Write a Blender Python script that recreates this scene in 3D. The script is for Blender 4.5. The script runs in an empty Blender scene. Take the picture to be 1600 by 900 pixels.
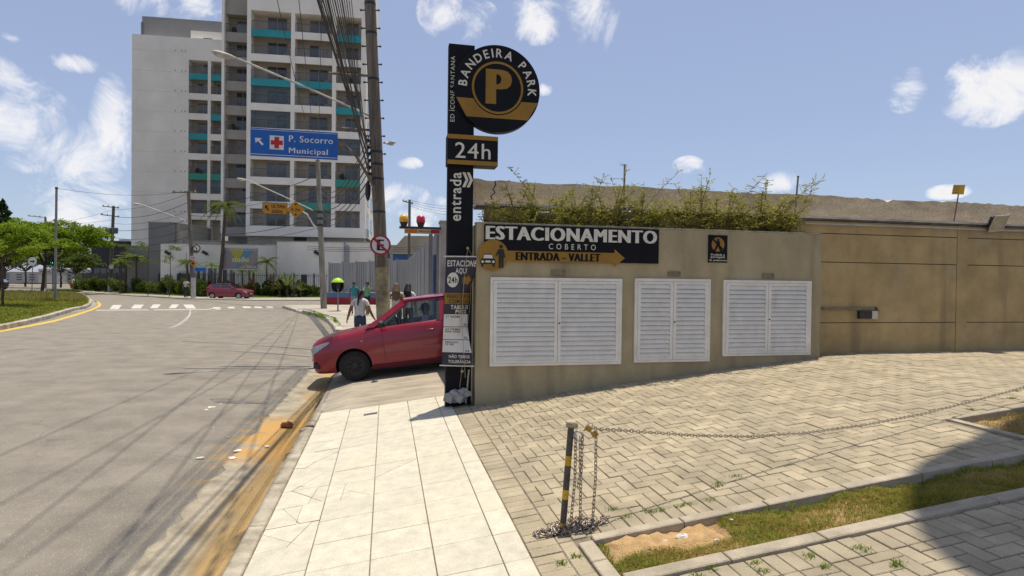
import bpy, bmesh, math, random
import numpy as np
from mathutils import Vector, Matrix
random.seed(7)
RNG = np.random.default_rng(11)
sc = bpy.context.scene
col = sc.collection
# ------------------------------------------------------------------ camera
FPX = 925.0; CAMZ = 1.95
PITCH = math.atan(11/925); ROLL = 0.012
F_ = Vector((0, math.cos(PITCH), -math.sin(PITCH)))
U0 = Vector((0, math.sin(PITCH), math.cos(PITCH)))
R_ = Vector((1, 0, 0))*math.cos(ROLL) + U0*math.sin(ROLL)
U_ = U0*math.cos(ROLL) - Vector((1, 0, 0))*math.sin(ROLL)
CAM = Vector((0, 0, CAMZ))
cam = bpy.data.cameras.new('camera'); camo = bpy.data.objects.new('camera', cam); col.objects.link(camo)
cam.sensor_width = 36; cam.lens = 36*FPX/1600; cam.clip_start = .05; cam.clip_end = 4000
camo.matrix_world = Matrix(((R_.x, U_.x, -F_.x, 0), (R_.y, U_.y, -F_.y, 0), (R_.z, U_.z, -F_.z, CAMZ), (0, 0, 0, 1)))
sc.camera = camo
# ------------------------------------------------------------------ sun and sky
C12, S12 = math.cos(math.radians(12)), math.sin(math.radians(12))
SUN_U, SUN_V = .10, .10                       # horizontal run of the light per metre of height, across / along the walk
sd = Vector((SUN_U*C12 - SUN_V*S12, SUN_U*S12 + SUN_V*C12, 1)).normalized()
SUN_EL = math.asin(sd.z); SUN_AZ = math.atan2(sd.x, sd.y)
sl = bpy.data.lights.new('sun', 'SUN'); sl.energy = 4.6; sl.angle = math.radians(.53); sl.color = (1, .925, .79)
so = bpy.data.objects.new('sun', sl); col.objects.link(so); so.location = (0, 0, 60)
so.rotation_euler = (-sd).to_track_quat('-Z', 'Y').to_euler()
world = bpy.data.worlds.new('World'); sc.world = world; world.use_nodes = True
wn = world.node_tree; wn.nodes.clear()
def N(t, k, **kw):
    n = t.nodes.new(k)
    for a, b in kw.items(): setattr(n, a, b)
    return n
def math_n(t, op, a, b=None, clamp=False):
    n = N(t, 'ShaderNodeMath', operation=op, use_clamp=clamp)
    for i, x in enumerate((a, b)):
        if x is None: continue
        if isinstance(x, (int, float)): n.inputs[i].default_value = x
        else: t.links.new(x, n.inputs[i])
    return n.outputs[0]
sky = N(wn, 'ShaderNodeTexSky', sky_type='NISHITA', sun_disc=False)
sky.sun_elevation = SUN_EL; sky.sun_rotation = SUN_AZ; sky.air_density = 1.0; sky.dust_density = 1.6; sky.ozone_density = 1.2; sky.altitude = 760
tc = N(wn, 'ShaderNodeTexCoord')
def pdir(x, y):
    return (F_ + R_*((x-800)/FPX) + U_*((450-y)/FPX))
cl = []   # clouds: direction, angular half sizes; those in view and as many again round the rest of the sky
for x, y, a, b in ((30, 190, 60, 55), (110, 245, 55, 50), (175, 200, 26, 70), (0, 115, 45, 28), (130, 320, 70, 35), (40, 255, 30, 18), (270, 5, 70, 34), (620, 315, 60, 32), (690, 20, 36, 34), (745, 40, 40, 36), (840, 30, 45, 36),
                   (925, 25, 48, 60), (850, 140, 16, 10), (640, 255, 22, 10), (1415, 140, 26, 30), (1555, 135, 58, 48), (1225, 285, 34, 18), (1480, 300, 26, 10), (1075, 262, 26, 18), (660, 330, 46, 34), (20, 60, 14, 8), (110, 98, 30, 12)):
    cl.append((pdir(x, y).normalized(), 1.05*a/FPX, 1.05*b/FPX))
rc = random.Random(3)
for i in range(26):
    az = rc.uniform(math.radians(50), math.radians(310)); el = math.radians(rc.choice((6, 10, 14, 20, 28, 38)))
    cl.append((Vector((math.sin(az)*math.cos(el), math.cos(az)*math.cos(el), math.sin(el))), rc.uniform(.04, .11), rc.uniform(.03, .07)))
dens = None
for d, a, b in cl:
    up = Vector((0, 0, 1)); r = d.cross(up).normalized(); u2 = r.cross(d)
    vs = N(wn, 'ShaderNodeVectorMath', operation='DOT_PRODUCT'); wn.links.new(tc.outputs['Generated'], vs.inputs[0]); vs.inputs[1].default_value = r/a
    vt = N(wn, 'ShaderNodeVectorMath', operation='DOT_PRODUCT'); wn.links.new(tc.outputs['Generated'], vt.inputs[0]); vt.inputs[1].default_value = u2/b
    vf = N(wn, 'ShaderNodeVectorMath', operation='DOT_PRODUCT'); wn.links.new(tc.outputs['Generated'], vf.inputs[0]); vf.inputs[1].default_value = d
    ft = math_n(wn, 'SUBTRACT', vt.outputs['Value'], d.dot(u2)/b)
    q = math_n(wn, 'ADD', math_n(wn, 'MULTIPLY', vs.outputs['Value'], vs.outputs['Value']), math_n(wn, 'MULTIPLY', ft, ft))
    g = math_n(wn, 'SUBTRACT', 1.0, q, clamp=True)
    g = math_n(wn, 'MULTIPLY', g, math_n(wn, 'GREATER_THAN', vf.outputs['Value'], 0))
    dens = g if dens is None else math_n(wn, 'MAXIMUM', dens, g)
nz = N(wn, 'ShaderNodeTexNoise'); nz.inputs['Scale'].default_value = 12; nz.inputs['Detail'].default_value = 10; nz.inputs['Roughness'].default_value = .66; nz.inputs['Distortion'].default_value = .7
wn.links.new(tc.outputs['Generated'], nz.inputs['Vector'])
e = math_n(wn, 'ADD', math_n(wn, 'MULTIPLY', dens, .66), math_n(wn, 'MULTIPLY', math_n(wn, 'SUBTRACT', nz.outputs['Fac'], .5), 3.0))
e = math_n(wn, 'MULTIPLY', e, math_n(wn, 'MULTIPLY', dens, 5, clamp=True))
cr = N(wn, 'ShaderNodeValToRGB'); cr.color_ramp.elements[0].position = .08; cr.color_ramp.elements[1].position = 1.0; cr.color_ramp.interpolation = 'EASE'
wn.links.new(e, cr.inputs[0])
cc = N(wn, 'ShaderNodeValToRGB'); cc.color_ramp.elements[0].color = (9.6, 9.3, 9.2, 1); cc.color_ramp.elements[1].color = (7.8, 7.7, 7.8, 1)
cc.color_ramp.elements[0].position = .35; cc.color_ramp.elements[1].position = 1
wn.links.new(e, cc.inputs[0])
hz = N(wn, 'ShaderNodeMix', data_type='RGBA'); hz.inputs[0].default_value = .42; hz.inputs[7].default_value = (4.6, 5.25, 7.5, 1)   # thin high veil that whitens the whole sky
wn.links.new(sky.outputs[0], hz.inputs[6])
mx = N(wn, 'ShaderNodeMix', data_type='RGBA'); wn.links.new(cr.outputs[0], mx.inputs[0]); wn.links.new(hz.outputs[2], mx.inputs[6]); wn.links.new(cc.outputs[0], mx.inputs[7])
bg = N(wn, 'ShaderNodeBackground'); bg.inputs[1].default_value = .105
wo = N(wn, 'ShaderNodeOutputWorld'); wn.links.new(mx.outputs[2], bg.inputs[0]); wn.links.new(bg.outputs[0], wo.inputs[0])
sc.view_settings.view_transform = 'Standard'; sc.view_settings.look = 'None'; sc.view_settings.gamma = 1; sc.view_settings.exposure = .13
sc.view_settings.use_curve_mapping = False
# ------------------------------------------------------------------ pixel -> place
def ray(x, y): return pdir(x, y)
def at(x, y, Y):
    d = ray(x, y); return CAM + d*(Y/d.y)
def onz(x, y, z):
    d = ray(x, y); return CAM + d*((z-CAMZ)/d.z)
def UV(u, v, z=0): return Vector((u*C12 - v*S12, u*S12 + v*C12, z))
def toUV(p): return (p.x*C12 + p.y*S12, -p.x*S12 + p.y*C12, p.z)
def onV(x, y, V):
    d = ray(x, y); t = V/(-d.x*S12 + d.y*C12); return toUV(CAM + d*t)
GT = ((-3, -.2), (-.9, .038), (0, .15), (1.2, .295), (2.4, .432), (3.5, .558), (5, .718), (6.0, .818), (6.6, .858), (7.2, .876), (9, .88), (40, .88))
def gz(u): return float(np.interp(u, [a for a, b in GT], [b for a, b in GT]))
def gslope(u): return (gz(u+.05)-gz(u-.05))/.1
def ong(x, y):
    d = ray(x, y); lo, hi = .5, 60
    for i in range(40):
        m = (lo+hi)/2; p = CAM + d*m
        if p.z > gz(toUV(p)[0]): lo = m
        else: hi = m
    return toUV(CAM + d*lo)
MUV = Matrix.Rotation(math.radians(12), 4, 'Z')      # local x = across the walk, y = along it
# ------------------------------------------------------------------ materials
MATS = {}
def mat(name, c, rough=.8, var=.12, scale=6, fine=0, bump=0, bscale=60, metal=0, stretch=(1, 1, 1), spec=.4, rnd=0, c2=None, coat=0, dirt=None):
    """colour varied by two noises over position; rnd = extra variation per object and per loose piece"""
    if name in MATS: return MATS[name]
    m = bpy.data.materials.new(name); m.use_nodes = True; t = m.node_tree; t.nodes.clear()
    out = N(t, 'ShaderNodeOutputMaterial'); b = N(t, 'ShaderNodeBsdfPrincipled'); t.links.new(b.outputs[0], out.inputs[0])
    geo = N(t, 'ShaderNodeNewGeometry'); mp = N(t, 'ShaderNodeMapping'); mp.inputs['Scale'].default_value = stretch
    t.links.new(geo.outputs['Position'], mp.inputs[0])
    n1 = N(t, 'ShaderNodeTexNoise'); n1.inputs['Scale'].default_value = scale; n1.inputs['Detail'].default_value = 5; n1.inputs['Roughness'].default_value = .6
    t.links.new(mp.outputs[0], n1.inputs['Vector'])
    mixc = N(t, 'ShaderNodeMix', data_type='RGBA'); c2 = c2 or tuple(x*(1-2.2*var) for x in c)
    rr = N(t, 'ShaderNodeMapRange'); rr.inputs['From Min'].default_value = .32; rr.inputs['From Max'].default_value = .68
    t.links.new(n1.outputs['Fac'], rr.inputs[0]); t.links.new(rr.outputs[0], mixc.inputs[0])
    mixc.inputs[6].default_value = (*c2, 1); mixc.inputs[7].default_value = (*[min(1, x*(1+.6*var)) for x in c], 1)
    res = mixc.outputs[2]
    def mul(res, fac):
        h = N(t, 'ShaderNodeMix', data_type='RGBA', blend_type='MULTIPLY'); h.inputs[0].default_value = 1
        t.links.new(res, h.inputs[6]); t.links.new(fac, h.inputs[7]); return h.outputs[2]
    if fine:
        n2 = N(t, 'ShaderNodeTexNoise'); n2.inputs['Scale'].default_value = bscale*1.7; n2.inputs['Detail'].default_value = 3
        t.links.new(geo.outputs['Position'], n2.inputs['Vector'])
        r2 = N(t, 'ShaderNodeMapRange'); r2.inputs['From Min'].default_value = .3; r2.inputs['From Max'].default_value = .7; r2.inputs['To Min'].default_value = 1-fine; r2.inputs['To Max'].default_value = 1+fine
        t.links.new(n2.outputs['Fac'], r2.inputs[0]); res = mul(res, r2.outputs[0])
    if rnd:
        oi = N(t, 'ShaderNodeObjectInfo')
        s = math_n(t, 'ADD', oi.outputs['Random'], geo.outputs['Random Per Island'])
        s = math_n(t, 'FRACT', s)
        r3 = N(t, 'ShaderNodeMapRange'); r3.inputs['To Min'].default_value = 1-rnd; r3.inputs['To Max'].default_value = 1+rnd
        t.links.new(s, r3.inputs[0]); res = mul(res, r3.outputs[0])
    if dirt: res = dirt(t, geo, res)
    t.links.new(res, b.inputs['Base Color'])
    b.inputs['Roughness'].default_value = rough; b.inputs['Metallic'].default_value = metal; b.inputs['Specular IOR Level'].default_value = spec
    if coat: b.inputs['Coat Weight'].default_value = coat; b.inputs['Coat Roughness'].default_value = .06
    if bump:
        n3 = N(t, 'ShaderNodeTexNoise'); n3.inputs['Scale'].default_value = bscale; n3.inputs['Detail'].default_value = 4
        t.links.new(geo.outputs['Position'], n3.inputs['Vector'])
        bp = N(t, 'ShaderNodeBump'); bp.inputs['Strength'].default_value = bump; bp.inputs['Distance'].default_value = .02
        t.links.new(n3.outputs['Fac'], bp.inputs['Height']); t.links.new(bp.outputs[0], b.inputs['Normal'])
    MATS[name] = m
    return m
def uvcoord(t, geo):
    """outputs: u, v sockets of the walk frame at the shaded point"""
    o = []
    for vec in ((C12, S12, 0), (-S12, C12, 0)):
        n = N(t, 'ShaderNodeVectorMath', operation='DOT_PRODUCT'); n.inputs[1].default_value = vec
        t.links.new(geo.outputs['Position'], n.inputs[0]); o.append(n.outputs['Value'])
    return o
def blend(t, res, fac, c, mode='MIX'):
    h = N(t, 'ShaderNodeMix', data_type='RGBA', blend_type=mode); t.links.new(fac, h.inputs[0]); t.links.new(res, h.inputs[6])
    h.inputs[7].default_value = (*c, 1); return h.outputs[2]
def tnoise(t, geo, scale, detail=4, stretch=None):
    n = N(t, 'ShaderNodeTexNoise'); n.inputs['Scale'].default_value = scale; n.inputs['Detail'].default_value = detail
    if stretch:
        mp = N(t, 'ShaderNodeMapping'); mp.inputs['Scale'].default_value = stretch; mp.inputs['Rotation'].default_value = (0, 0, -math.radians(12))
        t.links.new(geo.outputs['Position'], mp.inputs[0]); t.links.new(mp.outputs[0], n.inputs['Vector'])
    else: t.links.new(geo.outputs['Position'], n.inputs['Vector'])
    return n.outputs['Fac']
def ramp(t, x, a, b, lo=0, hi=1):
    r = N(t, 'ShaderNodeMapRange'); r.inputs['From Min'].default_value = a; r.inputs['From Max'].default_value = b; r.inputs['To Min'].default_value = lo; r.inputs['To Max'].default_value = hi
    r.interpolation_type = 'SMOOTHSTEP'
    t.links.new(x, r.inputs[0]); return r.outputs[0]
def cracks(t, geo, scale, width):
    w = N(t, 'ShaderNodeTexVoronoi', feature='DISTANCE_TO_EDGE'); w.inputs['Scale'].default_value = scale
    n = N(t, 'ShaderNodeTexNoise'); n.inputs['Scale'].default_value = scale*3; t.links.new(geo.outputs['Position'], n.inputs['Vector'])
    a = N(t, 'ShaderNodeVectorMath', operation='MULTIPLY_ADD'); a.inputs[1].default_value = (.35/scale*2,)*3
    t.links.new(n.outputs['Color'], a.inputs[0]); t.links.new(geo.outputs['Position'], a.inputs[2]); t.links.new(a.outputs[0], w.inputs['Vector'])
    return ramp(t, w.outputs['Distance'], 0, width, 1, 0)
def asphalt_dirt(t, geo, res):
    u, v = uvcoord(t, geo)
    # pale worn stones showing through
    vo = N(t, 'ShaderNodeTexVoronoi'); vo.inputs['Scale'].default_value = 75; t.links.new(geo.outputs['Position'], vo.inputs['Vector'])
    sp = math_n(t, 'MULTIPLY', ramp(t, vo.outputs['Distance'], .22, .34, 1, 0), ramp(t, vo.outputs['Color'], .66, .76))
    res = blend(t, res, math_n(t, 'MULTIPLY', sp, .85), (.50, .46, .39))
    # long streaks along the traffic, polished wheel tracks and oil
    res = blend(t, res, math_n(t, 'MULTIPLY', ramp(t, tnoise(t, geo, .55, 5, (1, .12, 1)), .5, .7), .05), (.09, .085, .08))
    res = blend(t, res, math_n(t, 'MULTIPLY', ramp(t, tnoise(t, geo, .8, 6), .58, .72), .18), (.21, .19, .15))
    res = blend(t, res, math_n(t, 'MULTIPLY', cracks(t, geo, .21, .004), .22), (.06, .055, .05))
    # rust washed off the gutter
    k = math_n(t, 'MULTIPLY', ramp(t, u, -2.1, -1.5), ramp(t, tnoise(t, geo, 2.5), .45, .65))
    res = blend(t, res, math_n(t, 'MULTIPLY', k, math_n(t, 'MULTIPLY', ramp(t, v, 5.5, 7.0), ramp(t, v, 8.6, 9.8, 1, 0))), (.5, .3, .08))
    return res
def gutter_dirt_shade(t, geo, res):
    u, v = uvcoord(t, geo)
    w = math_n(t, 'ADD', u, math_n(t, 'MULTIPLY', math_n(t, 'SUBTRACT', tnoise(t, geo, 3.2, 5, (1, .35, 1)), .5), .55))
    k = ramp(t, w, -1.48, -1.14)
    res = blend(t, res, math_n(t, 'MULTIPLY', k, .85), (.40, .25, .085))
    patch = math_n(t, 'MULTIPLY', ramp(t, v, 6.6, 7.3), ramp(t, v, 8.6, 9.3, 1, 0))
    res = blend(t, res, math_n(t, 'MULTIPLY', patch, math_n(t, 'MULTIPLY', ramp(t, tnoise(t, geo, 2.2, 5), .3, .5), .9)), (.47, .26, .07))
    res = blend(t, res, math_n(t, 'MULTIPLY', ramp(t, w, -1.10, -1.03), .85), (.07, .05, .03))  # dark shadow line along the kerb foot, put into the colour
    res = blend(t, res, math_n(t, 'MULTIPLY', cracks(t, geo, .7, .006), .5), (.14, .11, .07))
    return res
def wall_dirt(t, geo, res):
    st = ramp(t, tnoise(t, geo, 2.2, 6, (1.6, 1.6, .16)), .5, .78)
    res = blend(t, res, math_n(t, 'MULTIPLY', st, .5), (.14, .115, .075))
    res = blend(t, res, math_n(t, 'MULTIPLY', ramp(t, tnoise(t, geo, 1.3, 6), .55, .75), .25), (.5, .45, .33))
    return res
asph = mat('asphalt', (.25, .22, .175), .85, .13, 1.6, .3, .6, 130, dirt=asphalt_dirt)
gutm = mat('gutter_concrete', (.36, .31, .225), .9, .2, 4, .12, .4, 60, dirt=gutter_dirt_shade)
kerbm = mat('kerb_stone', (.43, .375, .28), .9, .2, 5, .12, .5, 70, rnd=.06)
conc = mat('concrete', (.40, .37, .31), .9, .18, 2.5, .12, .35, 60)
apronm = mat('apron_concrete', (.39, .335, .255), .92, .16, 1.8, .15, .4, 90, stretch=(1, 3, 1))
def tile_dirt(t, geo, res):
    res = blend(t, res, math_n(t, 'MULTIPLY', ramp(t, tnoise(t, geo, 95, 2), .53, .62), .38), (.36, .32, .25))
    res = blend(t, res, math_n(t, 'MULTIPLY', ramp(t, tnoise(t, geo, 2.2, 5), .5, .75), .3), (.62, .53, .36))
    return res
tilem = mat('pale_tile', (.58, .535, .42), .75, .08, 9, .06, .2, 120, rnd=.05, dirt=tile_dirt)
jointm = mat('joint_sand', (.21, .175, .12), .95, .2, 8, .2)
def paver_dirt(t, geo, res):
    res = blend(t, res, math_n(t, 'MULTIPLY', ramp(t, tnoise(t, geo, .9, 5), .45, .7), .42), (.30, .255, .18))
    res = blend(t, res, math_n(t, 'MULTIPLY', ramp(t, tnoise(t, geo, 160, 2), .56, .66), .3), (.25, .21, .14))
    return res
paverm = mat('paver', (.42, .35, .235), .9, .14, 3.5, .14, .55, 110, rnd=.12, dirt=paver_dirt)
render_ = mat('beige_render', (.405, .335, .20), .9, .09, 3.0, .07, .35, 90, stretch=(1, 1, .5), dirt=wall_dirt)
render2 = mat('ochre_render', (.465, .335, .155), .9, .12, 2.0, .07, .35, 90, dirt=wall_dirt)
roughc = mat('raw_concrete', (.60, .485, .33), .95, .12, 5, .2, .9, 25, stretch=(.5, .5, 1.5))
whitem = mat('white_enamel', (.74, .71, .64), .5, .05, 6, .03, dirt=lambda t, g, r: blend(t, r, math_n(t, 'MULTIPLY', ramp(t, tnoise(t, g, 6, 5, (1, 1, .3)), .55, .8), .25), (.4, .37, .3)))
dark = mat('dark_void', (.03, .03, .03), .9, .1)
blackm = mat('black_vinyl', (.008, .008, .011), .55, .15, 3, spec=.15)
goldm = mat('gold_vinyl', (.30, .165, .03), .6, .08, 3, spec=.2)
letterm = mat('cream_vinyl', (.66, .62, .53), .6, .06, 8)
inkm = mat('ink', (.02, .018, .015), .6, .1)
steel = mat('galvanised_steel', (.42, .42, .41), .42, .15, 30, metal=.75)
chainm = mat('chain_steel', (.40, .37, .33), .4, .3, 40, metal=.85, c2=(.2, .13, .07))
brass = mat('brass', (.5, .33, .1), .35, .2, 30, metal=.9)
yellowp = mat('yellow_paint', (.62, .36, .02), .55, .15, 20, fine=.1)
blackp = mat('black_paint', (.03, .028, .026), .55, .3, 40, c2=(.1, .08, .06))
greym = mat('grey_metal', (.30, .305, .31), .55, .08, 3, metal=.2)
woodpole = mat('weathered_pole', (.19, .16, .125), .95, .3, 3, .2, .6, 40, stretch=(3, 3, .25))
polec = mat('pole_concrete', (.30, .27, .215), .95, .22, 3, .15, .5, 50, stretch=(2, 2, .4))
cable = mat('cable', (.03, .03, .032), .7, .1)
rubber = mat('rubber', (.025, .024, .023), .9, .15, 20)
plasticb = mat('black_plastic', (.03, .03, .032), .55, .1)
def glassmat(name, tint, rough=.03):
    m = bpy.data.materials.new(name); m.use_nodes = True; t = m.node_tree; t.nodes.clear()
    o = N(t, 'ShaderNodeOutputMaterial'); g = N(t, 'ShaderNodeBsdfGlossy'); g.inputs['Roughness'].default_value = rough
    tr = N(t, 'ShaderNodeBsdfTransparent'); tr.inputs[0].default_value = (*tint, 1)
    fr = N(t, 'ShaderNodeFresnel'); fr.inputs[0].default_value = 1.5
    mx = N(t, 'ShaderNodeMixShader'); t.links.new(fr.outputs[0], mx.inputs[0]); t.links.new(tr.outputs[0], mx.inputs[1]); t.links.new(g.outputs[0], mx.inputs[2]); t.links.new(mx.outputs[0], o.inputs[0])
    return m
carglass = glassmat('car_glass', (.84, .87, .85)); railglass = glassmat('tinted_glass', (.86, .9, .9), .08)
def leafmat(name, a, b, trans=.35):
    m = bpy.data.materials.new(name); m.use_nodes = True; t = m.node_tree; t.nodes.clear()
    o = N(t, 'ShaderNodeOutputMaterial'); geo = N(t, 'ShaderNodeNewGeometry'); mx = N(t, 'ShaderNodeMix', data_type='RGBA')
    mx.inputs[6].default_value = (*a, 1); mx.inputs[7].default_value = (*b, 1)
    n = tnoise(t, geo, 1.1, 3); k = math_n(t, 'ADD', math_n(t, 'MULTIPLY', geo.outputs['Random Per Island'], .6), math_n(t, 'MULTIPLY', ramp(t, n, .35, .65), .4))
    t.links.new(k, mx.inputs[0])
    d = N(t, 'ShaderNodeBsdfDiffuse'); l = N(t, 'ShaderNodeBsdfTranslucent'); t.links.new(mx.outputs[2], d.inputs[0]); t.links.new(mx.outputs[2], l.inputs[0])
    s = N(t, 'ShaderNodeMixShader'); s.inputs[0].default_value = trans; t.links.new(d.outputs[0], s.inputs[1]); t.links.new(l.outputs[0], s.inputs[2]); t.links.new(s.outputs[0], o.inputs[0])
    return m
leaf_tree = leafmat('leaf_flame_tree', (.12, .19, .015), (.27, .36, .04), .5); leaf_dark = leafmat('leaf_dark', (.02, .045, .015), (.05, .085, .025))
leaf_shrub = leafmat('leaf_shrub', (.25, .27, .04), (.54, .49, .12), .5); leaf_hedge = leafmat('leaf_hedge', (.05, .085, .015), (.15, .19, .04), .45)
leaf_palm = leafmat('leaf_palm', (.06, .09, .02), (.17, .2, .06), .45); leaf_pale = leafmat('leaf_pale', (.10, .15, .03), (.2, .25, .07))
leaf_red = leafmat('leaf_reddish', (.05, .05, .02), (.17, .10, .05))
grassm = leafmat('grass_blade', (.24, .24, .035), (.55, .43, .14), .45); grassg = leafmat('grass_green', (.11, .20, .02), (.25, .33, .05), .45)
bark = mat('bark', (.12, .09, .065), .95, .3, 8, .2, .6, 40)
soil = mat('soil', (.36, .24, .12), .95, .25, 9, .25, .8, 60, c2=(.22, .12, .05))
sand = mat('sand', (.50, .32, .145), .95, .15, 12, .15, .7, 90)
# ------------------------------------------------------------------ mesh collecting
WM = {}
class MB:
    def __init__(s): s.v = []; s.f = []; s.m = []
    def add(s, vs, fs, mi=0, M=None):
        o = len(s.v)
        if M is not None: vs = [M @ Vector(p) for p in vs]
        s.v.extend([tuple(p) for p in vs]); s.f.extend([tuple(i+o for i in f) for f in fs]); s.m.extend([mi]*len(fs)); return s
    def box(s, x0, x1, y0, y1, z0, z1, mi=0, M=None):
        return s.add([(x0, y0, z0), (x1, y0, z0), (x1, y1, z0), (x0, y1, z0), (x0, y0, z1), (x1, y0, z1), (x1, y1, z1), (x0, y1, z1)],
                     [(0, 3, 2, 1), (4, 5, 6, 7), (0, 1, 5, 4), (1, 2, 6, 5), (2, 3, 7, 6), (3, 0, 4, 7)], mi, M)
    def cham(s, x0, x1, y0, y1, z0, z1, c=.004, mi=0, M=None):
        """box whose four top edges are chamfered"""
        return s.add([(x0, y0, z0), (x1, y0, z0), (x1, y1, z0), (x0, y1, z0), (x0, y0, z1-c), (x1, y0, z1-c), (x1, y1, z1-c), (x0, y1, z1-c),
                      (x0+c, y0+c, z1), (x1-c, y0+c, z1), (x1-c, y1-c, z1), (x0+c, y1-c, z1)],
                     [(0, 1, 5, 4), (1, 2, 6, 5), (2, 3, 7, 6), (3, 0, 4, 7), (4, 5, 9, 8), (5, 6, 10, 9), (6, 7, 11, 10), (7, 4, 8, 11), (8, 9, 10, 11)], mi, M)
    def prism(s, poly, a, b, mi=0, M=None, axis='z'):
        """polygon extruded from a to b along axis; polygon coordinates are the other two, in order"""
        n = len(poly); P = {'z': lambda p, h: (p[0], p[1], h), 'y': lambda p, h: (p[0], h, p[1]), 'x': lambda p, h: (h, p[0], p[1])}[axis]
        vs = [P(p, a) for p in poly] + [P(p, b) for p in poly]
        return s.add(vs, [tuple(range(n))[::-1], tuple(range(n, 2*n))] + [(i, (i+1) % n, n+(i+1) % n, n+i) for i in range(n)], mi, M)
    def tube(s, pts, r, n=8, mi=0, M=None, cap=True):
        pts = [Vector(p) for p in pts]; k = len(pts); rs = r if isinstance(r, (list, tuple)) else [r]*k
        vs = []; ref = None
        for i, p in enumerate(pts):
            d = (pts[min(i+1, k-1)] - pts[max(i-1, 0)]).normalized()
            if ref is None: ref = Vector((1, 0, 0)) if abs(d.x) < .8 else Vector((0, 1, 0))
            a = (ref - d*ref.dot(d)).normalized(); b = d.cross(a); ref = a
            vs += [p + a*(rs[i]*math.cos(2*math.pi*j/n)) + b*(rs[i]*math.sin(2*math.pi*j/n)) for j in range(n)]
        fs = [(i*n+j, i*n+(j+1) % n, (i+1)*n+(j+1) % n, (i+1)*n+j) for i in range(k-1) for j in range(n)]
        if cap: fs += [tuple(range(n))[::-1], tuple((k-1)*n+j for j in range(n))]
        return s.add(vs, fs, mi, M)
    def lathe(s, prof, n=16, mi=0, M=None, closed=True):
        vs = []; k = len(prof)
        for r, z in prof: vs += [(r*math.cos(2*math.pi*j/n), r*math.sin(2*math.pi*j/n), z) for j in range(n)]
        fs = [(i*n+j, i*n+(j+1) % n, (i+1)*n+(j+1) % n, (i+1)*n+j) for i in range(k-1) for j in range(n)]
        if closed: fs += [tuple(range(n))[::-1], tuple((k-1)*n+j for j in range(n))]
        return s.add(vs, fs, mi, M)
    def ball(s, c, rx, ry=None, rz=None, n=10, mi=0, M=None, jit=0):
        ry = ry or rx; rz = rz or rx; k = max(4, n//2)
        vs = []
        for i in range(k+1):
            t = math.pi*i/k
            for j in range(n):
                q = 1 + (random.uniform(-jit, jit) if jit else 0)
                vs.append((c[0]+rx*q*math.sin(t)*math.cos(2*math.pi*j/n), c[1]+ry*q*math.sin(t)*math.sin(2*math.pi*j/n), c[2]-rz*q*math.cos(t)))
        fs = [(i*n+j, i*n+(j+1) % n, (i+1)*n+(j+1) % n, (i+1)*n+j) for i in range(k) for j in range(n)]
        return s.add(vs, fs, mi, M)
    def torus(s, R, r, n=14, k=7, mi=0, M=None, long=0):
        vs = []
        for i in range(n):
            a = 2*math.pi*i/n; off = long if math.cos(a) > 0 else -long
            for j in range(k):
                b = 2*math.pi*j/k; vs.append(((R+r*math.cos(b))*math.cos(a)+off, (R+r*math.cos(b))*math.sin(a), r*math.sin(b)))
        return s.add(vs, [(i*k+j, ((i+1) % n)*k+j, ((i+1) % n)*k+(j+1) % k, i*k+(j+1) % k) for i in range(n) for j in range(k)], mi, M)
    def mesh(s, name, mats, smooth=False, sharp=None):
        me = bpy.data.meshes.new(name); me.from_pydata(s.v, [], s.f)
        for m in (mats if isinstance(mats, (list, tuple)) else [mats]): me.materials.append(m)
        if any(s.m): me.polygons.foreach_set('material_index', s.m)
        if smooth or sharp:
            me.polygons.foreach_set('use_smooth', [True]*len(s.f))
            if sharp: me.set_sharp_from_angle(angle=math.radians(sharp))
        me.update(); return me
    def obj(s, name, mats, parent=None, smooth=False, sharp=None, local=False): return put(name, s.mesh(name, mats, smooth, sharp), parent, local)
def put(name, me, parent=None, local=False, M=None):
    """link a mesh; coordinates are world ones unless local, then they are those of the parent"""
    o = bpy.data.objects.new(name, me); col.objects.link(o)
    M = M or Matrix()
    o.matrix_basis = M
    if parent:
        o.parent = parent
        if local: WM[o] = WM[parent] @ M
        else: o.matrix_parent_inverse = WM[parent].inverted(); WM[o] = M
    else: WM[o] = M
    return o
def thing(name, label, cat, M=None, group=None):
    o = bpy.data.objects.new(name, None); col.objects.link(o); o.empty_display_size = .2
    M = M if M is not None else Matrix()
    if isinstance(M, Vector): M = Matrix.Translation(M)
    o.matrix_basis = M; WM[o] = M
    return tag(o, label, cat, group)
def tag(o, label, cat, group=None):
    o['label'] = label; o['category'] = cat
    if group: o['group'] = group
    return o
def struct(o, label=None):
    o['kind'] = 'structure'
    if label: o['label'] = label
    return o
def stuff(o): o['kind'] = 'stuff'; return o
def kids(o): return [c for c in bpy.data.objects if c.parent == o]
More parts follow.
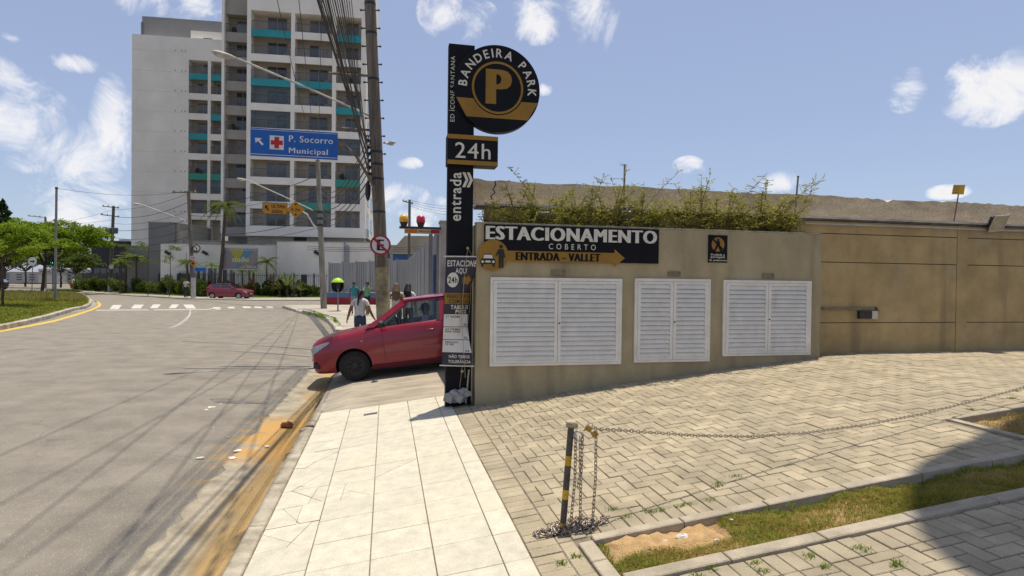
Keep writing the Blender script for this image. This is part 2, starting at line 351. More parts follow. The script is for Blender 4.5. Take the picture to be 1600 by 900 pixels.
# lettering -----------------------------------------------------------------
_tc = {}
def glyphs(s, bold=0):
    if (s, bold) not in _tc:
        cu = bpy.data.curves.new('t', 'FONT'); cu.body = s; cu.offset = bold; cu.space_character = 1.12; cu.resolution_u = 3; cu.fill_mode = 'FRONT'
        ob = bpy.data.objects.new('t', cu); me = bpy.data.meshes.new_from_object(ob)
        vs = [tuple(v.co) for v in me.vertices]; fs = [tuple(p.vertices) for p in me.polygons]
        bpy.data.objects.remove(ob); bpy.data.meshes.remove(me); bpy.data.curves.remove(cu)
        x0 = min(v[0] for v in vs); x1 = max(v[0] for v in vs); y0 = min(v[1] for v in vs); y1 = max(v[1] for v in vs)
        _tc[(s, bold)] = (vs, fs, x0, x1, y0, y1)
    return _tc[(s, bold)]
def text(mb, s, x0, x1, z0, z1, y, bold=0, mi=0, M=None):
    """flat lettering filling the rectangle x0..x1, z0..z1 of the plane y (faces -y)"""
    vs, fs, a, b, c, d = glyphs(s, 0); sx = (x1-x0)/(b-a); sz = (z1-z0)/(d-c)
    w = bold*2.0*(d-c); sx = (x1-x0)/(b-a+2*w)
    for k in ((0,) if not bold else (-1, -.35, .35, 1)):          # heavier strokes: the outline set four times side by side
        mb.add([(x0+(p[0]-a+w+k*w)*sx, y-.0003*(k+1), z0+(p[1]-c)*sz) for p in vs], fs, mi, M)
    return mb
def disc(mb, cx, cz, r, y, n=40, mi=0, r2=0, M=None):
    if r2:
        vs = [(cx+q*math.cos(2*math.pi*i/n), y, cz+q*math.sin(2*math.pi*i/n)) for i in range(n) for q in (r, r2)]
        return mb.add(vs, [(2*i, 2*((i+1) % n), 2*((i+1) % n)+1, 2*i+1) for i in range(n)], mi, M)
    return mb.add([(cx+r*math.cos(2*math.pi*i/n), y, cz+r*math.sin(2*math.pi*i/n)) for i in range(n)], [tuple(range(n))], mi, M)
def flat(mb, poly, y, mi=0, M=None): return mb.add([(p[0], y, p[1]) for p in poly], [tuple(range(len(poly)))], mi, M)
# leaves --------------------------------------------------------------------
def leaves(mb, c, rad, n, size, rng, shell=.45, flatn=0, mi=0):
    d = rng.normal(size=(n, 3)); d /= np.linalg.norm(d, axis=1)[:, None]
    r = shell + (1-shell)*rng.random(n)**.6 if shell else rng.random(n)**.4
    P = np.array(c) + d*r[:, None]*np.array(rad)
    a = rng.normal(size=(n, 3)); a[:, 2] *= (1-flatn); a /= np.linalg.norm(a, axis=1)[:, None]
    b = np.cross(a, rng.normal(size=(n, 3))); b[:, 2] *= (1-flatn); b /= np.linalg.norm(b, axis=1)[:, None]
    s = size*(.6+.8*rng.random(n))[:, None]
    o = len(mb.v); Q = np.stack([P-a*s, P-b*s*.5, P+a*s, P+b*s*.5], 1).reshape(-1, 3)
    mb.v.extend(map(tuple, Q.tolist())); mb.f.extend([(o+4*i, o+4*i+1, o+4*i+2, o+4*i+3) for i in range(n)]); mb.m.extend([mi]*n)
# ================================================================== setting: ground, road, walk, driveway
def in_view(p, m=40):
    d = p - CAM; z = d.dot(F_)
    if z < .3: return False
    x = 800+FPX*d.dot(R_)/z; y = 450-FPX*d.dot(U_)/z
    return -m < x < 1600+m and -m < y < 900+m
gm = mat('far_ground', (.24, .21, .16), .95, .2, .2, .1)
mb = MB(); mb.add([(-1800, -400, -.25), (1800, -400, -.25), (1800, 2600, -.25), (-1800, 2600, -.25)], [(0, 1, 2, 3)]); struct(mb.obj('ground', gm))
def sm(x): x = min(1, max(0, x)); return x*x*(3-2*x)
def roadz(u, v): return -.05*sm((u+4.6)/3)*(1-sm((v-24)/12))
us = [-90, -60, -40, -30, -22, -16, -12, -9, -7, -6, -5, -4.5, -4, -3.5, -3, -2.5, -2, -1.58, 4, 12, 24, 60]; vs = list(range(-14, 26, 2)) + [26, 28, 30, 32, 34, 36, 38, 42, 46, 50, 56, 64, 74, 90]
mb = MB()
for i in range(len(us)-1):
    for j in range(len(vs)-1):
        if us[i] >= -1.6 and vs[j] < 34: continue
        q = [(us[i], vs[j]), (us[i+1], vs[j]), (us[i+1], vs[j+1]), (us[i], vs[j+1])]
        mb.add([UV(a, b, roadz(a, b)) for a, b in q], [(0, 1, 2, 3)])
road = struct(mb.obj('road', asph))
# road paint: drawn on the road from the photograph, 4 mm above it
linew = mat('road_paint_white', (.62, .60, .55), .8, .12, 9, .2, c2=(.36, .34, .3)); liney = mat('road_paint_yellow', (.62, .42, .06), .8, .12, 6, .15, c2=(.42, .30, .08))
def paint(name, poly, m):
    b = MB(); P = []
    for x, y in poly:
        z_ = .004
        for _ in range(3): p = onz(x, y, z_); q_ = toUV(p); z_ = roadz(q_[0], q_[1])+.004
        P.append((p.x, p.y, z_))
    b.add(P, [tuple(range(len(P)))[::-1]]); o = b.obj(name, m, road); return o
for x, w, y0, y1 in ((178, 14, 476.5, 483), (212, 15, 476, 482), (240, 12, 475.6, 481.5), (269, 11, 475.6, 481.5), (299, 15, 475.8, 482)):
    sk = 9 if x < 290 else -9
    paint('crossing_stripe', [(x-w/2, y1), (x+w/2, y1), (x+w/2+sk*.6, y0), (x-w/2+sk*.6, y0)], linew)
for x, y, w in ((340, 481, 11), (363, 480.6, 10), (387, 480, 12), (405, 480, 12), (423, 480, 10), (334, 483, 8)):
    paint('crossing_stripe', [(x-w/2, y+1.3), (x+w/2, y+1.3), (x+w/2-3, y-1.2), (x-w/2-3, y-1.2)], linew)
paint('stop_line', [(150, 485.3), (232, 484.6), (232, 483.6), (150, 484.3)], linew); paint('stop_line', [(240, 484.8), (345, 483.6), (345, 482.8), (240, 483.8)], linew)
for k in (0, 3.4):
    L = [(298-k*.2, 484), (297-k*.3, 492), (291-k, 500), (281-k, 507), (270-k*1.4, 511.5)]
    paint('lane_line', [(a-.55, b) for a, b in L] + [(a+.55, b+.2) for a, b in L[::-1]], linew)
ye = [(-60, 529), (0, 519), (44, 511), (87, 502.5), (120, 493), (144, 485), (156, 479.5), (159, 475.5), (156, 472.5), (150, 470)]
yi = [(147, 470.6), (152, 473), (154, 475.6), (150, 479), (139, 484), (116, 491), (84, 500.2), (42, 508.5), (0, 516.2), (-60, 526)]
paint('yellow_edge_line', ye + yi, liney)
# thin cable shadows painted across the lane, and a darker patch
paint('cable_shadow', [(284, 532.8), (380, 537.6), (489, 545.8), (489, 546.6), (380, 538.5), (284, 533.3)], mat('cable_shadow_tone', (.11, .10, .09), .8, .1))
paint('cable_shadow', [(352, 547.8), (420, 551.6), (486, 557.2), (486, 557.9), (420, 552.4), (352, 548.3)], MATS['cable_shadow_tone'])
paint('dark_patch', [(327, 623), (352, 622), (386, 627), (412, 630), (380, 631), (338, 629)], mat('dark_asphalt', (.17, .155, .135), .85, .2))
# litter lying by the gutter
paperm = mat('paper', (.66, .63, .57), .8, .08, 20)
for i, (x, y, r) in enumerate(((313, 716, .055), (363, 716, .06), (370, 705, .05), (330, 637, .06), (322, 641, .04), (418, 698, .03), (333, 668, .025), (357, 684, .02), (345, 632, .035))):
    p = onz(x, y, roadz(-2, 5)+.004); b = MB(); k = 7
    ring = [(p.x+r*(random.uniform(.6, 1.3))*math.cos(a*6.283/k), p.y+r*.9*random.uniform(.6, 1.3)*math.sin(a*6.283/k), p.z+random.uniform(.004, .014)) for a in range(k)]
    b.add(ring+[(q[0], q[1], p.z) for q in ring], [tuple(range(k))]+[(a, a+k, (a+1) % k+k, (a+1) % k) for a in range(k)])
    tag(b.obj('paper_scrap', paperm), 'torn scrap of white paper lying on the asphalt near the gutter', 'litter', 'paper scraps on the road')
# gutter strip with a ragged edge to the asphalt
mb = MB(); nv = 120; V0, V1 = -3, 16.5
rg = random.Random(4)
G = []
for j in range(nv+1):
    v = V0+(V1-V0)*j/nv; ue = -1.66 + rg.uniform(-.05, .05)
    G.append([(ue, roadz(ue, v)+.004+rg.uniform(0, .006)), (-1.45, -.052), (-1.25, -.062), (-1.12, -.074), (-1.03, -.08)])
for j in range(nv):
    a, b = V0+(V1-V0)*j/nv, V0+(V1-V0)*(j+1)/nv
    for k in range(4): mb.add([UV(G[j][k][0], a, G[j][k][1]), UV(G[j][k+1][0], a, G[j][k+1][1]), UV(G[j+1][k+1][0], b, G[j+1][k+1][1]), UV(G[j+1][k][0], b, G[j+1][k][1])], [(0, 1, 2, 3)])
struct(mb.obj('gutter', gutm))
# kerb stones
kerb = thing('kerb', 'grey concrete kerb along the rusty gutter, broken near the driveway', 'kerb', UV(-.96, 5, 0))
rk = random.Random(9)
v = -2.0
while v < 7.05:
    L = .98; M = Matrix.Translation(UV(-.96, v+L/2, 0)) @ MUV @ Matrix.Rotation(rk.uniform(-.004, .004), 4, 'Z')
    b = MB(); b.cham(-.072+rk.uniform(-.006, .006), .068, -L/2+.004, L/2-.004, -.2, .033+rk.uniform(-.004, .004), .014, 0, M); b.obj('kerb_stone', kerbm, kerb); v += L
for q in range(7):      # crumbled length
    vv = 7.0+q*.22; M = Matrix.Translation(UV(-.965+rk.uniform(-.03, .02), vv, rk.uniform(-.05, -.0))) @ MUV @ Matrix.Rotation(rk.uniform(-.35, .35), 4, 'Z') @ Matrix.Rotation(rk.uniform(-.12, .12), 4, 'X')
    b = MB(); b.cham(-.06, .06, -.09, .08, -.12, .02, .02, 0, M); b.obj('broken_stone', kerbm, kerb)
for q in range(2):
    M = Matrix.Translation(UV(-.955, 8.85+q*.7, -.045)) @ MUV; b = MB(); b.cham(-.06, .06, -.34, .34, -.1, .045-.03*q, .02, 0, M); b.obj('dropped_kerb', kerbm, kerb)
# sidewalk bed and tiles
def sheet(name, u0, u1, v0, v1, dz, m, nu=8, par=None):
    b = MB()
    for i in range(nu):
        a, c = u0+(u1-u0)*i/nu, u0+(u1-u0)*(i+1)/nu
        b.add([UV(a, v0, gz(a)+dz), UV(c, v0, gz(c)+dz), UV(c, v1, gz(c)+dz), UV(a, v1, gz(a)+dz)], [(0, 1, 2, 3)])
    return b.obj(name, m, par)
walk = struct(sheet('sidewalk', -.9, .89, -3, 8.70, -.012, jointm, 6))
T = .4; TU0 = -.885; TV0 = 5.902
SL = math.atan(.1246)
def tile_xf(u, v, dz=0): return Matrix.Translation(UV(u, v, gz(u)+dz)) @ MUV @ Matrix.Rotation(-SL, 4, 'Y')
b = MB(); b.cham(-T/2+.002, T/2-.002, -T/2+.002, T/2-.002, -.03, 0, .003); tile_me = b.mesh('tile', tilem)
b = MB(); b.cham(-.081, .085, -T/2+.002, T/2-.002, -.03, 0, .003); tile_half = b.mesh('tile', tilem)
rt = random.Random(5)
crack = {(0, -3): 3, (0, -2): 2, (0, -1): 3, (0, 0): 2, (0, 1): 2, (1, -2): 2, (2, -1): 1, (0, -4): 2, (0, 2): 1}
def split_poly(polys, p, ang):
    """cut convex polygons by a jagged-free line and keep both halves"""
    n = (math.cos(ang), math.sin(ang)); out = []
    for P in polys:
        for sgn in (1, -1):
            Q = []
            for i in range(len(P)):
                a, c = P[i], P[(i+1) % len(P)]
                da = sgn*((a[0]-p[0])*n[0]+(a[1]-p[1])*n[1])-.0016; dc = sgn*((c[0]-p[0])*n[0]+(c[1]-p[1])*n[1])-.0016
                if da >= 0: Q.append(a)
                if da*dc < 0: t = da/(da-dc); Q.append((a[0]+(c[0]-a[0])*t, a[1]+(c[1]-a[1])*t))
            if len(Q) > 2: out.append(Q)
    return out
for c in range(5):
    for r in range(-12, 7):
        u = TU0+T*c+T/2; v = TV0+T*r+T/2 + (.0 if c else .05)
        if v+T/2 > 8.76: continue
        if c == 4: put('tile', tile_half, walk, M=tile_xf(TU0+4*T+.083, v, rt.uniform(-.0015, .0015))); continue
        if (c, r) in crack:
            h = T/2-.002; polys = [[(-h, -h), (h, -h), (h, h), (-h, h)]]
            for k in range(crack[(c, r)]): polys = split_poly(polys, (rt.uniform(-.1, .1), rt.uniform(-.1, .1)), rt.uniform(0, 3.14))
            for P in polys:
                b = MB(); b.prism(P, -.03, 0); put('tile_fragment', b.mesh('tile_fragment', tilem), walk, M=tile_xf(u, v, rt.uniform(-.005, .0)))
        else: put('tile', tile_me, walk, M=tile_xf(u, v, rt.uniform(-.0015, .0015)))
# small metal cover in the walk
p = ong(579, 647); b = MB(); b.cham(-.09, .09, -.05, .05, -.01, .004, .002, 0, tile_xf(p[0], p[1])); tag(b.obj('inspection_cover', mat('cast_iron', (.10, .095, .1), .6, .2, 30)), 'small dark metal cover set in the pale tiles near the driveway', 'cover')
# concrete apron where the car drives out, and the walk beyond it
b = MB(); ns = 16
for i in range(ns):
    a, c = -1.04+i*(6.5+1.04)/ns, -1.04+(i+1)*(6.5+1.04)/ns
    za, zc = max(gz(a), -.06), max(gz(c), -.06)
    if a < -.85: za = -.07
    if c < -.85: zc = -.07
    b.add([UV(a, 8.705, za), UV(c, 8.705, zc), UV(c, 13.2, zc), UV(a, 13.2, za)], [(0, 1, 2, 3)])
struct(b.obj('driveway_apron', apronm))
farwalkm = mat('far_walk', (.42, .38, .31), .92, .14, .8, .12, .3, 60)
def slab(name, pts, z0, z1, m):
    b = MB(); b.prism(pts, z0, z1, 0); return struct(b.obj(name, m))
P = [UV(-.93, 13.2), UV(-.93, 17)] + [onz(x, y, .11) for x, y in ((536, 522), (528, 512), (518, 500), (499, 491.5), (477, 487), (452, 480.5), (443, 478), (452, 476.5), (520, 476.2))] + [UV(16, 45.5), UV(16, 13.2)]
slab('sidewalk_beyond', [(p.x, p.y) for p in P][::-1], -.2, .11, farwalkm)
kb = thing('corner_kerb', 'rough pale kerb stones round the far pavement corner', 'kerb', onz(480, 488, .1))
KP = [onz(x, y, .13) for x, y in ((530, 516), (524, 506), (517, 499.3), (508, 494.5), (498, 491), (487, 489.2), (476, 486.6), (464, 483.6), (453, 480.6), (444, 478))]
for i in range(len(KP)-1):
    a, c = KP[i], KP[i+1]; d = (c-a); L = d.length; M = Matrix.Translation((a+c)/2) @ Matrix.Rotation(math.atan2(d.y, d.x), 4, 'Z')
    b = MB(); b.cham(-L/2+.03, L/2-.03, -.16, .12, -.3, .03+rk.uniform(-.03, .05), .04, 0, M); b.obj('kerb_stone', mat('whitewashed_kerb', (.55, .50, .40), .9, .25, 2, .15), kb)
# ------------------------------------------------------------------ paver driveway
b = MB()
for (ra, rb_, rc_, rd) in ((.885, 1.3, 1.2, 8.2), (1.3, 16, 1.2, 3.085), (1.3, 5.1, 3.53, 8.2), (5.1, 16, 3.53, 3.80), (5.1, 16, 4.43, 8.2)):
    k_ = max(2, int((rb_-ra)/.25))
    for i in range(k_):
        a, c = ra+(rb_-ra)*i/k_, ra+(rb_-ra)*(i+1)/k_; b.add([UV(a, rc_, gz(a)-.010), UV(c, rc_, gz(c)-.010), UV(c, rd, gz(c)-.010), UV(a, rd, gz(a)-.010)], [(0, 1, 2, 3)])
drive = struct(b.obj('driveway', jointm))
BEDS = ((1.30, 13, 3.09, 3.52), (5.12, 12, 3.86, 4.42))          # soil beds inside the paving (u0,u1,v0,v1)
def bed_clear(u0, u1, v0, v1):
    for a, c, d, e_ in ((1.19, 13, 2.985, 3.615), (5.05, 12.1, 3.80, 4.49)):
        if u1 > a+.001 and u0 < c and v1 > d+.001 and v0 < e_-.001: return False
    return True
PV = []   # (u centre, v centre, along u?)
def addp(u0, v0, du, dv, clip=None):
    u1, v1 = u0+du, v0+dv
    if clip:
        a, c, d, e_ = clip; u0, u1, v0, v1 = max(u0, a), min(u1, c), max(v0, d), min(v1, e_)
    if u1-u0 < .025 or v1-v0 < .025: return
    PV.append((u0, u1, v0, v1))
def herring(a, c, d, e_):
    ni, nj = int((c-a)/.1)+2, int((e_-d)/.1)+2
    for i in range(-2, ni):
        for j in range(-2, nj):
            k = (i-j) % 4
            if k == 0: addp(a+i*.1, d+j*.1, .2, .1, (a, c, d, e_))
            if k == 3: addp(a+i*.1, d+j*.1, .1, .2, (a, c, d, e_))
for j in range(66):                                                # header column beside the tiles
    addp(.888, 1.3+j*.1, .2, .1)
herring(1.09, 5.0, 3.82, 7.78); herring(5.0, 12.6, 4.5, 7.78); herring(6.5, 12.6, 7.78, 8.1)
for i in range(40): addp(1.09+i*.1, 3.62, .1, .2)                   # header course along the grass kerb
for i in range(75): addp(5.0+i*.1, 3.62, .1, .18)
for j in range(11): addp(1.09, 1.30+j*.21, .1, .21) if 1.3+j*.21 < 3.5 else None
for i in range(60): addp(1.19+i*.1, 2.78, .1, .2)
herring(1.19, 7.2, 1.3, 2.78)
pv = []
for (a, c, d, e_) in PV:
    if not bed_clear(a, c, d, e_): continue
    p = UV((a+c)/2, (d+e_)/2, gz((a+c)/2))
    if in_view(p, 60): pv.append(((p-CAM).length, a, c, d, e_))
pv.sort()
rp = random.Random(21); meshes = {}; rest = MB()
for n, (dist, a, c, d, e_) in enumerate(pv):
    du, dv = round(c-a, 3), round(e_-d, 3); uc = (a+c)/2
    M = Matrix.Translation(UV(uc, (d+e_)/2, gz(uc)+rp.uniform(-.005, .002))) @ MUV @ Matrix.Rotation(-math.atan(gslope(uc))+rp.uniform(-.006, .006), 4, 'Y') @ Matrix.Rotation(rp.uniform(-.006, .006), 4, 'X') @ Matrix.Rotation(rp.uniform(-.008, .008), 4, 'Z')
    g = .0032
    if n < 300:
        if (du, dv) not in meshes:
            b = MB(); b.cham(-du/2+g, du/2-g, -dv/2+g, dv/2-g, -.04, 0, .004); meshes[(du, dv)] = b.mesh('paver', paverm)
        put('paver', meshes[(du, dv)], drive, M=M)
    else: rest.cham(-du/2+g, du/2-g, -dv/2+g, dv/2-g, -.04, 0, .004, 0, M)
stuff(rest.obj('paver_field', paverm, drive))
print('pavers', len(pv))
# small concrete kerbs round the beds
bk = thing('bed_kerb', 'low grey concrete edging round the grass strip in the driveway', 'edging', UV(1.25, 3.3, gz(1.25)))
bedk = mat('bed_kerb_concrete', (.40, .34, .25), .9, .14, 5, .12, .4, 70)
def ukerb(u0, u1, v0, v1, par):
    u = u0
    while u < u1-.05:
        w = min(.62, u1-u); uc = u+w/2
        M = Matrix.Translation(UV(uc, (v0+v1)/2, gz(uc)+rp.uniform(.006, .014))) @ MUV @ Matrix.Rotation(-math.atan(gslope(uc)), 4, 'Y') @ Matrix.Rotation(rp.uniform(-.006, .006), 4, 'Z')
        b = MB(); b.cham(-w/2+.003, w/2-.003, -(v1-v0)/2, (v1-v0)/2, -.15, .006, .006, 0, M); b.obj('kerb_length', bedk, par); u += w
ukerb(1.30, 9, 3.53, 3.61, bk); ukerb(1.30, 7, 2.985, 3.085, bk)
for q in range(2):
    M = Matrix.Translation(UV(1.245, 3.15+q*.26, gz(1.245)+.01)) @ MUV @ Matrix.Rotation(-SL, 4, 'Y'); b = MB(); b.cham(-.048, .048, -.125, .125, -.12, .004, .006, 0, M); b.obj('kerb_length', bedk, bk)
bk2 = thing('bed_kerb', 'low concrete edging round the reddish soil bed at the right edge', 'edging', UV(5.1, 4.1, gz(5.1)))
for (a, c, d, e_) in ((5.055, 5.115, 3.80, 4.49), ):
    M = Matrix.Translation(UV((a+c)/2, (d+e_)/2, gz(5.08)+.004)) @ MUV @ Matrix.Rotation(-.11, 4, 'Y'); b = MB(); b.cham(-.03, .03, -.345, .345, -.12, .004, .004, 0, M); b.obj('kerb_length', bedk, bk2)
ukerb(5.12, 9, 4.43, 4.49, bk2)
# soil and grass in the beds
def bedz(u, v): return gz(u) - .045 + .02*math.sin(u*7+v*3)*math.cos(v*9) + .012*math.sin(u*23)*math.sin(v*31)
def bed(name, u0, u1, v0, v1, m):
    b = MB(); nu, nw = int((u1-u0)/.05), max(4, int((v1-v0)/.05))
    for i in range(nu+1):
        for j in range(nw+1):
            u, v_ = u0+(u1-u0)*i/nu, v0+(v1-v0)*j/nw; q = UV(u, v_, bedz(u, v_)); b.v.append(tuple(q))
    for i in range(nu):
        for j in range(nw): b.f.append((i*(nw+1)+j, (i+1)*(nw+1)+j, (i+1)*(nw+1)+j+1, i*(nw+1)+j+1)); b.m.append(0)
    return struct(b.obj(name, m, smooth=True))
bed('soil_bed', 1.30, 8, 3.085, 3.53, soil); bed('soil_bed', 5.115, 9, 3.80, 4.43, soil)
rgs = np.random.default_rng(5)
def blades(mb, pts, h, w, lean=1.9):
    n = len(pts); a = rgs.random(n)*6.283; ca, sa = np.cos(a), np.sin(a); hh = h*(.45+.8*rgs.random(n)); ln = lean*hh*rgs.random(n); b = rgs.random(n)*6.283
    P = np.array(pts); L = P+np.stack([ca*w, sa*w, 0*a], 1); R = P-np.stack([ca*w, sa*w, 0*a], 1)
    mid = P+np.stack([np.cos(b)*ln*.4, np.sin(b)*ln*.4, hh*.6], 1); T_ = P+np.stack([np.cos(b)*ln, np.sin(b)*ln, hh*(1-.27*ln/(h+1e-6))], 1)
    ml, mr = mid+np.stack([ca*w*.6, sa*w*.6, 0*a], 1), mid-np.stack([ca*w*.6, sa*w*.6, 0*a], 1)
    o = len(mb.v); mb.v.extend(map(tuple, np.stack([L, R, mr, ml, T_], 1).reshape(-1, 3).tolist()))
    for i in range(n):
        k = o+5*i; mb.f.append((k, k+1, k+2, k+3)); mb.f.append((k+3, k+2, k+4)); mb.m += [0, 0]
def lawn(name, u0, u1, v0, v1, n, h, keep, m, label, w=.0022):
    b = MB(); pts = []
    while len(pts) < n:
        u, v_ = rgs.uniform(u0, u1), rgs.uniform(v0, v1)
        if rgs.random() < keep(u, v_): q = UV(u, v_, bedz(u, v_)); pts.append(tuple(q))
    blades(b, pts, h, w); o = stuff(b.obj(name, m)); return tag(o, label, 'grass')
def nz2(u, v, s): return .5+.5*math.sin(u*s+1.3*math.sin(v*s*1.7))*math.cos(v*s*1.3+math.sin(u*s*.6))
sandy = lambda u, v: (u < 2.15 and v > 3.31+.05*math.sin(u*9) and u > 1.36) or (u < 1.85 and v < 3.16)
keep1 = lambda u, v: .0 if sandy(u, v) else min(1, max(.10, 1.35*nz2(u, v, 4.2)+.1))*(1 if u < 3.6 else .7)
lawn('grass', 1.31, 6.6, 3.09, 3.525, 34000, .036, keep1, grassm, 'short yellowing grass in the strip between the driveway kerbs')
lawn('green_grass', 1.31, 6.6, 3.09, 3.525, 7000, .042, lambda u, v: 0 if sandy(u, v) else (1.0 if (u < 1.6 or abs(u-2.28) < .14 or v > 3.46 and u > 2.2) else .35*nz2(u, v, 5.5)), grassg, 'greener tufts of grass in the driveway strip')
lawn('bed_grass', 5.13, 8, 3.81, 4.42, 7000, .05, lambda u, v: .15+.8*nz2(u, v, 6), grassm, 'thin grass on the reddish bed at the right edge')
b = MB()     # sand heap left of the grass
nu, nw = 26, 10
for i in range(nu+1):
    for j in range(nw+1):
        u, v_ = 1.36+.80*i/nu, 3.30+.225*j/nw; e_ = min(1, 5*min(i/nu, 1-i/nu, j/nw*.8+.0, 1.2)); q = UV(u, v_, bedz(u, v_)-.02+.05*sm(e_)+.008*math.sin(u*61)*math.sin(v_*53)); b.v.append(tuple(q))
for i in range(nu):
    for j in range(nw): b.f.append((i*(nw+1)+j, (i+1)*(nw+1)+j, (i+1)*(nw+1)+j+1, i*(nw+1)+j+1)); b.m.append(0)
stuff(tag(b.obj('sand_patch', sand, smooth=True), 'bare patch of orange sand at the end of the grass strip', 'sand'))
for i, (x, y, r) in enumerate(((1066, 834, .04), (1040, 838, .018), (1120, 843, .014), (1143, 812, .013))):
    p = ong(x, y); b = MB(); b.ball((0, 0, 0), r, r*.8, r*.45, 8, jit=.2, M=Matrix.Translation(UV(p[0], p[1], bedz(p[0], p[1])+.03)))
    tag(b.obj('pebble', paperm), ('largest pale stone on the orange sand', 'small pale stone left of the largest one on the sand', 'tiny pale stone at the edge of the grass', 'tiny white pebble in the green tuft')[i], 'stone')
b = MB(); pts = []      # weeds in the joints near the kerb
for x, y in ((1125, 760), (1120, 756), (1075, 788), (1110, 782), (1035, 797), (1017, 800), (978, 808), (960, 796), (1235, 790), (1180, 880), (1195, 893), (1265, 868), (1345, 857), (1353, 861), (1397, 884), (1405, 880), (1290, 885), (1090, 900), (1110, 888), (905, 822), (1060, 792), (1150, 745), (1590, 611), (1580, 622), (1520, 640), (900, 870), (880, 880)):
    q = ong(x, y)
    for k in range(34): pts.append(tuple(UV(q[0]+rgs.normal()*.022, q[1]+rgs.normal()*.014, gz(q[0])-.005)))
blades(b, pts, .028, .003); stuff(tag(b.obj('weeds', grassg), 'small green weeds in the paver joints', 'weeds'))
# ================================================================== car park front wall with louvred cupboards
WV = 7.79; WZ = 2.71
wall = thing('concrete_wall', 'low beige rendered wall holding three white louvred cupboards', 'wall', UV(3.8, WV, gz(3.8)))
b = MB()
n = 14; top = []; bot = []
for i in range(n+1):
    u = 1.17+(6.43-1.17)*i/n; bot.append((u, gz(u)-.15)); top.append((u, WZ))
b.prism(bot+top[::-1], WV, WV+.16, 0, MUV, 'y')
b.box(1.17, 1.33, WV+.16, 11.6, .1, WZ-.004, 0, MUV); b.box(6.27, 6.43, WV+.16, 8.1, .5, WZ-.004, 0, MUV)
b.obj('wall_body', render_, wall)
b = MB(); b.box(1.16, 6.44, WV-.006, WV+.166, WZ+.001, WZ+.02, 0, MUV); b.obj('coping', mat('coping', (.42, .38, .29), .9, .2, 8, .15, .4, 60), wall)
b = MB(); b.box(1.34, 6.26, WV+.165, 8.095, 2.2, 2.62, 0, MUV); b.obj('planting_bed', soil, wall)
def rectV(x0, y0, x1, y1, V):
    a = onV(x0, y0, V); c = onV(x1, y1, V); return a[0], c[0], c[2], a[2]      # u0,u1,z0,z1
def louvre(u0, u1, z0, z1, nslat, label):
    t = thing('louvred_cupboard', label, 'cupboard', UV((u0+u1)/2, WV, z0), 'louvred cupboards in the beige wall')
    y1 = WV-.002; y0 = WV-.035; fw = .04
    b = MB(); b.box(u0, u1, y0, y1, z1-fw, z1, 0, MUV); b.box(u0, u1, y0, y1, z0, z0+fw*.8, 0, MUV)
    b.box(u0, u0+fw, y0+.001, y1, z0+fw*.8, z1-fw, 0, MUV); b.box(u1-fw, u1, y0+.001, y1, z0+fw*.8, z1-fw, 0, MUV); b.obj('frame', whitem, t)
    b = MB(); b.box(u0+fw, u1-fw, y1-.006, y1-.002, z0+fw*.8, z1-fw, 0, MUV); b.obj('back_panel', mat('grey_backing', (.16, .15, .13), .7, .1), t)
    um = (u0+u1)/2; sl_me = None
    for k, (a, c) in enumerate(((u0+fw+.003, um-.003), (um+.003, u1-fw-.003))):
        st = .045; za, zb = z0+fw*.8+.003, z1-fw-.003; yf = y0-.004
        b = MB(); b.box(a, a+st, yf, y1-.008, za, zb, 0, MUV); b.box(c-st, c, yf, y1-.008, za, zb, 0, MUV); b.box(a+st, c-st, yf+.001, y1-.008, za, za+st*.8, 0, MUV); b.box(a+st, c-st, yf+.001, y1-.008, zb-st*.8, zb, 0, MUV)
        leaf = b.obj('door_leaf', whitem, t)
        h = (zb-za-st*1.6)/nslat; w = c-a-2*st-.002
        b = MB(); P = [(-.018, -h*.45), (-.014, -h*.47), (.008, h*.38), (.010, h*.46), (.005, h*.46)]; b.prism(P, -w/2, w/2, 0, None, 'x'); me = b.mesh('slat', whitem)
        for q in range(nslat):
            put('slat', me, leaf, M=MUV @ Matrix.Translation(((a+c)/2, y1-.022, za+st*.8+h*(q+.5))))
        for zz in (.12, .88):
            b = MB(); hx = u0+fw*.9 if k == 0 else u1-fw*.9; b.box(hx-.008, hx+.008, yf-.006, yf+.002, z0+(z1-z0)*zz-.04, z0+(z1-z0)*zz+.04, 0, MUV); b.obj('hinge', whitem, t)
    b = MB(); b.lathe([(.011, 0), (.011, .006), (.004, .008)], 10, 0, MUV @ Matrix.Translation((um+.022, y0-.004, (z0+z1)/2-.02)) @ Matrix.Rotation(math.pi/2, 4, 'X')); b.obj('lock', plasticb, t)
u0, u1, z0, z1 = 1.358, 3.221, .808, 1.998; louvre(u0, u1, z0, z1, 16, 'widest white louvred cupboard, next to the black sign pole')
louvre(3.413, 4.581, .824, 2.008, 16, 'narrowest white louvred cupboard, in the middle of the beige wall')
louvre(4.788, 6.248, .894, 2.002, 15, 'white louvred cupboard at the right end of the beige wall')
platem = mat('tan_plate', (.21, .175, .105), .6, .1, 10)
for i, (x0, y0, x1, y1) in enumerate(((861, 422, 883, 431), (1043, 424, 1063, 432), (1191, 427, 1209, 435))):
    a, c, d, e_ = rectV(x0, y0, x1, y1, WV); b = MB(); b.box(a, c, WV-.012, WV-.001, d, e_, 0, MUV); o = b.obj('nameplate', platem)
    tag(o, ('tan metal plate above the widest louvred cupboard', 'tan metal plate above the narrowest louvred cupboard', 'tan metal plate above the right-hand louvred cupboard')[i], 'plate', 'plates above the cupboards')
    b = MB(); b.ball((c-.03, WV-.014, e_-.02), .008, n=8, M=MUV); put('screw', b.mesh('screw', dark), o, M=Matrix())
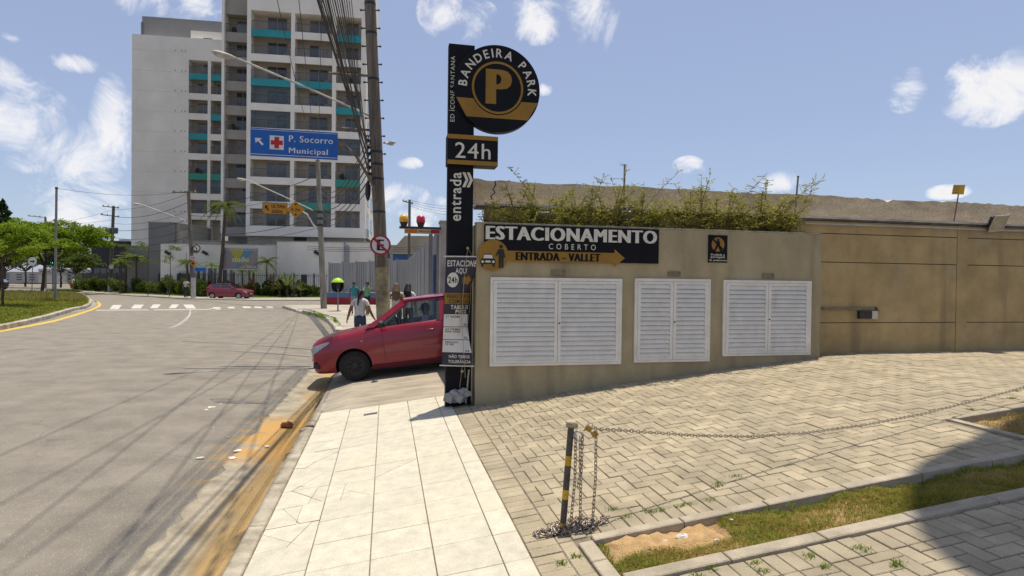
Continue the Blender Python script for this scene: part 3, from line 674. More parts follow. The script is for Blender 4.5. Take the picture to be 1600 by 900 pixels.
# ------------------------------------------------------------------ big wall sign
sg = thing('wall_sign', 'black board reading ESTACIONAMENTO COBERTO with gold ENTRADA - VALLET arrow', 'sign', UV(2.5, WV, 2.2))
a, c, _, z1 = rectV(757, 350, 1029, 411, WV-.03); z1 = onV(757, 349.5, WV-.03)[2]; z0 = onV(1029, 412, WV-.03)[2]; z1 = min(z1, 2.70)
y = WV-.03
b = MB(); b.box(a, c, y, WV-.001, z0, z1, 0, MUV); b.obj('board', blackm, sg)
def wp(x, yy): q = onV(x, yy, y-.004); return q[0], q[2]
L0 = wp(759, 373); L1 = wp(1027, 357)
b = MB(); zt = wp(759, 352.5)[1]; zb = wp(759, 373.8)[1]; text(b, 'ESTACIONAMENTO', wp(759, 360)[0], wp(1027, 360)[0], zb, zt, y-.004, .042, 0, MUV); b.obj('lettering', letterm, sg)
b = MB(); text(b, 'C O B E R T O', wp(857.5, 385)[0], wp(931, 385)[0], wp(858, 389.3)[1], wp(858, 380.5)[1], y-.004, .0, 0, MUV); b.obj('lettering', letterm, sg)
b = MB(); za, zb = wp(790, 408)[1], wp(790, 391.5)[1]; ua, ub, uc = wp(785, 400)[0], wp(960, 400)[0], wp(976, 400)[0]; zm = (za+zb)/2; hh = (zb-za)*.87
b.prism([(ua, za), (ub, za), (ub, zm-hh), (uc, zm), (ub, zm+hh), (ub, zb), (ua, zb)], y-.010, y-.002, 0, MUV, 'y'); b.obj('arrow', goldm, sg)
b = MB(); text(b, 'ENTRADA - VALLET', wp(805.5, 400)[0], wp(938, 400)[0], za+.016, zb-.018, y-.013, .055, 0, MUV); b.obj('lettering', blackm, sg)
cu, cz = wp(770.5, 398.5); r = .205
b = MB(); b.lathe([(r, 0), (r, .012)], 40, 0, MUV @ Matrix.Translation((cu, y-.001, cz)) @ Matrix.Rotation(math.pi/2, 4, 'X')); dsc = b.obj('valet_disc', goldm, sg)
b = MB(); yy = y-.016           # car and valet pictogram
flat(b, [(cu-.17+p[0]*.2, cz-.155+p[1]*.17) for p in ((0, .2), (.0, .55), (.12, .62), (.25, 1), (.75, 1), (.88, .62), (1, .55), (1, .2))], yy, 0, MUV)
flat(b, [(cu-.16, cz-.155), (cu-.13, cz-.155), (cu-.13, cz-.1), (cu-.16, cz-.1)], yy, 0, MUV); flat(b, [(cu-.01, cz-.155), (cu+.02, cz-.155), (cu+.02, cz-.1), (cu-.01, cz-.1)], yy, 0, MUV)
disc(b, cu+.105, cz+.115, .026, yy, 20, 0, 0, MUV); flat(b, [(cu+.07, cz+.08), (cu+.14, cz+.08), (cu+.165, cz-.03), (cu+.14, cz-.035), (cu+.14, cz-.17), (cu+.112, cz-.17), (cu+.108, cz-.04), (cu+.102, cz-.17), (cu+.075, cz-.17), (cu+.072, cz-.03), (cu+.065, cz+.02), (cu+.04, cz-.02), (cu+.027, cz-.005)], yy, 0, MUV)
b.obj('pictogram', inkm, sg)
b = MB(); yy = y-.018
flat(b, [(cu-.135, cz-.045), (cu-.12, cz+.002), (cu-.02, cz+.002), (cu-.005, cz-.045)], yy, 0, MUV); disc(b, cu-.142, cz-.09, .017, yy, 16, 0, 0, MUV); disc(b, cu+.002, cz-.09, .017, yy, 16, 0, 0, MUV); flat(b, [(cu-.105, cz-.1), (cu-.035, cz-.1), (cu-.035, cz-.075), (cu-.105, cz-.075)], yy, 0, MUV)
b.obj('pictogram', letterm, sg)
# pedestrian prohibition plate
pz = thing('pedestrian_sign', 'small black plate with gold walker and the words Proibida a passagem de pedestres', 'sign', UV(4.8, WV, 2.3))
a, c, d, e_ = rectV(1107, 367, 1136, 410.5, WV-.01); b = MB(); b.box(a, c, WV-.012, WV-.001, d, e_, 0, MUV); b.obj('plate', blackm, pz); yy = WV-.015; w = c-a; h = e_-d; m_ = (a+c)/2
b = MB(); disc(b, m_, d+h*.66, w*.34, yy, 30, 0, 0, MUV); b.obj('disc', goldm, pz)
b = MB(); zc = d+h*.66; yy2 = yy-.002; disc(b, m_, zc+w*.21, w*.06, yy2, 14, 0, 0, MUV); flat(b, [(m_-.03, zc+.045), (m_+.03, zc+.045), (m_+.03, zc-.01), (m_+.065, zc-.1), (m_+.035, zc-.1), (m_, zc-.03), (m_-.045, zc-.1), (m_-.075, zc-.1), (m_-.025, zc-.01)], yy2, 0, MUV)
flat(b, [(m_-w*.27, zc+w*.2), (m_-w*.2, zc+w*.25), (m_+w*.27, zc-w*.2), (m_+w*.2, zc-w*.25)], yy2-.001, 0, MUV); b.obj('pictogram', blackm, pz)
b = MB()
for k, s in enumerate(('Proibida a', 'passagem', 'de pedestres')):
    b = MB(); ww = (.36, .37, .46)[k]*w; text(b, s, m_-ww, m_+ww, d+h*(.245-k*.105), d+h*(.325-k*.105), yy, .02, 0, MUV); b.obj('lettering', letterm, pz)
# ================================================================== boundary wall behind, with raw concrete upstand
BV = 8.1
bw = thing('boundary_wall', 'tall ochre rendered boundary wall with grooved panels behind the driveway', 'wall', UV(7, BV, .85))
b = MB(); b.box(1.34, 16, BV+.012, BV+.2, .4, 2.96, 0, MUV); b.obj('wall_core', mat('groove', (.12, .10, .065), .95, .1), bw)
lines = [.5, onV(1390, 504, BV)[2], onV(1390, 411.5, BV)[2], onV(1390, 368, BV)[2], 2.955]
pu = [6.3, onV(1494, 450, BV)[0], onV(1511, 450, BV)[0], 13.4, 13.6, 16]
for i in range(len(pu)-1):
    if pu[i+1]-pu[i] < .3:
        b = MB(); b.box(pu[i]+.004, pu[i+1]-.004, BV-.006, BV+.012, .5, 2.955, 0, MUV); b.obj('pilaster', render2, bw); continue
    for j in range(len(lines)-1):
        b = MB(); b.box(pu[i]+.004, pu[i+1]-.004, BV, BV+.012, lines[j]+.007, lines[j+1]-.007, 0, MUV); b.obj('wall_panel', render2, bw)
b = MB(); b.box(1.34, 6.3, BV, BV+.012, 2.2, 2.955, 0, MUV); b.obj('wall_panel', render2, bw)
b = MB(); b.box(1.2, 16, BV-.05, BV+.3, 2.985, 3.015, 0, MUV); b.obj('flashing', mat('pale_flashing', (.55, .50, .42), .7, .2, 3, .15), bw)
b = MB(); b.box(1.2, 16, BV-.02, BV+.25, 2.956, 2.983, 0, MUV); b.obj('gutter_lip', mat('lip_shadow', (.16, .14, .11), .9, .2), bw)  # shade under the flashing put into this strip's colour
b = MB(); b.tube([UV(6.35, BV-.045, 2.90), UV(8.6, BV-.045, 2.905), UV(9.5, BV-.045, 2.90), UV(16, BV-.045, 2.91)], .014, 8, 0); b.obj('conduit', mat('pvc', (.45, .42, .37), .6, .1), bw)
ru = random.Random(2)
b = MB(); N_ = 150; prof = []
for i in range(N_+1):
    u = 1.17+(16-1.17)*i/N_; prof.append((u, 3.375+.01*math.sin(u*2.1)+ru.uniform(-.012, .012)-(.05 if 8.02 < u < 8.16 else 0)))
for i in range(N_):
    (ua, za), (ub, zb) = prof[i], prof[i+1]; b.add([UV(ua, BV+.2, 3.016), UV(ub, BV+.2, 3.016), UV(ub, BV+.2, zb), UV(ua, BV+.2, za), UV(ua, BV+.5, za+.01), UV(ub, BV+.5, zb+.01)], [(0, 1, 2, 3), (3, 2, 5, 4)])
b.obj('raw_upstand', roughc, bw)
b = MB(); b.add([UV(1.17, BV+.2, 3.016), UV(1.17, BV+.2, 3.37), UV(1.17, BV+.5, 3.38), UV(1.17, BV+.5, 3.016)], [(0, 1, 2, 3)]); b.obj('raw_end', roughc, bw)
b = MB(); pr = [(1.50, 3.37), (1.505, 3.30), (1.47, 3.25), (1.50, 3.2), (1.44, 3.15), (1.46, 3.10)]
flat(b, [(p[0]-.008, p[1]) for p in pr]+[(p[0]+.008, p[1]) for p in pr[::-1]], BV+.196, 0, MUV); b.obj('crack', dark, bw)
# intercom pipe, box and call panel
pb = thing('call_box', 'small dark box with white panel at the end of a wall pipe', 'box', UV(7.8, BV, 1.6))
a, c, d, e_ = rectV(1339, 486, 1358, 497.5, BV); b = MB(); b.box(a, c, BV-.06, BV-.008, d, e_, 0, MUV); b.obj('housing', plasticb, pb)
b = MB(); b.box(c+.003, onV(1368, 490, BV)[0], BV-.05, BV-.008, d-.008, e_+.005, 0, MUV); b.obj('panel', mat('ivory', (.55, .50, .38), .6, .08), pb)
b = MB(); zz = onV(1320, 482.3, BV)[2]; b.tube([UV(6.7, BV-.03, zz), UV(onV(1368, 482, BV)[0], BV-.03, zz), UV(onV(1370, 486, BV)[0], BV-.03, zz-.04)], .018, 8); b.obj('pipe', mat('grey_pipe', (.22, .19, .13), .7, .1), pb)
b = MB(); b.ball(tuple(UV(onV(1366, 481, BV)[0], BV-.03, zz)), .03, n=8); b.obj('elbow', plasticb, pb)
# floodlights
def floodlight(M, label, s=1.0):
    t = thing('floodlight', label, 'floodlight', M, 'floodlights on the wall')
    b = MB(); b.prism([(-.15*s, -.13*s), (.15*s, -.13*s), (.15*s, .13*s), (-.15*s, .13*s)], 0, .02, 0, None, 'y'); b.prism([(-.11*s, -.09*s), (.11*s, -.09*s), (.11*s, .09*s), (-.11*s, .09*s)], .02, .09, 0, None, 'y')
    put('housing', b.mesh('housing', plasticb), t, True)
    b = MB(); b.box(-.14*s, .14*s, -.004, -.001, -.10*s, .12*s); put('glass', b.mesh('glass', mat('lamp_glass', (.42, .38, .26), .25, .1, 8)), t, True)
    for q in (((-.15*s, .15*s, -.012, .0, .12*s, .14*s)), ((-.15*s, .15*s, -.012, 0, -.14*s, -.10*s)), ((-.155*s, -.138*s, -.012, 0, -.1*s, .12*s)), ((.138*s, .155*s, -.012, 0, -.1*s, .12*s))):
        b = MB(); b.box(*q); put('bezel', b.mesh('bezel', mat('alu', (.5, .49, .46), .4, .1, metal=.6)), t, True)
    b = MB(); b.tube([(-.16*s, .04, 0), (-.16*s, .13, -.05), (0, .16, -.05), (.16*s, .13, -.05), (.16*s, .04, 0)], .008, 6); put('bracket', b.mesh('bracket', steel), t, True)
    return t
q = onV(1560, 349, BV-.14)
floodlight(Matrix.Translation(UV(q[0], BV-.14, q[2])) @ MUV @ Matrix.Rotation(.10, 4, 'Z') @ Matrix.Rotation(.5, 4, 'X') @ Matrix.Rotation(-.12, 4, 'Y'), 'square floodlight tilted down on the ochre wall at the right', 1.05)
for k, (x, y_) in enumerate(((850, 337), (976, 336))):
    q = onV(x, y_, WV+.2)
    fl_ = floodlight(Matrix.Translation(UV(q[0], WV+.2, q[2])) @ MUV @ Matrix.Rotation(-.5, 4, 'Z') @ Matrix.Rotation(1.0, 4, 'X'), ('small floodlight among the shrubs above the letters ACI', 'small floodlight among the shrubs above the end of the wall sign')[k], .62)
    b = MB(); b.tube([UV(q[0]-.02, WV+.2, q[2]-.03), UV(q[0]-.09, WV+.2, q[2]-.12), UV(q[0]-.1, WV+.18, 2.6)], .012, 6)
    b.obj('arm', plasticb, fl_)
# yellow notice and rods on top of the wall
yn = thing('warning_sign', 'small yellow notice on a leaning rod above the ochre wall', 'sign', UV(9.1, BV+.12, 3.0))
VV = BV+.12; p0, p1 = onV(1490, 349, VV), onV(1500, 289, VV); b = MB(); b.tube([UV(p0[0], VV, 3.01), UV(p1[0], VV, p1[2])], .011, 6); b.obj('rod', mat('rusty_rod', (.16, .11, .09), .8, .2, 20), yn)
P = [onV(x, y_, VV-.016) for x, y_ in ((1487, 303.5), (1505.5, 304), (1508, 289), (1490, 288.5))]; b = MB(); b.prism([(p[0], p[2]) for p in P], VV-.02, VV-.014, 0, MUV, 'y'); b.obj('plate', mat('yellow_plate', (.68, .38, .01), .6, .08), yn)
b = MB(); w = P[1][0]-P[0][0]
for k in range(4): flat(b, [(P[0][0]+.02+.006*k, P[0][2]+.03+.032*k), (P[0][0]+w*.55+.006*k, P[0][2]+.03+.032*k), (P[0][0]+w*.55+.006*k, P[0][2]+.036+.032*k), (P[0][0]+.02+.006*k, P[0][2]+.036+.032*k)], VV-.0215, 0, MUV)
b.obj('print', inkm, yn)
for k, (x0, y0, x1, y1) in enumerate(((975, 315, 976, 259), (1242, 318, 1247, 277))):
    V_ = BV+.12; p0, p1 = onV(x0, y0, V_), onV(x1, y1, V_); b = MB(); b.tube([UV(p0[0], V_, 3.01), UV(p1[0], V_, p1[2])], .014, 8); b.tube([UV(p1[0], V_, p1[2]), UV(p1[0], V_, p1[2]+.02)], .018, 8)
    tag(b.obj('rod', MATS['grey_pipe']), ('upright grey rod rising from the shrubs above the wall sign', 'grey rod leaning over the right end of the shrubs')[k], 'rod', 'rods on the wall')
# ------------------------------------------------------------------ shrubs in the planting bed
for k, (x, htop, wid, dn) in enumerate(((762, 318, 14, .25), (812, 288, 26, 1), (850, 282, 30, 1.1), (893, 268, 34, 1.35), (938, 292, 30, 1.0), (985, 262, 30, 1.1), (1040, 300, 30, 1.1), (1085, 275, 36, 1.3), (1135, 270, 38, 1.5), (1180, 283, 32, 1.3), (1225, 280, 32, 1.3))):
    V_ = WV+.22; q = onV(x, 345, V_); ztop = onV(x, htop, V_)[2]; r = wid/115
    t = thing('shrub', '', 'shrub', UV(q[0], V_, 2.6), 'shrubs along the top of the beige wall')
    names = ('sparse little shrub beside the black sign pole', 'feathery shrub above the letters EST', 'feathery shrub behind the left shrub floodlight', 'tall feathery shrub above the letter N of the wall sign', 'feathery shrub left of the second shrub floodlight', 'thin tall shrub beside the upright rod',
             'feathery shrub just right of the wall sign', 'loose shrub with long sprays left of the pedestrian plate', 'fullest shrub, above the small pedestrian plate', 'dense shrub right of the pedestrian plate', 'shrub at the right end, beside the leaning rod')
    t['label'] = names[k]
    st = MB(); lf = MB(); rs = np.random.default_rng(100+k); nb = int(10*dn)+3
    for i in range(nb):
        bx, bv = rs.normal()*r*.6, rs.normal()*.05; H = (ztop-2.6)*(rs.uniform(.30, .85) if i > 1 else 1); lx = rs.normal()*r*1.5; lv = rs.uniform(-.26, .10)
        pts = [Vector((q[0]+bx+lx*s**1.4, V_+bv+lv*s, 2.6+H*s)) for s in (0, .25, .5, .75, 1)]
        pts = [UV(p.x, min(p.y, BV+.05) if p.z < 3 else p.y, p.z) for p in pts]; st.tube(pts, [.006, .005, .004, .003, .0015], 4)
        for sgm in range(int(20*dn if dn > .5 else 10)):
            s = rs.uniform(.22, 1.0); j = min(3, int(s*4)); p = pts[j].lerp(pts[j+1], s*4-j)
            tw = Vector((rs.normal()*1.2, rs.normal()*.7, rs.uniform(-.25, .8))).normalized(); L = rs.uniform(.07, .21)*(1.15-s*.55)
            st.tube([p, p+tw*L], .0014, 3, cap=False)
            for w in range(8): leaves(lf, tuple(p+tw*(L*w/7)), (.012, .012, .010), 2, .0115, rs, 0, .6)
    st.obj('stems', bark, t); lf.obj('foliage', leaf_shrub, t)
# ================================================================== the sign pole
PV0 = 7.93
sp = thing('sign_pole', 'tall black parking totem with round BANDEIRA PARK sign and 24h box', 'sign', UV(.97, PV0+.06, .27))
ua, ub = onV(698.5, 340, PV0)[0], onV(738.5, 340, PV0)[0]; ua, ub = .79, 1.135; zt = onV(722, 69.5, PV0)[2]
b = MB(); b.box(ua, ub, PV0, PV0+.13, .15, zt, 0, MUV); b.obj('column', blackm, sp)
cu, cz = onV(777.8, 138.3, PV0-.06)[0], onV(777.8, 138.3, PV0-.06)[2]; r = .583
b = MB(); b.lathe([(r, 0), (r+.004, .01), (r+.004, .13), (r, .14)], 64, 0, MUV @ Matrix.Translation((cu, PV0+.085, cz)) @ Matrix.Rotation(math.pi/2, 4, 'X')); dsc = b.obj('round_sign', blackm, sp)
y = PV0-.058
b = MB(); disc(b, cu, cz+.01, .352, y, 56, 0, .322, MUV); b.obj('ring', goldm, dsc)
b = MB()      # gold band across the disc, cut out round the ring
zt_, zb_ = cz-.155, cz-.40; k = 24; rr = .368
up = [(cu-math.sqrt(r*r-.155**2)*.995, zt_)]
for i in range(k+1):
    x = -math.sqrt(rr*rr-.165**2)+i*2*math.sqrt(rr*rr-.165**2)/k; up.append((cu+x, max(cz+.01-math.sqrt(max(0, rr*rr-x*x)), zb_+.004)))
up.append((cu+math.sqrt(r*r-.155**2)*.995, zt_)); up = [(x, z-(x-cu)*.0) for x, z in up]
lo = [(cu+math.sqrt(r*r-.40**2)*.99, zb_), (cu-math.sqrt(r*r-.40**2)*.99, zb_)]
for i in range(len(up)-1):
    (xa, za), (xb, zb) = up[i], up[i+1]
    cl_ = lambda x: max(min(x, lo[0][0]), lo[1][0])
    flat(b, [(xa, za), (xb, zb), (cl_(xb), zb_), (cl_(xa), zb_)] if cl_(xa) != cl_(xb) else [(xa, za), (xb, zb), (cl_(xb), zb_)], y, 0, MUV)
b.obj('band', goldm, dsc)
b = MB(); text(b, 'P', cu-.165, cu+.195, cz-.21, cz+.255, y, .045, 0, MUV); b.obj('lettering', goldm, dsc)
b = MB(); word = 'BANDEIRA PARK'; RA = .475
wd = [max(.5, glyphs(ch, .02)[3]-glyphs(ch, .02)[2]) if ch != ' ' else .42 for ch in word]; wd = [.26 if ch == 'I' else w for ch, w in zip(word, wd)]
tot = sum(wd)+.13*len(wd); a0 = math.radians(181); a1 = math.radians(-11); pos = 0
for ch, w in zip(word, wd):
    mid = (pos+w/2+.06)/tot; pos += w+.13
    if ch == ' ': continue
    an = a0+(a1-a0)*mid; vs_, fs_, g0, g1, h0, h1 = glyphs(ch, .02); s = .118/(h1-h0)
    Mx = MUV @ Matrix.Translation((cu+RA*math.cos(an), y, cz+RA*math.sin(an))) @ Matrix.Rotation(-(an-math.pi/2), 4, 'Y')
    b.add([((p[0]-(g0+g1)/2)*s*.92, 0, (p[1]-(h0+h1)/2)*s) for p in vs_], fs_, 0, Mx)
b.obj('lettering', letterm, dsc)
ba, bb, bz0, bz1 = .775, onV(778, 240, PV0-.09)[0], onV(740, 258, PV0-.09)[2], onV(740, 211.5, PV0-.09)[2]
b = MB(); b.box(ba, bb, PV0-.09, PV0+.16, bz0, bz1, 0, MUV); bx = b.obj('hour_box', blackm, sp); y = PV0-.094
b = MB(); h = bz1-bz0
for zz in (bz0, bz1-h*.145): flat(b, [(ba, zz), (bb, zz), (bb, zz+h*.145), (ba, zz+h*.145)], y, 0, MUV)
b.obj('band', goldm, bx)
b = MB(); text(b, '24h', ba+.10, bb-.10, bz0+h*.22, bz0+h*.74, y, .005, 0, MUV); b.obj('lettering', letterm, bx)
def vtext(s, u0, u1, z0, z1, par, bold=0):
    """lettering that reads upwards"""
    vs_, fs_, a, c, d, e_ = glyphs(s, bold); b = MB(); b.add([(u1-(u1-u0)*(p[1]-d)/(e_-d), PV0-.003, z0+(z1-z0)*(p[0]-a)/(c-a)) for p in vs_], fs_, 0, MUV); b.obj('lettering', letterm, par)
q0 = onV(706, 190, PV0); q1 = onV(711, 88, PV0); vtext('ED ÍCONE SANTANA', ua+.008, ua+.082, q0[2], q1[2], sp, .0)
q0 = onV(707, 345, PV0); q1 = onV(711, 269, PV0); vtext('entrada', ua+.03, ua+.185, q0[2], q1[2], sp, .015)
b = MB(); zc = onV(728, 281, PV0)[2]
for k in range(2):
    x = ua+.195+k*.06; flat(b, [(x, zc+.10), (x+.04, zc+.10), (x+.085, zc), (x+.04, zc-.10), (x, zc-.10), (x+.045, zc)], PV0-.003, 0, MUV)
b.obj('chevrons', letterm, sp)
# ------------------------------------------------------------------ hanging price banner tied to the pole
bn = thing('banner', 'curled vinyl price banner ESTACIONE AQUI tied to the black sign pole', 'banner', UV(.95, PV0-.05, .75))
def bq(px, py, dv=0): return onV(px, py, PV0-.12-dv)
bv0 = PV0-.12
TL, TR, BL, BR = bq(697, 400.5), bq(749, 401), bq(690.5, 571), bq(737, 572)
def bpt(s, t, off=0):
    """banner surface: s across, t down; the right edge curls back in the lower part"""
    u = (TL[0]*(1-t)+BL[0]*t)*(1-s)+(TR[0]*(1-t)+BR[0]*t)*s; z = (TL[2]*(1-t)+BL[2]*t)*(1-s)+(TR[2]*(1-t)+BR[2]*t)*s
    curl = math.sin(min(1, max(0, (t-.05)/.85))*math.pi)**.8 * max(0, s-.45)*.30
    bow = .012*math.sin(t*9+s*3)
    return UV(u-curl*.55, bv0+curl*.55+bow-off, z)
def bsheet(s0, s1, t0, t1, off, m, name, par=None, n=14, k=20):
    b = MB(); 
    for i in range(n+1):
        for j in range(k+1): b.v.append(tuple(bpt(s0+(s1-s0)*i/n, t0+(t1-t0)*j/k, off)))
    for i in range(n):
        for j in range(k): b.f.append((i*(k+1)+j, i*(k+1)+j+1, (i+1)*(k+1)+j+1, (i+1)*(k+1)+j)); b.m.append(0)
    return b.obj(name, m, par, smooth=True)
navy = mat('navy_vinyl', (.028, .022, .04), .4, .1); whitev = mat('white_vinyl', (.60, .58, .55), .5, .05)
cloth = bsheet(0, 1, .005, .995, 0, navy, 'cloth', bn)
bsheet(0, 1, .335, .435, .002, goldm, 'gold_band', cloth, k=4)
for k in range(3): bsheet(0, 1, .53+k*.118, .53+(k+1)*.118-.006, .002, whitev, 'price_row', cloth, k=6)
def btext(s, s0, s1, t0, t1, m, bold=.02, off=.004):
    vs_, fs_, a, c, d, e_ = glyphs(s, bold); b = MB(); b.add([bpt(s0+(s1-s0)*(p[0]-a)/(c-a), t1+(t0-t1)*(p[1]-d)/(e_-d), off) for p in vs_], fs_); b.obj('lettering', m, cloth)
for a in (('ESTACIONE', .05, .95, .035, .092, letterm), ('AQUI', .30, .68, .105, .165, letterm), ('VAGAS COBERTAS', .06, 1.0, .345, .382, inkm), ('COM SELUR', .14, .98, .392, .43, inkm), ('TABELA DE', .2, 1.0, .445, .482, letterm), ('PREÇO', .36, .9, .488, .53, letterm),
          ('1ª HORA', .08, .56, .54, .562, inkm), ('R$', .78, .92, .615, .635, inkm), ('AS DEMAIS', .06, .6, .658, .676, inkm), ('POR HORA', .06, .6, .68, .698, inkm), ('R$', .78, .92, .735, .753, inkm), ('PERÍODO', .08, .52, .775, .793, inkm), ('12 HS', .08, .36, .797, .815, inkm), ('R$', .78, .92, .855, .872, inkm),
          ('NÃO TEMOS', .22, .9, .895, .93, letterm), ('TOLERÂNCIA', .2, .95, .94, .975, letterm)): btext(*a[:5], a[5])
b = MB(); nn = 28; b.add([bpt(.235+.175*math.cos(i*6.283/nn), .215+.068*math.sin(i*6.283/nn), .003) for i in range(nn)], [tuple(range(nn))[::-1]]); b.obj('hour_disc', letterm, cloth)
btext('24h', .095, .375, .187, .243, inkm, .02, .006)
b = MB(); b.add([bpt(s, t, .003) for s, t in ((.56, .185), (.76, .185), (.76, .165), (.93, .215), (.76, .27), (.76, .25), (.56, .25))], [tuple(range(7))[::-1]]); b.obj('arrow', goldm, cloth)
for t, nm in ((0, 'top_rod'), (1, 'bottom_rod')):
    a, c = bpt(0, t), bpt(1, t); d = (c-a).normalized()*.03; b = MB(); b.tube([a-d, c+d], .009, 8); b.obj(nm, mat('white_plastic', (.62, .6, .57), .5, .05), bn)
rope = mat('rope', (.42, .33, .19), .9, .2, 60)
b = MB(); kn = UV(*onV(731, 388, PV0-.04)); b.tube([kn, bpt(.62, .0), bpt(.62, .3, .03), bpt(.66, .6, .03), bpt(.7, .9, .03), UV(*onV(727, 590, PV0-.1))], .004, 5); b.tube([kn, bpt(.8, 0), UV(*onV(734, 480, PV0-.03)), UV(*onV(722, 575, PV0-.1)), UV(*onV(718, 606, PV0-.08))], .003, 5)
b.ball(tuple(kn), .025, n=8, jit=.2); b.ball(tuple(UV(*onV(722, 580, PV0-.12))), .022, n=8, jit=.3); b.obj('rope', rope, bn)
# broken concrete lump and stick at the foot of the pole
t = thing('rubble', 'grey broken concrete lumps lying at the foot of the sign pole', 'rubble', UV(1.05, PV0-.12, .27))
rr_ = random.Random(8)
for (x, y_, a, bb_, c_) in ((715, 618, .10, .07, .05), (703, 621, .06, .06, .055), (727, 616, .07, .05, .035), (722, 611, .06, .05, .03), (712, 626, .05, .04, .02)):
    q = onV(x, y_, PV0-.1); b = MB(); b.cham(-a, a, -bb_, bb_, -c_, c_, .02, 0, Matrix.Translation(UV(q[0], PV0-.1, max(q[2], gz(q[0])+c_*.7))) @ Matrix.Rotation(rr_.uniform(-.6, .6), 4, 'Z') @ Matrix.Rotation(rr_.uniform(-.5, .5), 4, 'Y')); b.obj('lump', mat('pale_rubble', (.36, .345, .32), .9, .15, 12, .15, .5), t)
b = MB(); b.tube([UV(1.06, PV0-.05, .3), UV(1.10, PV0-.03, .75)], .012, 6); tag(b.obj('stick', mat('pale_stick', (.4, .38, .34), .8, .1)), 'thin pale stick leaning between the pole and the wall corner', 'stick')
# rusty stone in the gutter
b = MB(); q = onz(449, 667, -.05); b.ball((q.x, q.y, -.03), .085, .06, .05, 8, jit=.25); tag(b.obj('brick_fragment', mat('rust_brick', (.20, .075, .03), .9, .2, 20)), 'broken rust-brown brick fragment lying in the orange gutter', 'brick')
# ================================================================== bollard with chains
q = ong(879, 829); B0 = UV(q[0], q[1], gz(q[0])); d_ = ray(892.5, 664); tt = (q[1])/(-d_.x*S12+d_.y*C12); B1 = CAM+d_*tt
bo = thing('bollard', 'leaning black and yellow striped steel post holding chains', 'bollard', B0)
for k, (s0, s1, m) in enumerate(((-.02, .075, yellowp), (.075, .30, blackp), (.30, .39, yellowp), (.39, .62, blackp), (.62, .71, yellowp), (.71, 1, blackp))):
    b = MB(); b.tube([B0.lerp(B1, s0), B0.lerp(B1, s1)], .0215, 14); b.obj('post_band', m, bo, sharp=40)
b = MB(); b.box(-.034, .042, -.024, .024, -.014, .012, 0, Matrix.Translation(B1) @ Matrix.Rotation(.05, 4, 'Y')); b.obj('cap', chainm, bo)
b = MB(); b.torus(.03, .006, 14, 6, 0, Matrix.Translation(B1.lerp(B0, .10)+Vector((.05, -.01, 0))) @ Matrix.Rotation(1.4, 4, 'X')); b.obj('ring', steel, bo)
def chain(mb, pts, pitch=.027, R=.0098, r=.0031):
    pts = [Vector(p) for p in pts]; L = [0]
    for i in range(len(pts)-1): L.append(L[-1]+(pts[i+1]-pts[i]).length)
    n = int(L[-1]/pitch)
    def pos(s):
        for i in range(len(L)-1):
            if s <= L[i+1] or i == len(L)-2: return pts[i].lerp(pts[i+1], (s-L[i])/max(1e-6, L[i+1]-L[i]))
    for i in range(n):
        a, c = pos(i*pitch), pos((i+1)*pitch+.001); d = (c-a).normalized(); ref = Vector((0, 0, 1)) if abs(d.z) < .9 else Vector((1, 0, 0)); s = d.cross(ref).normalized(); w = s.cross(d)
        if i % 2: s, w = w, -s
        s, w = (s+w*.5).normalized(), (w-s*.5).normalized()
        mid = (a+c)/2; M = Matrix(((d.x, s.x, w.x, mid.x), (d.y, s.y, w.y, mid.y), (d.z, s.z, w.z, mid.z), (0, 0, 0, 1)))
        mb.torus(R, r, 10, 5, 0, M, long=pitch*.30)
top = B1+Vector((.055, -.005, -.045))
E1 = UV(6.2, 4.6, gz(6.2)+.75)
pa = []
A = top+Vector((.03, 0, .01))
# the long chain: follows the photograph's curve in the plane from the bollard to a post out of view on the right
px = [(921, 669), (980, 673), (1080, 680), (1170, 682), (1260, 676), (1350, 664), (1440, 647), (1530, 624), (1600, 605), (1660, 583)]
for k, (x, y_) in enumerate(px):
    s = k/(len(px)-1); d = ray(x, y_); ua_, va_, _ = toUV(A); V_ = va_+(4.75-va_)*s; t_ = V_/(-d.x*S12+d.y*C12); pa.append(CAM+d*t_)
b = MB(); chain(b, [A]+pa); tag(b.obj('barrier_chain', chainm, smooth=True), 'long steel chain sagging across the driveway from the striped post', 'chain')
b = MB(); ep = pa[-1]; eu = toUV(ep); b.tube([UV(eu[0]+.05, eu[1], gz(eu[0])-.02), UV(eu[0]+.03, eu[1], ep.z+.05)], .0225, 12)
tag(b.obj('end_post', blackp), 'black steel post at the far end of the long chain', 'post')
g0 = gz(q[0])
hang = ((B1+Vector((.03, -.02, -.06)), [(0, 0), (-.003, -.3), (-.03, -.62), (-.05, -.70)]), (B1+Vector((.075, -.02, -.05)), [(0, 0), (-.008, -.3), (-.012, -.7)]), (B1+Vector((.062, .01, -.08)), [(0, 0), (.003, -.25), (-.012, -.35)]), (B1+Vector((.165, -.01, -.055)), [(0, 0), (0, -.3), (-.025, -.73)]))
lab = ('chain hanging closest to the striped post', 'middle chain hanging from the post top', 'short chain strand looped behind the middle one', 'chain hanging from the padlock right of the post')
for (o_, L), lb in zip(hang, lab):
    b = MB(); chain(b, [o_+Vector((x, -.004*k, z)) for k, (x, z) in enumerate(L)], .026, .0095, .0030); tag(b.obj('hanging_chain', chainm, smooth=True), lb, 'chain', 'chains hanging from the bollard')
b = MB(); rh = random.Random(6)      # heap of chain on the ground
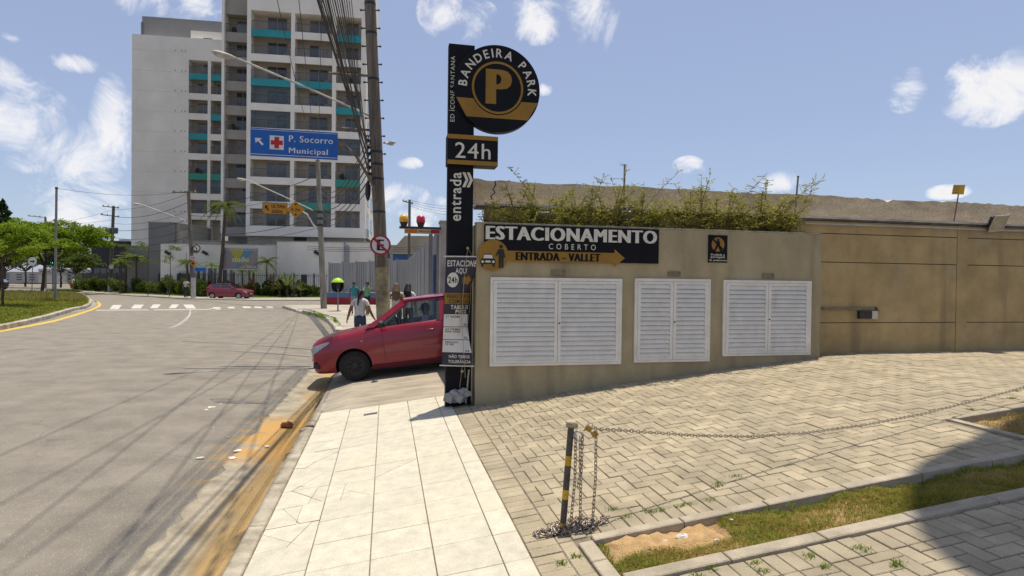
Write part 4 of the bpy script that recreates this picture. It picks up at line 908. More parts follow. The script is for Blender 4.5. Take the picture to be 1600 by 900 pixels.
for k in range(300):
    a_ = rh.gauss(0, 1); x = rh.gauss(.10, .085); yv = rh.gauss(-.01, .035)
    if k < 70: x = -.115+.07*math.cos(k*.09)+rh.gauss(0, .004); yv = -.01+.035*math.sin(k*.09)+rh.gauss(0, .004)
    uu = q[0]+x; M = Matrix.Translation(UV(uu, q[1]+yv, gz(uu)+.006+abs(rh.gauss(0, .016))*(1 if k >= 70 else .2))) @ Matrix.Rotation(rh.uniform(0, 6.3), 4, 'Z') @ Matrix.Rotation(rh.uniform(-.7, .7), 4, 'Y') @ Matrix.Rotation(rh.uniform(0, 3.1), 4, 'X')
    b.torus(.0115, .0036, 9, 5, 0, M, long=.009)
tag(b.obj('chain_heap', chainm, smooth=True), 'heap of loose chain at the foot of the striped post', 'chain')
for k, (dx, dz, an) in enumerate(((.115, -.02, .5), (.155, -.055, -.5))):
    t = thing('padlock', ('brass padlock joining the long chain to the post', 'brass padlock at the top of the right hanging chain')[k], 'padlock', B1+Vector((dx, -.01, dz)), 'padlocks on the chains')
    Mx = Matrix.Translation(B1+Vector((dx, -.01, dz))) @ Matrix.Rotation(an, 4, 'Y'); b = MB(); b.cham(-.022, .022, -.009, .009, -.018, .018, .004, 0, Mx); b.obj('body', brass, t)
    b = MB(); b.tube([Mx @ Vector(p) for p in ((-.014, 0, .016), (-.014, 0, .032), (-.008, 0, .04), (.008, 0, .04), (.014, 0, .032), (.014, 0, .016))], .0035, 6); b.obj('shackle', steel, t)
# unseen slab added on the right, outlined to shade the paving corner
cp = thing('shadow_caster', 'unseen flat slab on round columns, added at the right to shade the paving corner', 'shadow caster', UV(9.5, 1.5, .88))
H = 13.0; sh = [ong(x, y_) for x, y_ in ((1600, 638), (1550, 664), (1520, 683), (1480, 700), (1437, 722), (1418, 756), (1419, 790), (1438, 832), (1480, 872), (1540, 905))]
P = [(u+SUN_U*(H-z), v_+SUN_V*(H-z)) for u, v_, z in sh]; P = [(P[0][0]+3.5, P[0][1]+1.2)]+P+[(P[-1][0]+1.5, P[-1][1]-1.6), (P[0][0]+3.5, P[-1][1]-1.6)]
b = MB(); b.prism(P[::-1], H, H+.35, 0, MUV); b.obj('slab', conc, cp)
for (u, v_) in ((9.6, 1.2), (9.9, 4.6)):
    b = MB(); b.lathe([(.22, gz(u)), (.22, H)], 20, 0, Matrix.Translation(UV(u, v_, 0))); b.obj('column', conc, cp, sharp=40)
# ================================================================== cars
def lerp_tab(tab, x):
    xs = [t[0] for t in tab]; return [float(np.interp(x, xs, [t[k] for t in tab])) for k in range(1, len(tab[0]))]
CAR = sorted([(1.95, .52, .34, .62), (1.93, .65, .25, .695), (1.86, .735, .20, .76), (1.72, .778, .19, .805), (1.5, .80, .18, .85), (1.18, .815, .18, .89), (.95, .82, .18, .92), (.80, .822, .18, .945), (.3, .825, .18, .955), (-.5, .825, .18, .97), (-1.2, .82, .18, .99), (-1.55, .80, .21, 1.0), (-1.74, .74, .27, .97), (-1.82, .64, .34, .88), (-1.84, .56, .38, .80)])
def evaluated(o):
    dg = bpy.context.evaluated_depsgraph_get(); me = bpy.data.meshes.new_from_object(o.evaluated_get(dg)); return me
def car(M, label, paint_m, hub_m, steer=0, driver=True, group='red cars'):
    t = thing('car', label, 'car', M, group)
    b = MB(); xs = np.linspace(-1.84, 1.95, 64); K = 0; rows = []
    for x in xs:
        w, zb, zt = lerp_tab(CAR, x); cab = sm((x+1.50)/.12)*(1-sm((x-.62)/.12)); dk = zt-.34*cab
        row = [(0, zb), (.55*w, zb), (.86*w, zb), (.955*w, zb+.05), (.985*w, zb+.14), (w, zb+.30), (w*1.004, (zb+zt)/2+.06), (w*.995, zt-.20), (w*.972, zt-.09), (w*.94, zt-.03), (w*.90, zt), (w*(.76 if cab < .5 else .86), zt+.012*(1-cab)-.25*cab if cab > 0 else zt+.018), (w*.4, dk+.03*(1-cab)), (0, dk+.034*(1-cab))]
        rows.append(row)
    n = len(rows[0])
    for x, row in zip(xs, rows):
        for (y, z) in row: b.v.append((x, y, z))
        for (y, z) in row[1:-1]: b.v.append((x, -y, z))
    W = 2*n-2
    def idx(i, k): return i*W+(k if k < n else n + (k-n))
    ringL = list(range(n)); ringR = [0]+[n+k for k in range(n-2)]+[n-1]
    for i in range(len(xs)-1):
        for k in range(n-1):
            cabin = -1.5 < xs[i] < .68 and k >= 11
            a, c, d, e_ = i*W+ringL[k], i*W+ringL[k+1], (i+1)*W+ringL[k+1], (i+1)*W+ringL[k]; b.f.append((a, e_, d, c)); b.m.append(1 if cabin or k < 2 else 0)
            a, c, d, e_ = i*W+ringR[k], i*W+ringR[k+1], (i+1)*W+ringR[k+1], (i+1)*W+ringR[k]; b.f.append((a, c, d, e_)); b.m.append(1 if cabin or k < 2 else 0)
    for i, fl in ((0, 1), (len(xs)-1, 0)):
        for k in range(n-1):
            q = (i*W+ringL[k], i*W+ringL[k+1], i*W+ringR[k+1], i*W+ringR[k]); q = tuple(dict.fromkeys(q))
            if len(q) > 2: b.f.append(q if fl else q[::-1]); b.m.append(0)
    me = b.mesh('body', [paint_m, plasticb]); tmp = bpy.data.objects.new('tmp', me); col.objects.link(tmp)
    cut = MB()
    for ax in (1.18, -1.26):
        for s in (1, -1): cut.lathe([(.325, 0), (.325, .5)], 40, 0, Matrix.Translation((ax, s*.47 if s > 0 else -.97, .285)) @ Matrix.Rotation(-math.pi/2, 4, 'X') @ Matrix.Scale(1, 4))
    co = bpy.data.objects.new('cut', cut.mesh('cut', plasticb)); col.objects.link(co)
    md = tmp.modifiers.new('b', 'BOOLEAN'); md.operation = 'DIFFERENCE'; md.object = co; md.solver = 'EXACT'; md.material_mode = 'TRANSFER'
    me2 = evaluated(tmp); bpy.data.objects.remove(tmp); bpy.data.objects.remove(co)
    me2.polygons.foreach_set('use_smooth', [True]*len(me2.polygons)); me2.set_sharp_from_angle(angle=math.radians(32))
    body = put('body', me2, t, True)
    yS = lambda z: .775-.21*(z-.95)/.42          # side glass leans in
    def side(poly, th, m, nm, par, inset=0):
        for s in (1, -1):
            bb = MB(); k = len(poly); vs_ = [(x, s*(yS(z)-inset), z) for x, z in poly]+[(x, s*(yS(z)-inset-th), z) for x, z in poly]
            bb.add(vs_, [tuple(range(k)), tuple(range(k, 2*k))[::-1]]+[(i, k+i, k+(i+1) % k, (i+1) % k) for i in range(k)]); put(nm, bb.mesh(nm, m), par, True)
    side([(.92, .94), (.76, .945), (.12, 1.325), (-.02, 1.375), (.14, 1.395), (.24, 1.375)], .06, paint_m, 'front_pillar', t)
    side([(-.44, .95), (-.56, .95), (-.54, 1.35), (-.46, 1.35)], .05, paint_m, 'centre_pillar', t, -.002); side([(-.37, .955), (-.44, .955), (-.46, 1.35), (-.42, 1.35)], .05, plasticb, 'door_frame', t)
    side([(-1.25, .97), (-1.80, .97), (-1.62, 1.22), (-1.50, 1.355), (-1.22, 1.375), (-1.34, 1.30)], .06, paint_m, 'rear_pillar', t)
    side([(.15, 1.33), (-1.35, 1.325), (-1.40, 1.395), (.14, 1.395)], .06, paint_m, 'roof_rail', t, .003)
    side([(.74, .95), (-.39, .955), (-.43, 1.33), (.11, 1.33)], .006, carglass, 'front_side_window', t, .022); side([(-.56, .96), (-1.26, .97), (-1.33, 1.30), (-.54, 1.33)], .006, carglass, 'rear_side_window', t, .022)
    side([(.70, .945), (.58, .95), (.12, 1.318), (.10, 1.33), (.16, 1.325)], .03, plasticb, 'window_seal', t, .008)
    b = MB(); nx, ny = 16, 10
    for i in range(nx+1):
        x = .20-1.70*i/nx; zc = 1.395+.035*math.sin(math.pi*min(1, max(0, (i+1.5)/(nx+2))))-.02*sm((-x-1.1)/.5)
        for j in range(ny+1):
            s = -1+2*j/ny; b.v.append((x, s*.59, zc-.04*abs(s)**3.0))
    for i in range(nx):
        for j in range(ny): b.f.append((i*(ny+1)+j, i*(ny+1)+j+1, (i+1)*(ny+1)+j+1, (i+1)*(ny+1)+j)); b.m.append(0)
    put('roof', b.mesh('roof', paint_m, True), t, True)
    b = MB(); b.add([(.86, -.70, .955), (.86, .70, .955), (.19, .57, 1.375), (.19, -.57, 1.375)], [(0, 1, 2, 3)]); put('windscreen', b.mesh('windscreen', carglass), t, True)
    b = MB(); b.add([(-1.78, -.66, 1.0), (-1.78, .66, 1.0), (-1.50, .56, 1.345), (-1.50, -.56, 1.345)], [(0, 1, 2, 3)]); put('rear_window', b.mesh('rear_window', carglass), t, True)
    b = MB(); b.box(.60, .90, -.66, .66, .88, .955); put('cowl', b.mesh('cowl', plasticb), t, True)
    for s in (.2, -.35):
        b = MB(); b.tube([(.90, s, .962), (.72, s+.18, 1.05), (.62, s+.42, 1.105)], .007, 5); put('wiper', b.mesh('wiper', plasticb), t, True)
    # wheels
    for ax in (1.18, -1.26):
        for s in (1, -1):
            Mx = Matrix.Translation((ax, s*.682, .283)) @ Matrix.Rotation(steer if ax > 0 else 0, 4, 'Z') @ Matrix.Rotation(-s*math.pi/2, 4, 'X')
            b = MB(); b.lathe([(.17, -.085), (.255, -.088), (.278, -.06), (.283, 0), (.278, .06), (.258, .088), (.19, .09), (.175, .07)], 36, 0, Mx); w = put('wheel', b.mesh('wheel', rubber, sharp=35), t, True)
            b = MB(); b.lathe([(.178, .055), (.185, .084), (.17, .088), (.155, .072), (.07, .066), (.05, .086), (.0001, .088)], 30, 0, Mx)
            for k in range(8):
                a = k*math.pi/4; b.box(-.016, .016, .06, .155, .07, .082, 0, Mx @ Matrix.Rotation(a, 4, 'Z'))
            put('hubcap', b.mesh('hubcap', hub_m, sharp=30), w, True)
    for ax in (1.18, -1.26): b = MB(); b.box(ax-.42, ax+.42, -.44, .44, .2, .66); put('wheel_housing', b.mesh('wheel_housing', plasticb), t, True)
    # lamps, trim, handles, mirrors
    lampm = mat('headlamp', (.36, .37, .38), .12, .1, 40, spec=.8); redl = mat('tail_lamp', (.35, .01, .01), .2, .05)
    for s in (1, -1):
        b = MB(); k = 10
        for i in range(k+1):
            x = 1.90-.33*i/k
            w, zb, zt = lerp_tab(CAR, x); up_ = zt-.055-.012*i/k; lo_ = zt-.20+.10*(i/k)**1.2
            for zz in (lo_, (lo_+up_)/2, up_):
                f = np.interp(zz, [zb+.14, zb+.30, (zb+zt)/2+.06, zt-.20, zt-.09, zt-.03], [.985, 1, 1.004, .995, .972, .94]); b.v.append((x+.006, s*(w*f+.006), zz))
        for i in range(k):
            for j in range(2): b.f.append((i*3+j, (i+1)*3+j, (i+1)*3+j+1, i*3+j+1)); b.m.append(0)
        put('headlight', b.mesh('headlight', lampm, True), t, True)
        b = MB(); b.box(-1.80, -1.70, s*.70-.06, s*.70+.06, .72, .96); put('tail_light', b.mesh('tail_light', redl), t, True)
        b = MB(); b.ball((.62, s*.93, 1.0), .065, .10, .068, 14); b.tube([(.66, s*.80, .955), (.63, s*.90, .985)], .02, 6); put('mirror', b.mesh('mirror', plasticb, True), t, True)
        b = MB(); b.ball((-.24, s*.832, .80), .085, .02, .018, 12); put('door_handle', b.mesh('door_handle', paint_m, True), t, True)
        for xx, zz0, zz1 in ((.62, .30, .93), (-.47, .24, .95)):
            b = MB(); pts = []
            for z in np.linspace(zz0, zz1, 8):
                w, zb, zt = lerp_tab(CAR, xx); f = np.interp(z, [zb+.05, zb+.14, zb+.30, (zb+zt)/2+.06, zt-.20, zt-.09, zt-.03], [.955, .985, 1, 1.004, .995, .972, .94]); pts.append((xx+(.04*(z-.6) if xx > 0 else 0), s*(w*f+.0012), z))
            b.tube(pts, .0035, 4); put('door_seam', b.mesh('door_seam', dark), t, True)
        b = MB(); b.tube([(.85, s*.822, .245), (-.95, s*.822, .245)], .012, 5); put('sill', b.mesh('sill', plasticb), t, True)
        b = MB(); b.ball((1.0, s*.822, .72), .022, .006, .012, 8); put('side_repeater', b.mesh('side_repeater', mat('amber', (.6, .25, .02), .3)), t, True)
        b = MB(); b.prism([(1.90, .33), (1.80, .29), (1.79, .36), (1.88, .42)], s*.60, s*.758, 0, None, 'y'); put('fog_lamp_recess', b.mesh('fog_lamp_recess', plasticb), t, True)
    b = MB(); b.box(1.90, 1.958, -.38, .38, .30, .42); put('grille', b.mesh('grille', plasticb), t, True)
    b = MB(); b.box(1.93, 1.965, -.21, .21, .45, .55); put('number_plate', b.mesh('number_plate', mat('plate_grey', (.4, .4, .4), .5)), t, True)
    seatm = mat('seat_cloth', (.05, .05, .055), .9)
    for s in (.36, -.36):
        b = MB(); b.box(-.42, .08, s-.24, s+.24, .60, .76); b.prism([(-.30, .70), (-.44, .72), (-.58, 1.18), (-.47, 1.20)], s-.23, s+.23, 0, None, 'y'); b.box(-.58, -.49, s-.12, s+.12, 1.18, 1.33); put('seat', b.mesh('seat', seatm), t, True)
    b = MB(); b.box(-1.25, -.85, -.6, .6, .62, .74); b.prism([(-1.15, .70), (-1.28, .72), (-1.38, 1.15), (-1.28, 1.15)], -.6, .6, 0, None, 'y'); put('rear_bench', b.mesh('rear_bench', seatm), t, True)
    b = MB(); b.torus(.18, .016, 26, 8, 0, Matrix.Translation((.33, .36, .93)) @ Matrix.Rotation(math.radians(-65), 4, 'Y')); b.box(-.16, .16, -.018, .018, -.01, .01, 0, Matrix.Translation((.33, .36, .93)) @ Matrix.Rotation(math.radians(-65), 4, 'Y') @ Matrix.Rotation(1.57, 4, 'Z')); put('steering_wheel', b.mesh('steering_wheel', plasticb), t, True)
    b = MB(); b.prism([(.70, .70), (.42, .72), (.42, .90), (.70, .955)], -.68, .68, 0, None, 'y'); put('dashboard', b.mesh('dashboard', plasticb), t, True)
    return t
redp = mat('red_car_paint', (.26, .006, .024), .30, .06, 2, coat=.7, spec=.4); redp2 = mat('dark_red_car_paint', (.20, .012, .028), .35, .05, 2, coat=.7)
blackhub = mat('dark_hub', (.035, .034, .033), .6, .2, 30); silver = mat('silver_hub', (.5, .5, .5), .35, .1, 30, metal=.6)
w0 = ong(551, 597.5); CU, CVv = w0[0]+.10, w0[1]
# the front axle's near wheel stands at (CU,CV); nose points to the road (-u); car axis = -u, its left side faces the camera
Mc = Matrix.Translation(UV(CU+1.18, CVv+.72, gz(CU)+.128)) @ MUV @ Matrix.Rotation(math.radians(-4), 4, 'Z') @ Matrix.Rotation(math.pi, 4, 'Z') @ Matrix.Rotation(math.radians(6.3), 4, 'Y')
car(Mc, 'red hatchback nosing out of the car park with its driver at the wheel', redp, blackhub, steer=math.radians(11))
p = onz(353, 467.6, 0); car(Matrix.Translation((p.x, p.y+.8, .01)) @ Matrix.Rotation(math.radians(-3), 4, 'Z'), 'dark red hatchback crossing the junction in front of the hedge', redp2, silver)
# ================================================================== people
skin_m = mat('skin', (.32, .165, .10), .6, .06); skin_d = mat('skin_tanned', (.22, .11, .065), .6, .06)
def person(name, M, H, label, joints, zones, hair, hairstyle, skin=skin_m, hold=None, top=True):
    """one skinned body; joints: pose overrides, zones: bone -> material"""
    J = dict(pelvis=(0, 0, .93), waist=(0, 0, 1.06), chest=(0, 0, 1.27), neckb=(0, 0, 1.42), neck=(0, .005, 1.48), head=(0, -.015, 1.58), crown=(0, -.005, 1.655),
             lsh=(.165, 0, 1.375), lel=(.215, .02, 1.10), lwr=(.225, -.05, .87), lha=(.222, -.07, .79), rsh=(-.165, 0, 1.375), rel=(-.215, .02, 1.10), rwr=(-.225, -.05, .87), rha=(-.222, -.07, .79),
             lhip=(.09, 0, .88), lkn=(.10, -.02, .48), lan=(.10, .02, .09), lto=(.11, -.13, .035), rhip=(-.09, 0, .88), rkn=(-.10, -.02, .48), ran=(-.10, .02, .09), rto=(-.11, -.13, .035))
    J.update(joints)
    Rr = dict(pelvis=(.155, .11), waist=(.135, .095), chest=(.155, .105), neckb=(.075, .065), neck=(.052, .052), head=(.078, .092), crown=(.055, .065), lsh=(.062, .062), lel=(.042, .042), lwr=(.03, .028), lha=(.034, .02), lhip=(.088, .09), lkn=(.056, .06), lan=(.038, .042), lto=(.04, .028))
    E = [('pelvis', 'waist', 'shirt'), ('waist', 'chest', 'shirt'), ('chest', 'neckb', 'shirt'), ('neckb', 'neck', 'skin'), ('neck', 'head', 'skin'), ('head', 'crown', 'skin')]
    for s in 'lr':
        E += [('neckb', s+'sh', 'shirt'), (s+'sh', s+'el', 'sleeve'), (s+'el', s+'wr', 'fore'), (s+'wr', s+'ha', 'hand'), ('pelvis', s+'hip', 'legs'), (s+'hip', s+'kn', 'legs'), (s+'kn', s+'an', 'shin'), (s+'an', s+'to', 'shoe')]
    names = list(J); sc_ = H/1.70
    me = bpy.data.meshes.new('b'); me.from_pydata([J[n] for n in names], [(names.index(a), names.index(b)) for a, b, z in E], [])
    o = bpy.data.objects.new('b', me); col.objects.link(o); o.modifiers.new('s', 'SKIN'); md = o.modifiers.new('d', 'SUBSURF'); md.levels = 2; md.render_levels = 2
    sv = me.skin_vertices[0].data
    for i, n in enumerate(names):
        k = n if n in Rr else 'l'+n[1:]; sv[i].radius = Rr[k]; sv[i].use_root = (n == 'pelvis')
    m2 = evaluated(o); bpy.data.objects.remove(o)
    mats_ = []
    zm = {}
    for z, m in zones.items():
        if z[0] == '_': continue
        if m not in mats_: mats_.append(m)
        zm[z] = mats_.index(m)
    m2.materials.clear()
    for m in mats_: m2.materials.append(m)
    A_ = np.array([J[a] for a, b, z in E]); B_ = np.array([J[b] for a, b, z in E])
    for pl in m2.polygons:
        c = np.array(pl.center); ab = B_-A_; tt = np.clip(((c-A_)*ab).sum(1)/((ab*ab).sum(1)+1e-9), 0, 1); d = np.linalg.norm(c-(A_+ab*tt[:, None]), axis=1); i = int(np.argmin(d)); z = E[i][2]
        if z == 'sleeve' and tt[i] > zones.get('_sleeve', .5): z = 'fore'
        if z == 'shirt' and c[2] < zones.get('_hem', .93): z = 'legs'
        pl.material_index = zm[z]; pl.use_smooth = True
    t = thing(name, label, 'person', M @ Matrix.Scale(sc_, 4)); body = put('body', m2, t, True)
    # hair
    hc = Vector(J['head']); cr = Vector(J['crown']); b = MB(); up_ = (cr-hc).normalized()
    def hball(c, r, m=None): b.ball(tuple(c), *r, 12)
    hball(hc+Vector((0, .022, .022)), (.088, .092, .098))
    if hairstyle == 'long':
        for k in range(9):
            s = k/8; hball(hc+Vector((0, .07+.075*min(1, s*2), .04-.36*s)), (.082+.045*math.sin(s*2.6), .06-.015*s, .075))
    if hairstyle == 'tail':
        hball(hc+Vector((0, .10, .03)), (.035, .04, .04))
        for k in range(7): s = k/6; hball(hc+Vector((.02*s, .125+.05*s, -.02-.25*s)), (.034-.014*s, .03-.012*s, .05))
    put('hair', b.mesh('hair', hair, True), t, True)
    b = MB(); f = hc+Vector((0, -.085, 0)); b.ball(tuple(f+Vector((0, -.012, -.012))), .013, .018, .02, 8); put('nose', b.mesh('nose', skin, True), t, True)
    for s in (1, -1):
        b = MB(); b.ball(tuple(f+Vector((s*.03, .004, .012))), .011, .008, .006, 8); put('eye', b.mesh('eye', inkm, True), t, True)
        b = MB(); b.ball(tuple(hc+Vector((s*.082, .01, -.005))), .012, .02, .03, 8); put('ear', b.mesh('ear', skin, True), t, True)
        hd = Vector(J[('l' if s > 0 else 'r')+'ha']); wr = Vector(J[('l' if s > 0 else 'r')+'wr']); d = (hd-wr).normalized(); sd_ = d.cross(Vector((1, 0, 0))).normalized() if abs(d.x) < .9 else Vector((0, 1, 0)); nn = d.cross(sd_)
        b = MB()
        for k in range(4):
            a = hd+sd_*(-.024+.016*k)+d*.01; L = (.062, .075, .07, .055)[k]; b.tube([a, a+d*L*.5+nn*.004, a+d*L*.85+nn*.018], [.0085, .008, .006], 6)
        a = hd-sd_*.03-d*.04; b.tube([a, a-sd_*.022+d*.03, a-sd_*.024+d*.055+nn*.008], [.0095, .009, .007], 6); put('fingers', b.mesh('fingers', skin, True), t, True)
    b = MB(); b.ball(tuple(f+Vector((0, -.002, -.045))), .022, .006, .005, 8); put('mouth', b.mesh('mouth', mat('lips', (.22, .07, .06), .6), True), t, True)
    return t
def cl_(n, c): return mat('cloth_'+n, c, .9, .08, 12)
blackhair = mat('black_hair', (.012, .01, .009), .55, .2, 60); brownhair = mat('brown_hair', (.14, .085, .04), .6, .35, 50, c2=(.05, .03, .015))
def stand(x, Y, z, yaw):
    p = at(x, 450, Y); return Matrix.Translation((p.x, p.y, z)) @ Matrix.Rotation(yaw, 4, 'Z')
wk = dict(lkn=(.10, -.14, .50), lan=(.10, -.10, .10), lto=(.11, -.25, .05), rkn=(-.10, .05, .47), ran=(-.10, .26, .13), rto=(-.11, .14, .03))
jean = cl_('jeans', (.045, .06, .10)); white = cl_('white', (.62, .60, .58)); dgrey = cl_('dark', (.03, .032, .045))
person('person', stand(563, 14.6, .11, math.pi), 1.60, 'person in white T-shirt and jeans with dark ponytail, walking away behind the red car', {**wk, 'lel': (.26, .03, 1.12), 'lwr': (.33, -.03, .93), 'lha': (.35, -.04, .86), 'rel': (-.27, .03, 1.12), 'rwr': (-.35, -.02, .95), 'rha': (-.40, -.03, .89), 'pelvis': (0, .0, .93)}, dict(shirt=white, sleeve=white, fore=skin_d, hand=skin_d, skin=skin_d, legs=jean, shin=jean, shoe=dgrey, _sleeve=.45, _hem=1.0), blackhair, 'tail', skin_d)
person('person', stand(619.5, 17.6, .11, math.pi+.1), 1.74, 'person with long light-brown hair and pale top, seen from behind beside the wooden pole', {**wk, 'lel': (.27, .05, 1.12), 'rel': (-.27, .05, 1.12)}, dict(shirt=cl_('pale', (.48, .46, .45)), sleeve=skin_m, fore=skin_m, hand=skin_m, skin=skin_m, legs=jean, shin=jean, shoe=dgrey, _hem=.98), brownhair, 'long')
person('person', stand(638, 17.9, .11, math.pi-.05), 1.74, 'person with long black hair and white sleeveless top, seen from behind', {**wk}, dict(shirt=white, sleeve=white, fore=skin_d, hand=skin_d, skin=skin_d, legs=dgrey, shin=dgrey, shoe=dgrey, _sleeve=.3, _hem=.98), blackhair, 'long', skin_d)
teal = cl_('teal', (.03, .25, .27)); gcl = cl_('green', (.12, .33, .14)); tan_ = cl_('tan', (.25, .24, .24))
person('person', stand(553, 30.2, .11, .1), 1.72, 'person in teal T-shirt facing the camera, left of the one in green', {**wk, 'lel': (.25, .04, 1.12)}, dict(shirt=teal, sleeve=teal, fore=skin_d, hand=skin_d, skin=skin_d, legs=tan_, shin=tan_, shoe=dgrey), blackhair, 'short', skin_d)
person('person', stand(574, 30.0, .11, -.1), 1.73, 'person in green T-shirt with an arm raised, facing the camera', {**wk, 'lel': (.30, -.04, 1.22), 'lwr': (.22, -.14, 1.40), 'lha': (.19, -.15, 1.46)}, dict(shirt=gcl, sleeve=white, fore=skin_d, hand=skin_d, skin=skin_d, legs=dgrey, shin=skin_d, shoe=dgrey), blackhair, 'short', skin_d)
person('person', stand(290.5, 53.2, .08, .2), 1.72, 'person in white shirt and dark trousers waiting by the far white-based pole', {'lwr': (.14, -.16, 1.05), 'lha': (.06, -.18, 1.08)}, dict(shirt=white, sleeve=white, fore=skin_m, hand=skin_m, skin=skin_m, legs=dgrey, shin=dgrey, shoe=dgrey), blackhair, 'short')
person('person', stand(114, 72, .08, -.3), 1.70, 'distant person in red and white clothes near the left fence', {**wk}, dict(shirt=white, sleeve=white, fore=skin_m, hand=skin_m, skin=skin_m, legs=cl_('redc', (.35, .06, .04)), shin=skin_m, shoe=dgrey), blackhair, 'short')
# driver: seated, hands on the wheel (car +x is forward, the body model faces -y)
Md = Mc @ Matrix.Translation((-.08, .36, -.35)) @ Matrix.Rotation(math.pi/2, 4, 'Z')
lsh = cl_('lilac', (.55, .55, .70))
person('person', Md, 1.70, 'driver in pale lilac shirt sitting at the wheel of the red hatchback', {'chest': (0, .10, 1.22), 'neckb': (0, .12, 1.36), 'neck': (0, .11, 1.42), 'head': (0, .09, 1.52), 'crown': (0, .10, 1.59), 'lsh': (.165, .11, 1.31), 'rsh': (-.165, .11, 1.31), 'lel': (.24, -.10, 1.12), 'rel': (-.24, -.10, 1.12), 'lwr': (.15, -.30, 1.26), 'lha': (.14, -.36, 1.30), 'rwr': (-.15, -.30, 1.26), 'rha': (-.14, -.36, 1.30),
       'lhip': (.09, -.06, .90), 'lkn': (.12, -.46, .93), 'lan': (.12, -.66, .62), 'lto': (.12, -.80, .62), 'rhip': (-.09, -.06, .90), 'rkn': (-.12, -.46, .93), 'ran': (-.12, -.66, .62), 'rto': (-.12, -.80, .62)}, dict(shirt=lsh, sleeve=lsh, fore=skin_d, hand=skin_d, skin=skin_d, legs=dgrey, shin=dgrey, shoe=dgrey, _hem=.9, _sleeve=.9), blackhair, 'short', skin_d)
# ================================================================== utility poles, lamps, road signs, wires
def pole(name, base, top, r0, r1, m, label, cat='pole', extra=None, n=14, painted=None):
    t = thing(name, label, cat, base)
    b = MB(); k = 8; b.tube([base.lerp(top, i/k) for i in range(k+1)], [r0+(r1-r0)*i/k for i in range(k+1)], n); b.obj('shaft', m, t, sharp=50)
    return t
PB = UV(-.02, 14.95, .0); d0 = ray(603, 470); PB = CAM+d0*(14.6/d0.y); PB.z = .05; d1 = ray(577.5, -10); PT = CAM+d1*(14.4/d1.y)
PT2 = PB+(PT-PB)*1.18
mainp = pole('utility_pole', PB, PT2, .172, .125, woodpole, 'tall weathered utility pole carrying wires, blue sign and lamp beside the red car')
def pp(s): return PB.lerp(PT2, s)
def pz_(z): return PB+(PT2-PB)*((z-PB.z)/(PT2.z-PB.z))
b = MB(); b.tube([pz_(.06), pz_(2.25)], [.181, .175], 14); b.obj('limewashed_base', mat('peeling_lime', (.34, .30, .17), .95, .35, 3.5, .25, .6, 30, c2=(.14, .12, .08)), mainp)
for k in range(9):
    for s in (1, -1):
        z = 5.0+k*.43; p = pz_(z); b = MB(); b.tube([p+Vector((s*.12, -.05, 0)), p+Vector((s*.21, -.05, 0))], .016, 6); b.ball(tuple(p+Vector((s*.215, -.05, 0))), .028, n=8); b.obj('step_bolt', plasticb, mainp)
for z in (3.6, 4.4, 4.75, 5.05, 6.8, 7.9, 8.6):
    b = MB(); p = pz_(z); b.tube([p-Vector((0, 0, .03)), p+Vector((0, 0, .03))], .172-.004*z, 14); b.obj('band', plasticb, mainp)
for z, L, nm in ((6.85, 1.0, 'crossarm'), (5.55, .75, 'bracket')):
    p = pz_(z); b = MB(); b.tube([p+Vector((.05, -.1, 0)), p+Vector((-L, -.25, .01))], .03, 6); b.obj(nm, woodpole, mainp)
for k in range(7):
    z = 4.35+k*.16; p = pz_(z)+Vector((-.17, -.08, 0)); b = MB(); b.ball(tuple(p), .045, .045, .05, 8); b.obj('insulator', plasticb, mainp)
b = MB(); p = pz_(4.1)+Vector((-.24, -.05, 0)); b.ball(tuple(p), .07, .07, .25, 10); b.obj('splice_case', plasticb, mainp)
def lamp_head(L, d, s, par, m):
    """cobra-head luminaire: L tip of arm, d direction outward"""
    d = d.normalized(); x = d; zz = Vector((0, 0, 1)); y = zz.cross(x).normalized(); zz = x.cross(y); M = Matrix(((x.x, y.x, zz.x, L.x), (x.y, y.y, zz.y, L.y), (x.z, y.z, zz.z, L.z), (0, 0, 0, 1)))
    b = MB(); pr = [(0, .03), (.08, .045), (.16, .075), (.30, .095), (.46, .10), (.58, .08), (.64, .035)]; n = 12
    for xx, r in pr: b.v += [tuple(M @ Vector((xx*s, r*1.05*s*math.cos(a*6.283/n), r*s*(.72 if math.sin(a*6.283/n) > 0 else .45)*math.sin(a*6.283/n)))) for a in range(n)]
    b.f += [(i*n+j, i*n+(j+1) % n, (i+1)*n+(j+1) % n, (i+1)*n+j) for i in range(len(pr)-1) for j in range(n)]+[tuple(range(n))[::-1], tuple((len(pr)-1)*n+j for j in range(n))]; b.m += [0]*(len(b.f)-len(b.m)); b.obj('lamp_head', m, par, smooth=True)
    b = MB(); b.ball((0, 0, 0), .20*s, .07*s, .05*s, 12, 0, M @ Matrix.Translation((.38*s, 0, -.05*s))); b.obj('lens', mat('lamp_lens', (.5, .48, .42), .25), par)
lampgrey = mat('lamp_paint', (.50, .48, .43), .6, .12, 6)
def lamp(px_root, Yr, px_tip, Yt, s, label, r=.03):
    a = at(*px_root, Yr); c = at(*px_tip, Yt); t = thing('street_lamp', label, 'street lamp', a, 'street lamps on the poles'); d = c-a
    b = MB(); b.tube([a, a+d*.06+Vector((0, 0, .02)), a+d*.5+Vector((0, 0, .03)), c], r, 8); b.obj('arm', lampgrey, t); lamp_head(c, Vector((d.x, d.y, d.z*.3)), s, t, lampgrey); return t
lamp((578, 182, ), 14.5, (371, 91.5), 12.9, .80, 'street lamp on a long arm from the nearest utility pole', .022)
lamp((600, 224), 14.4, (606, 225), 14.2, .62, 'small street lamp pointing right on the nearest utility pole', .025)
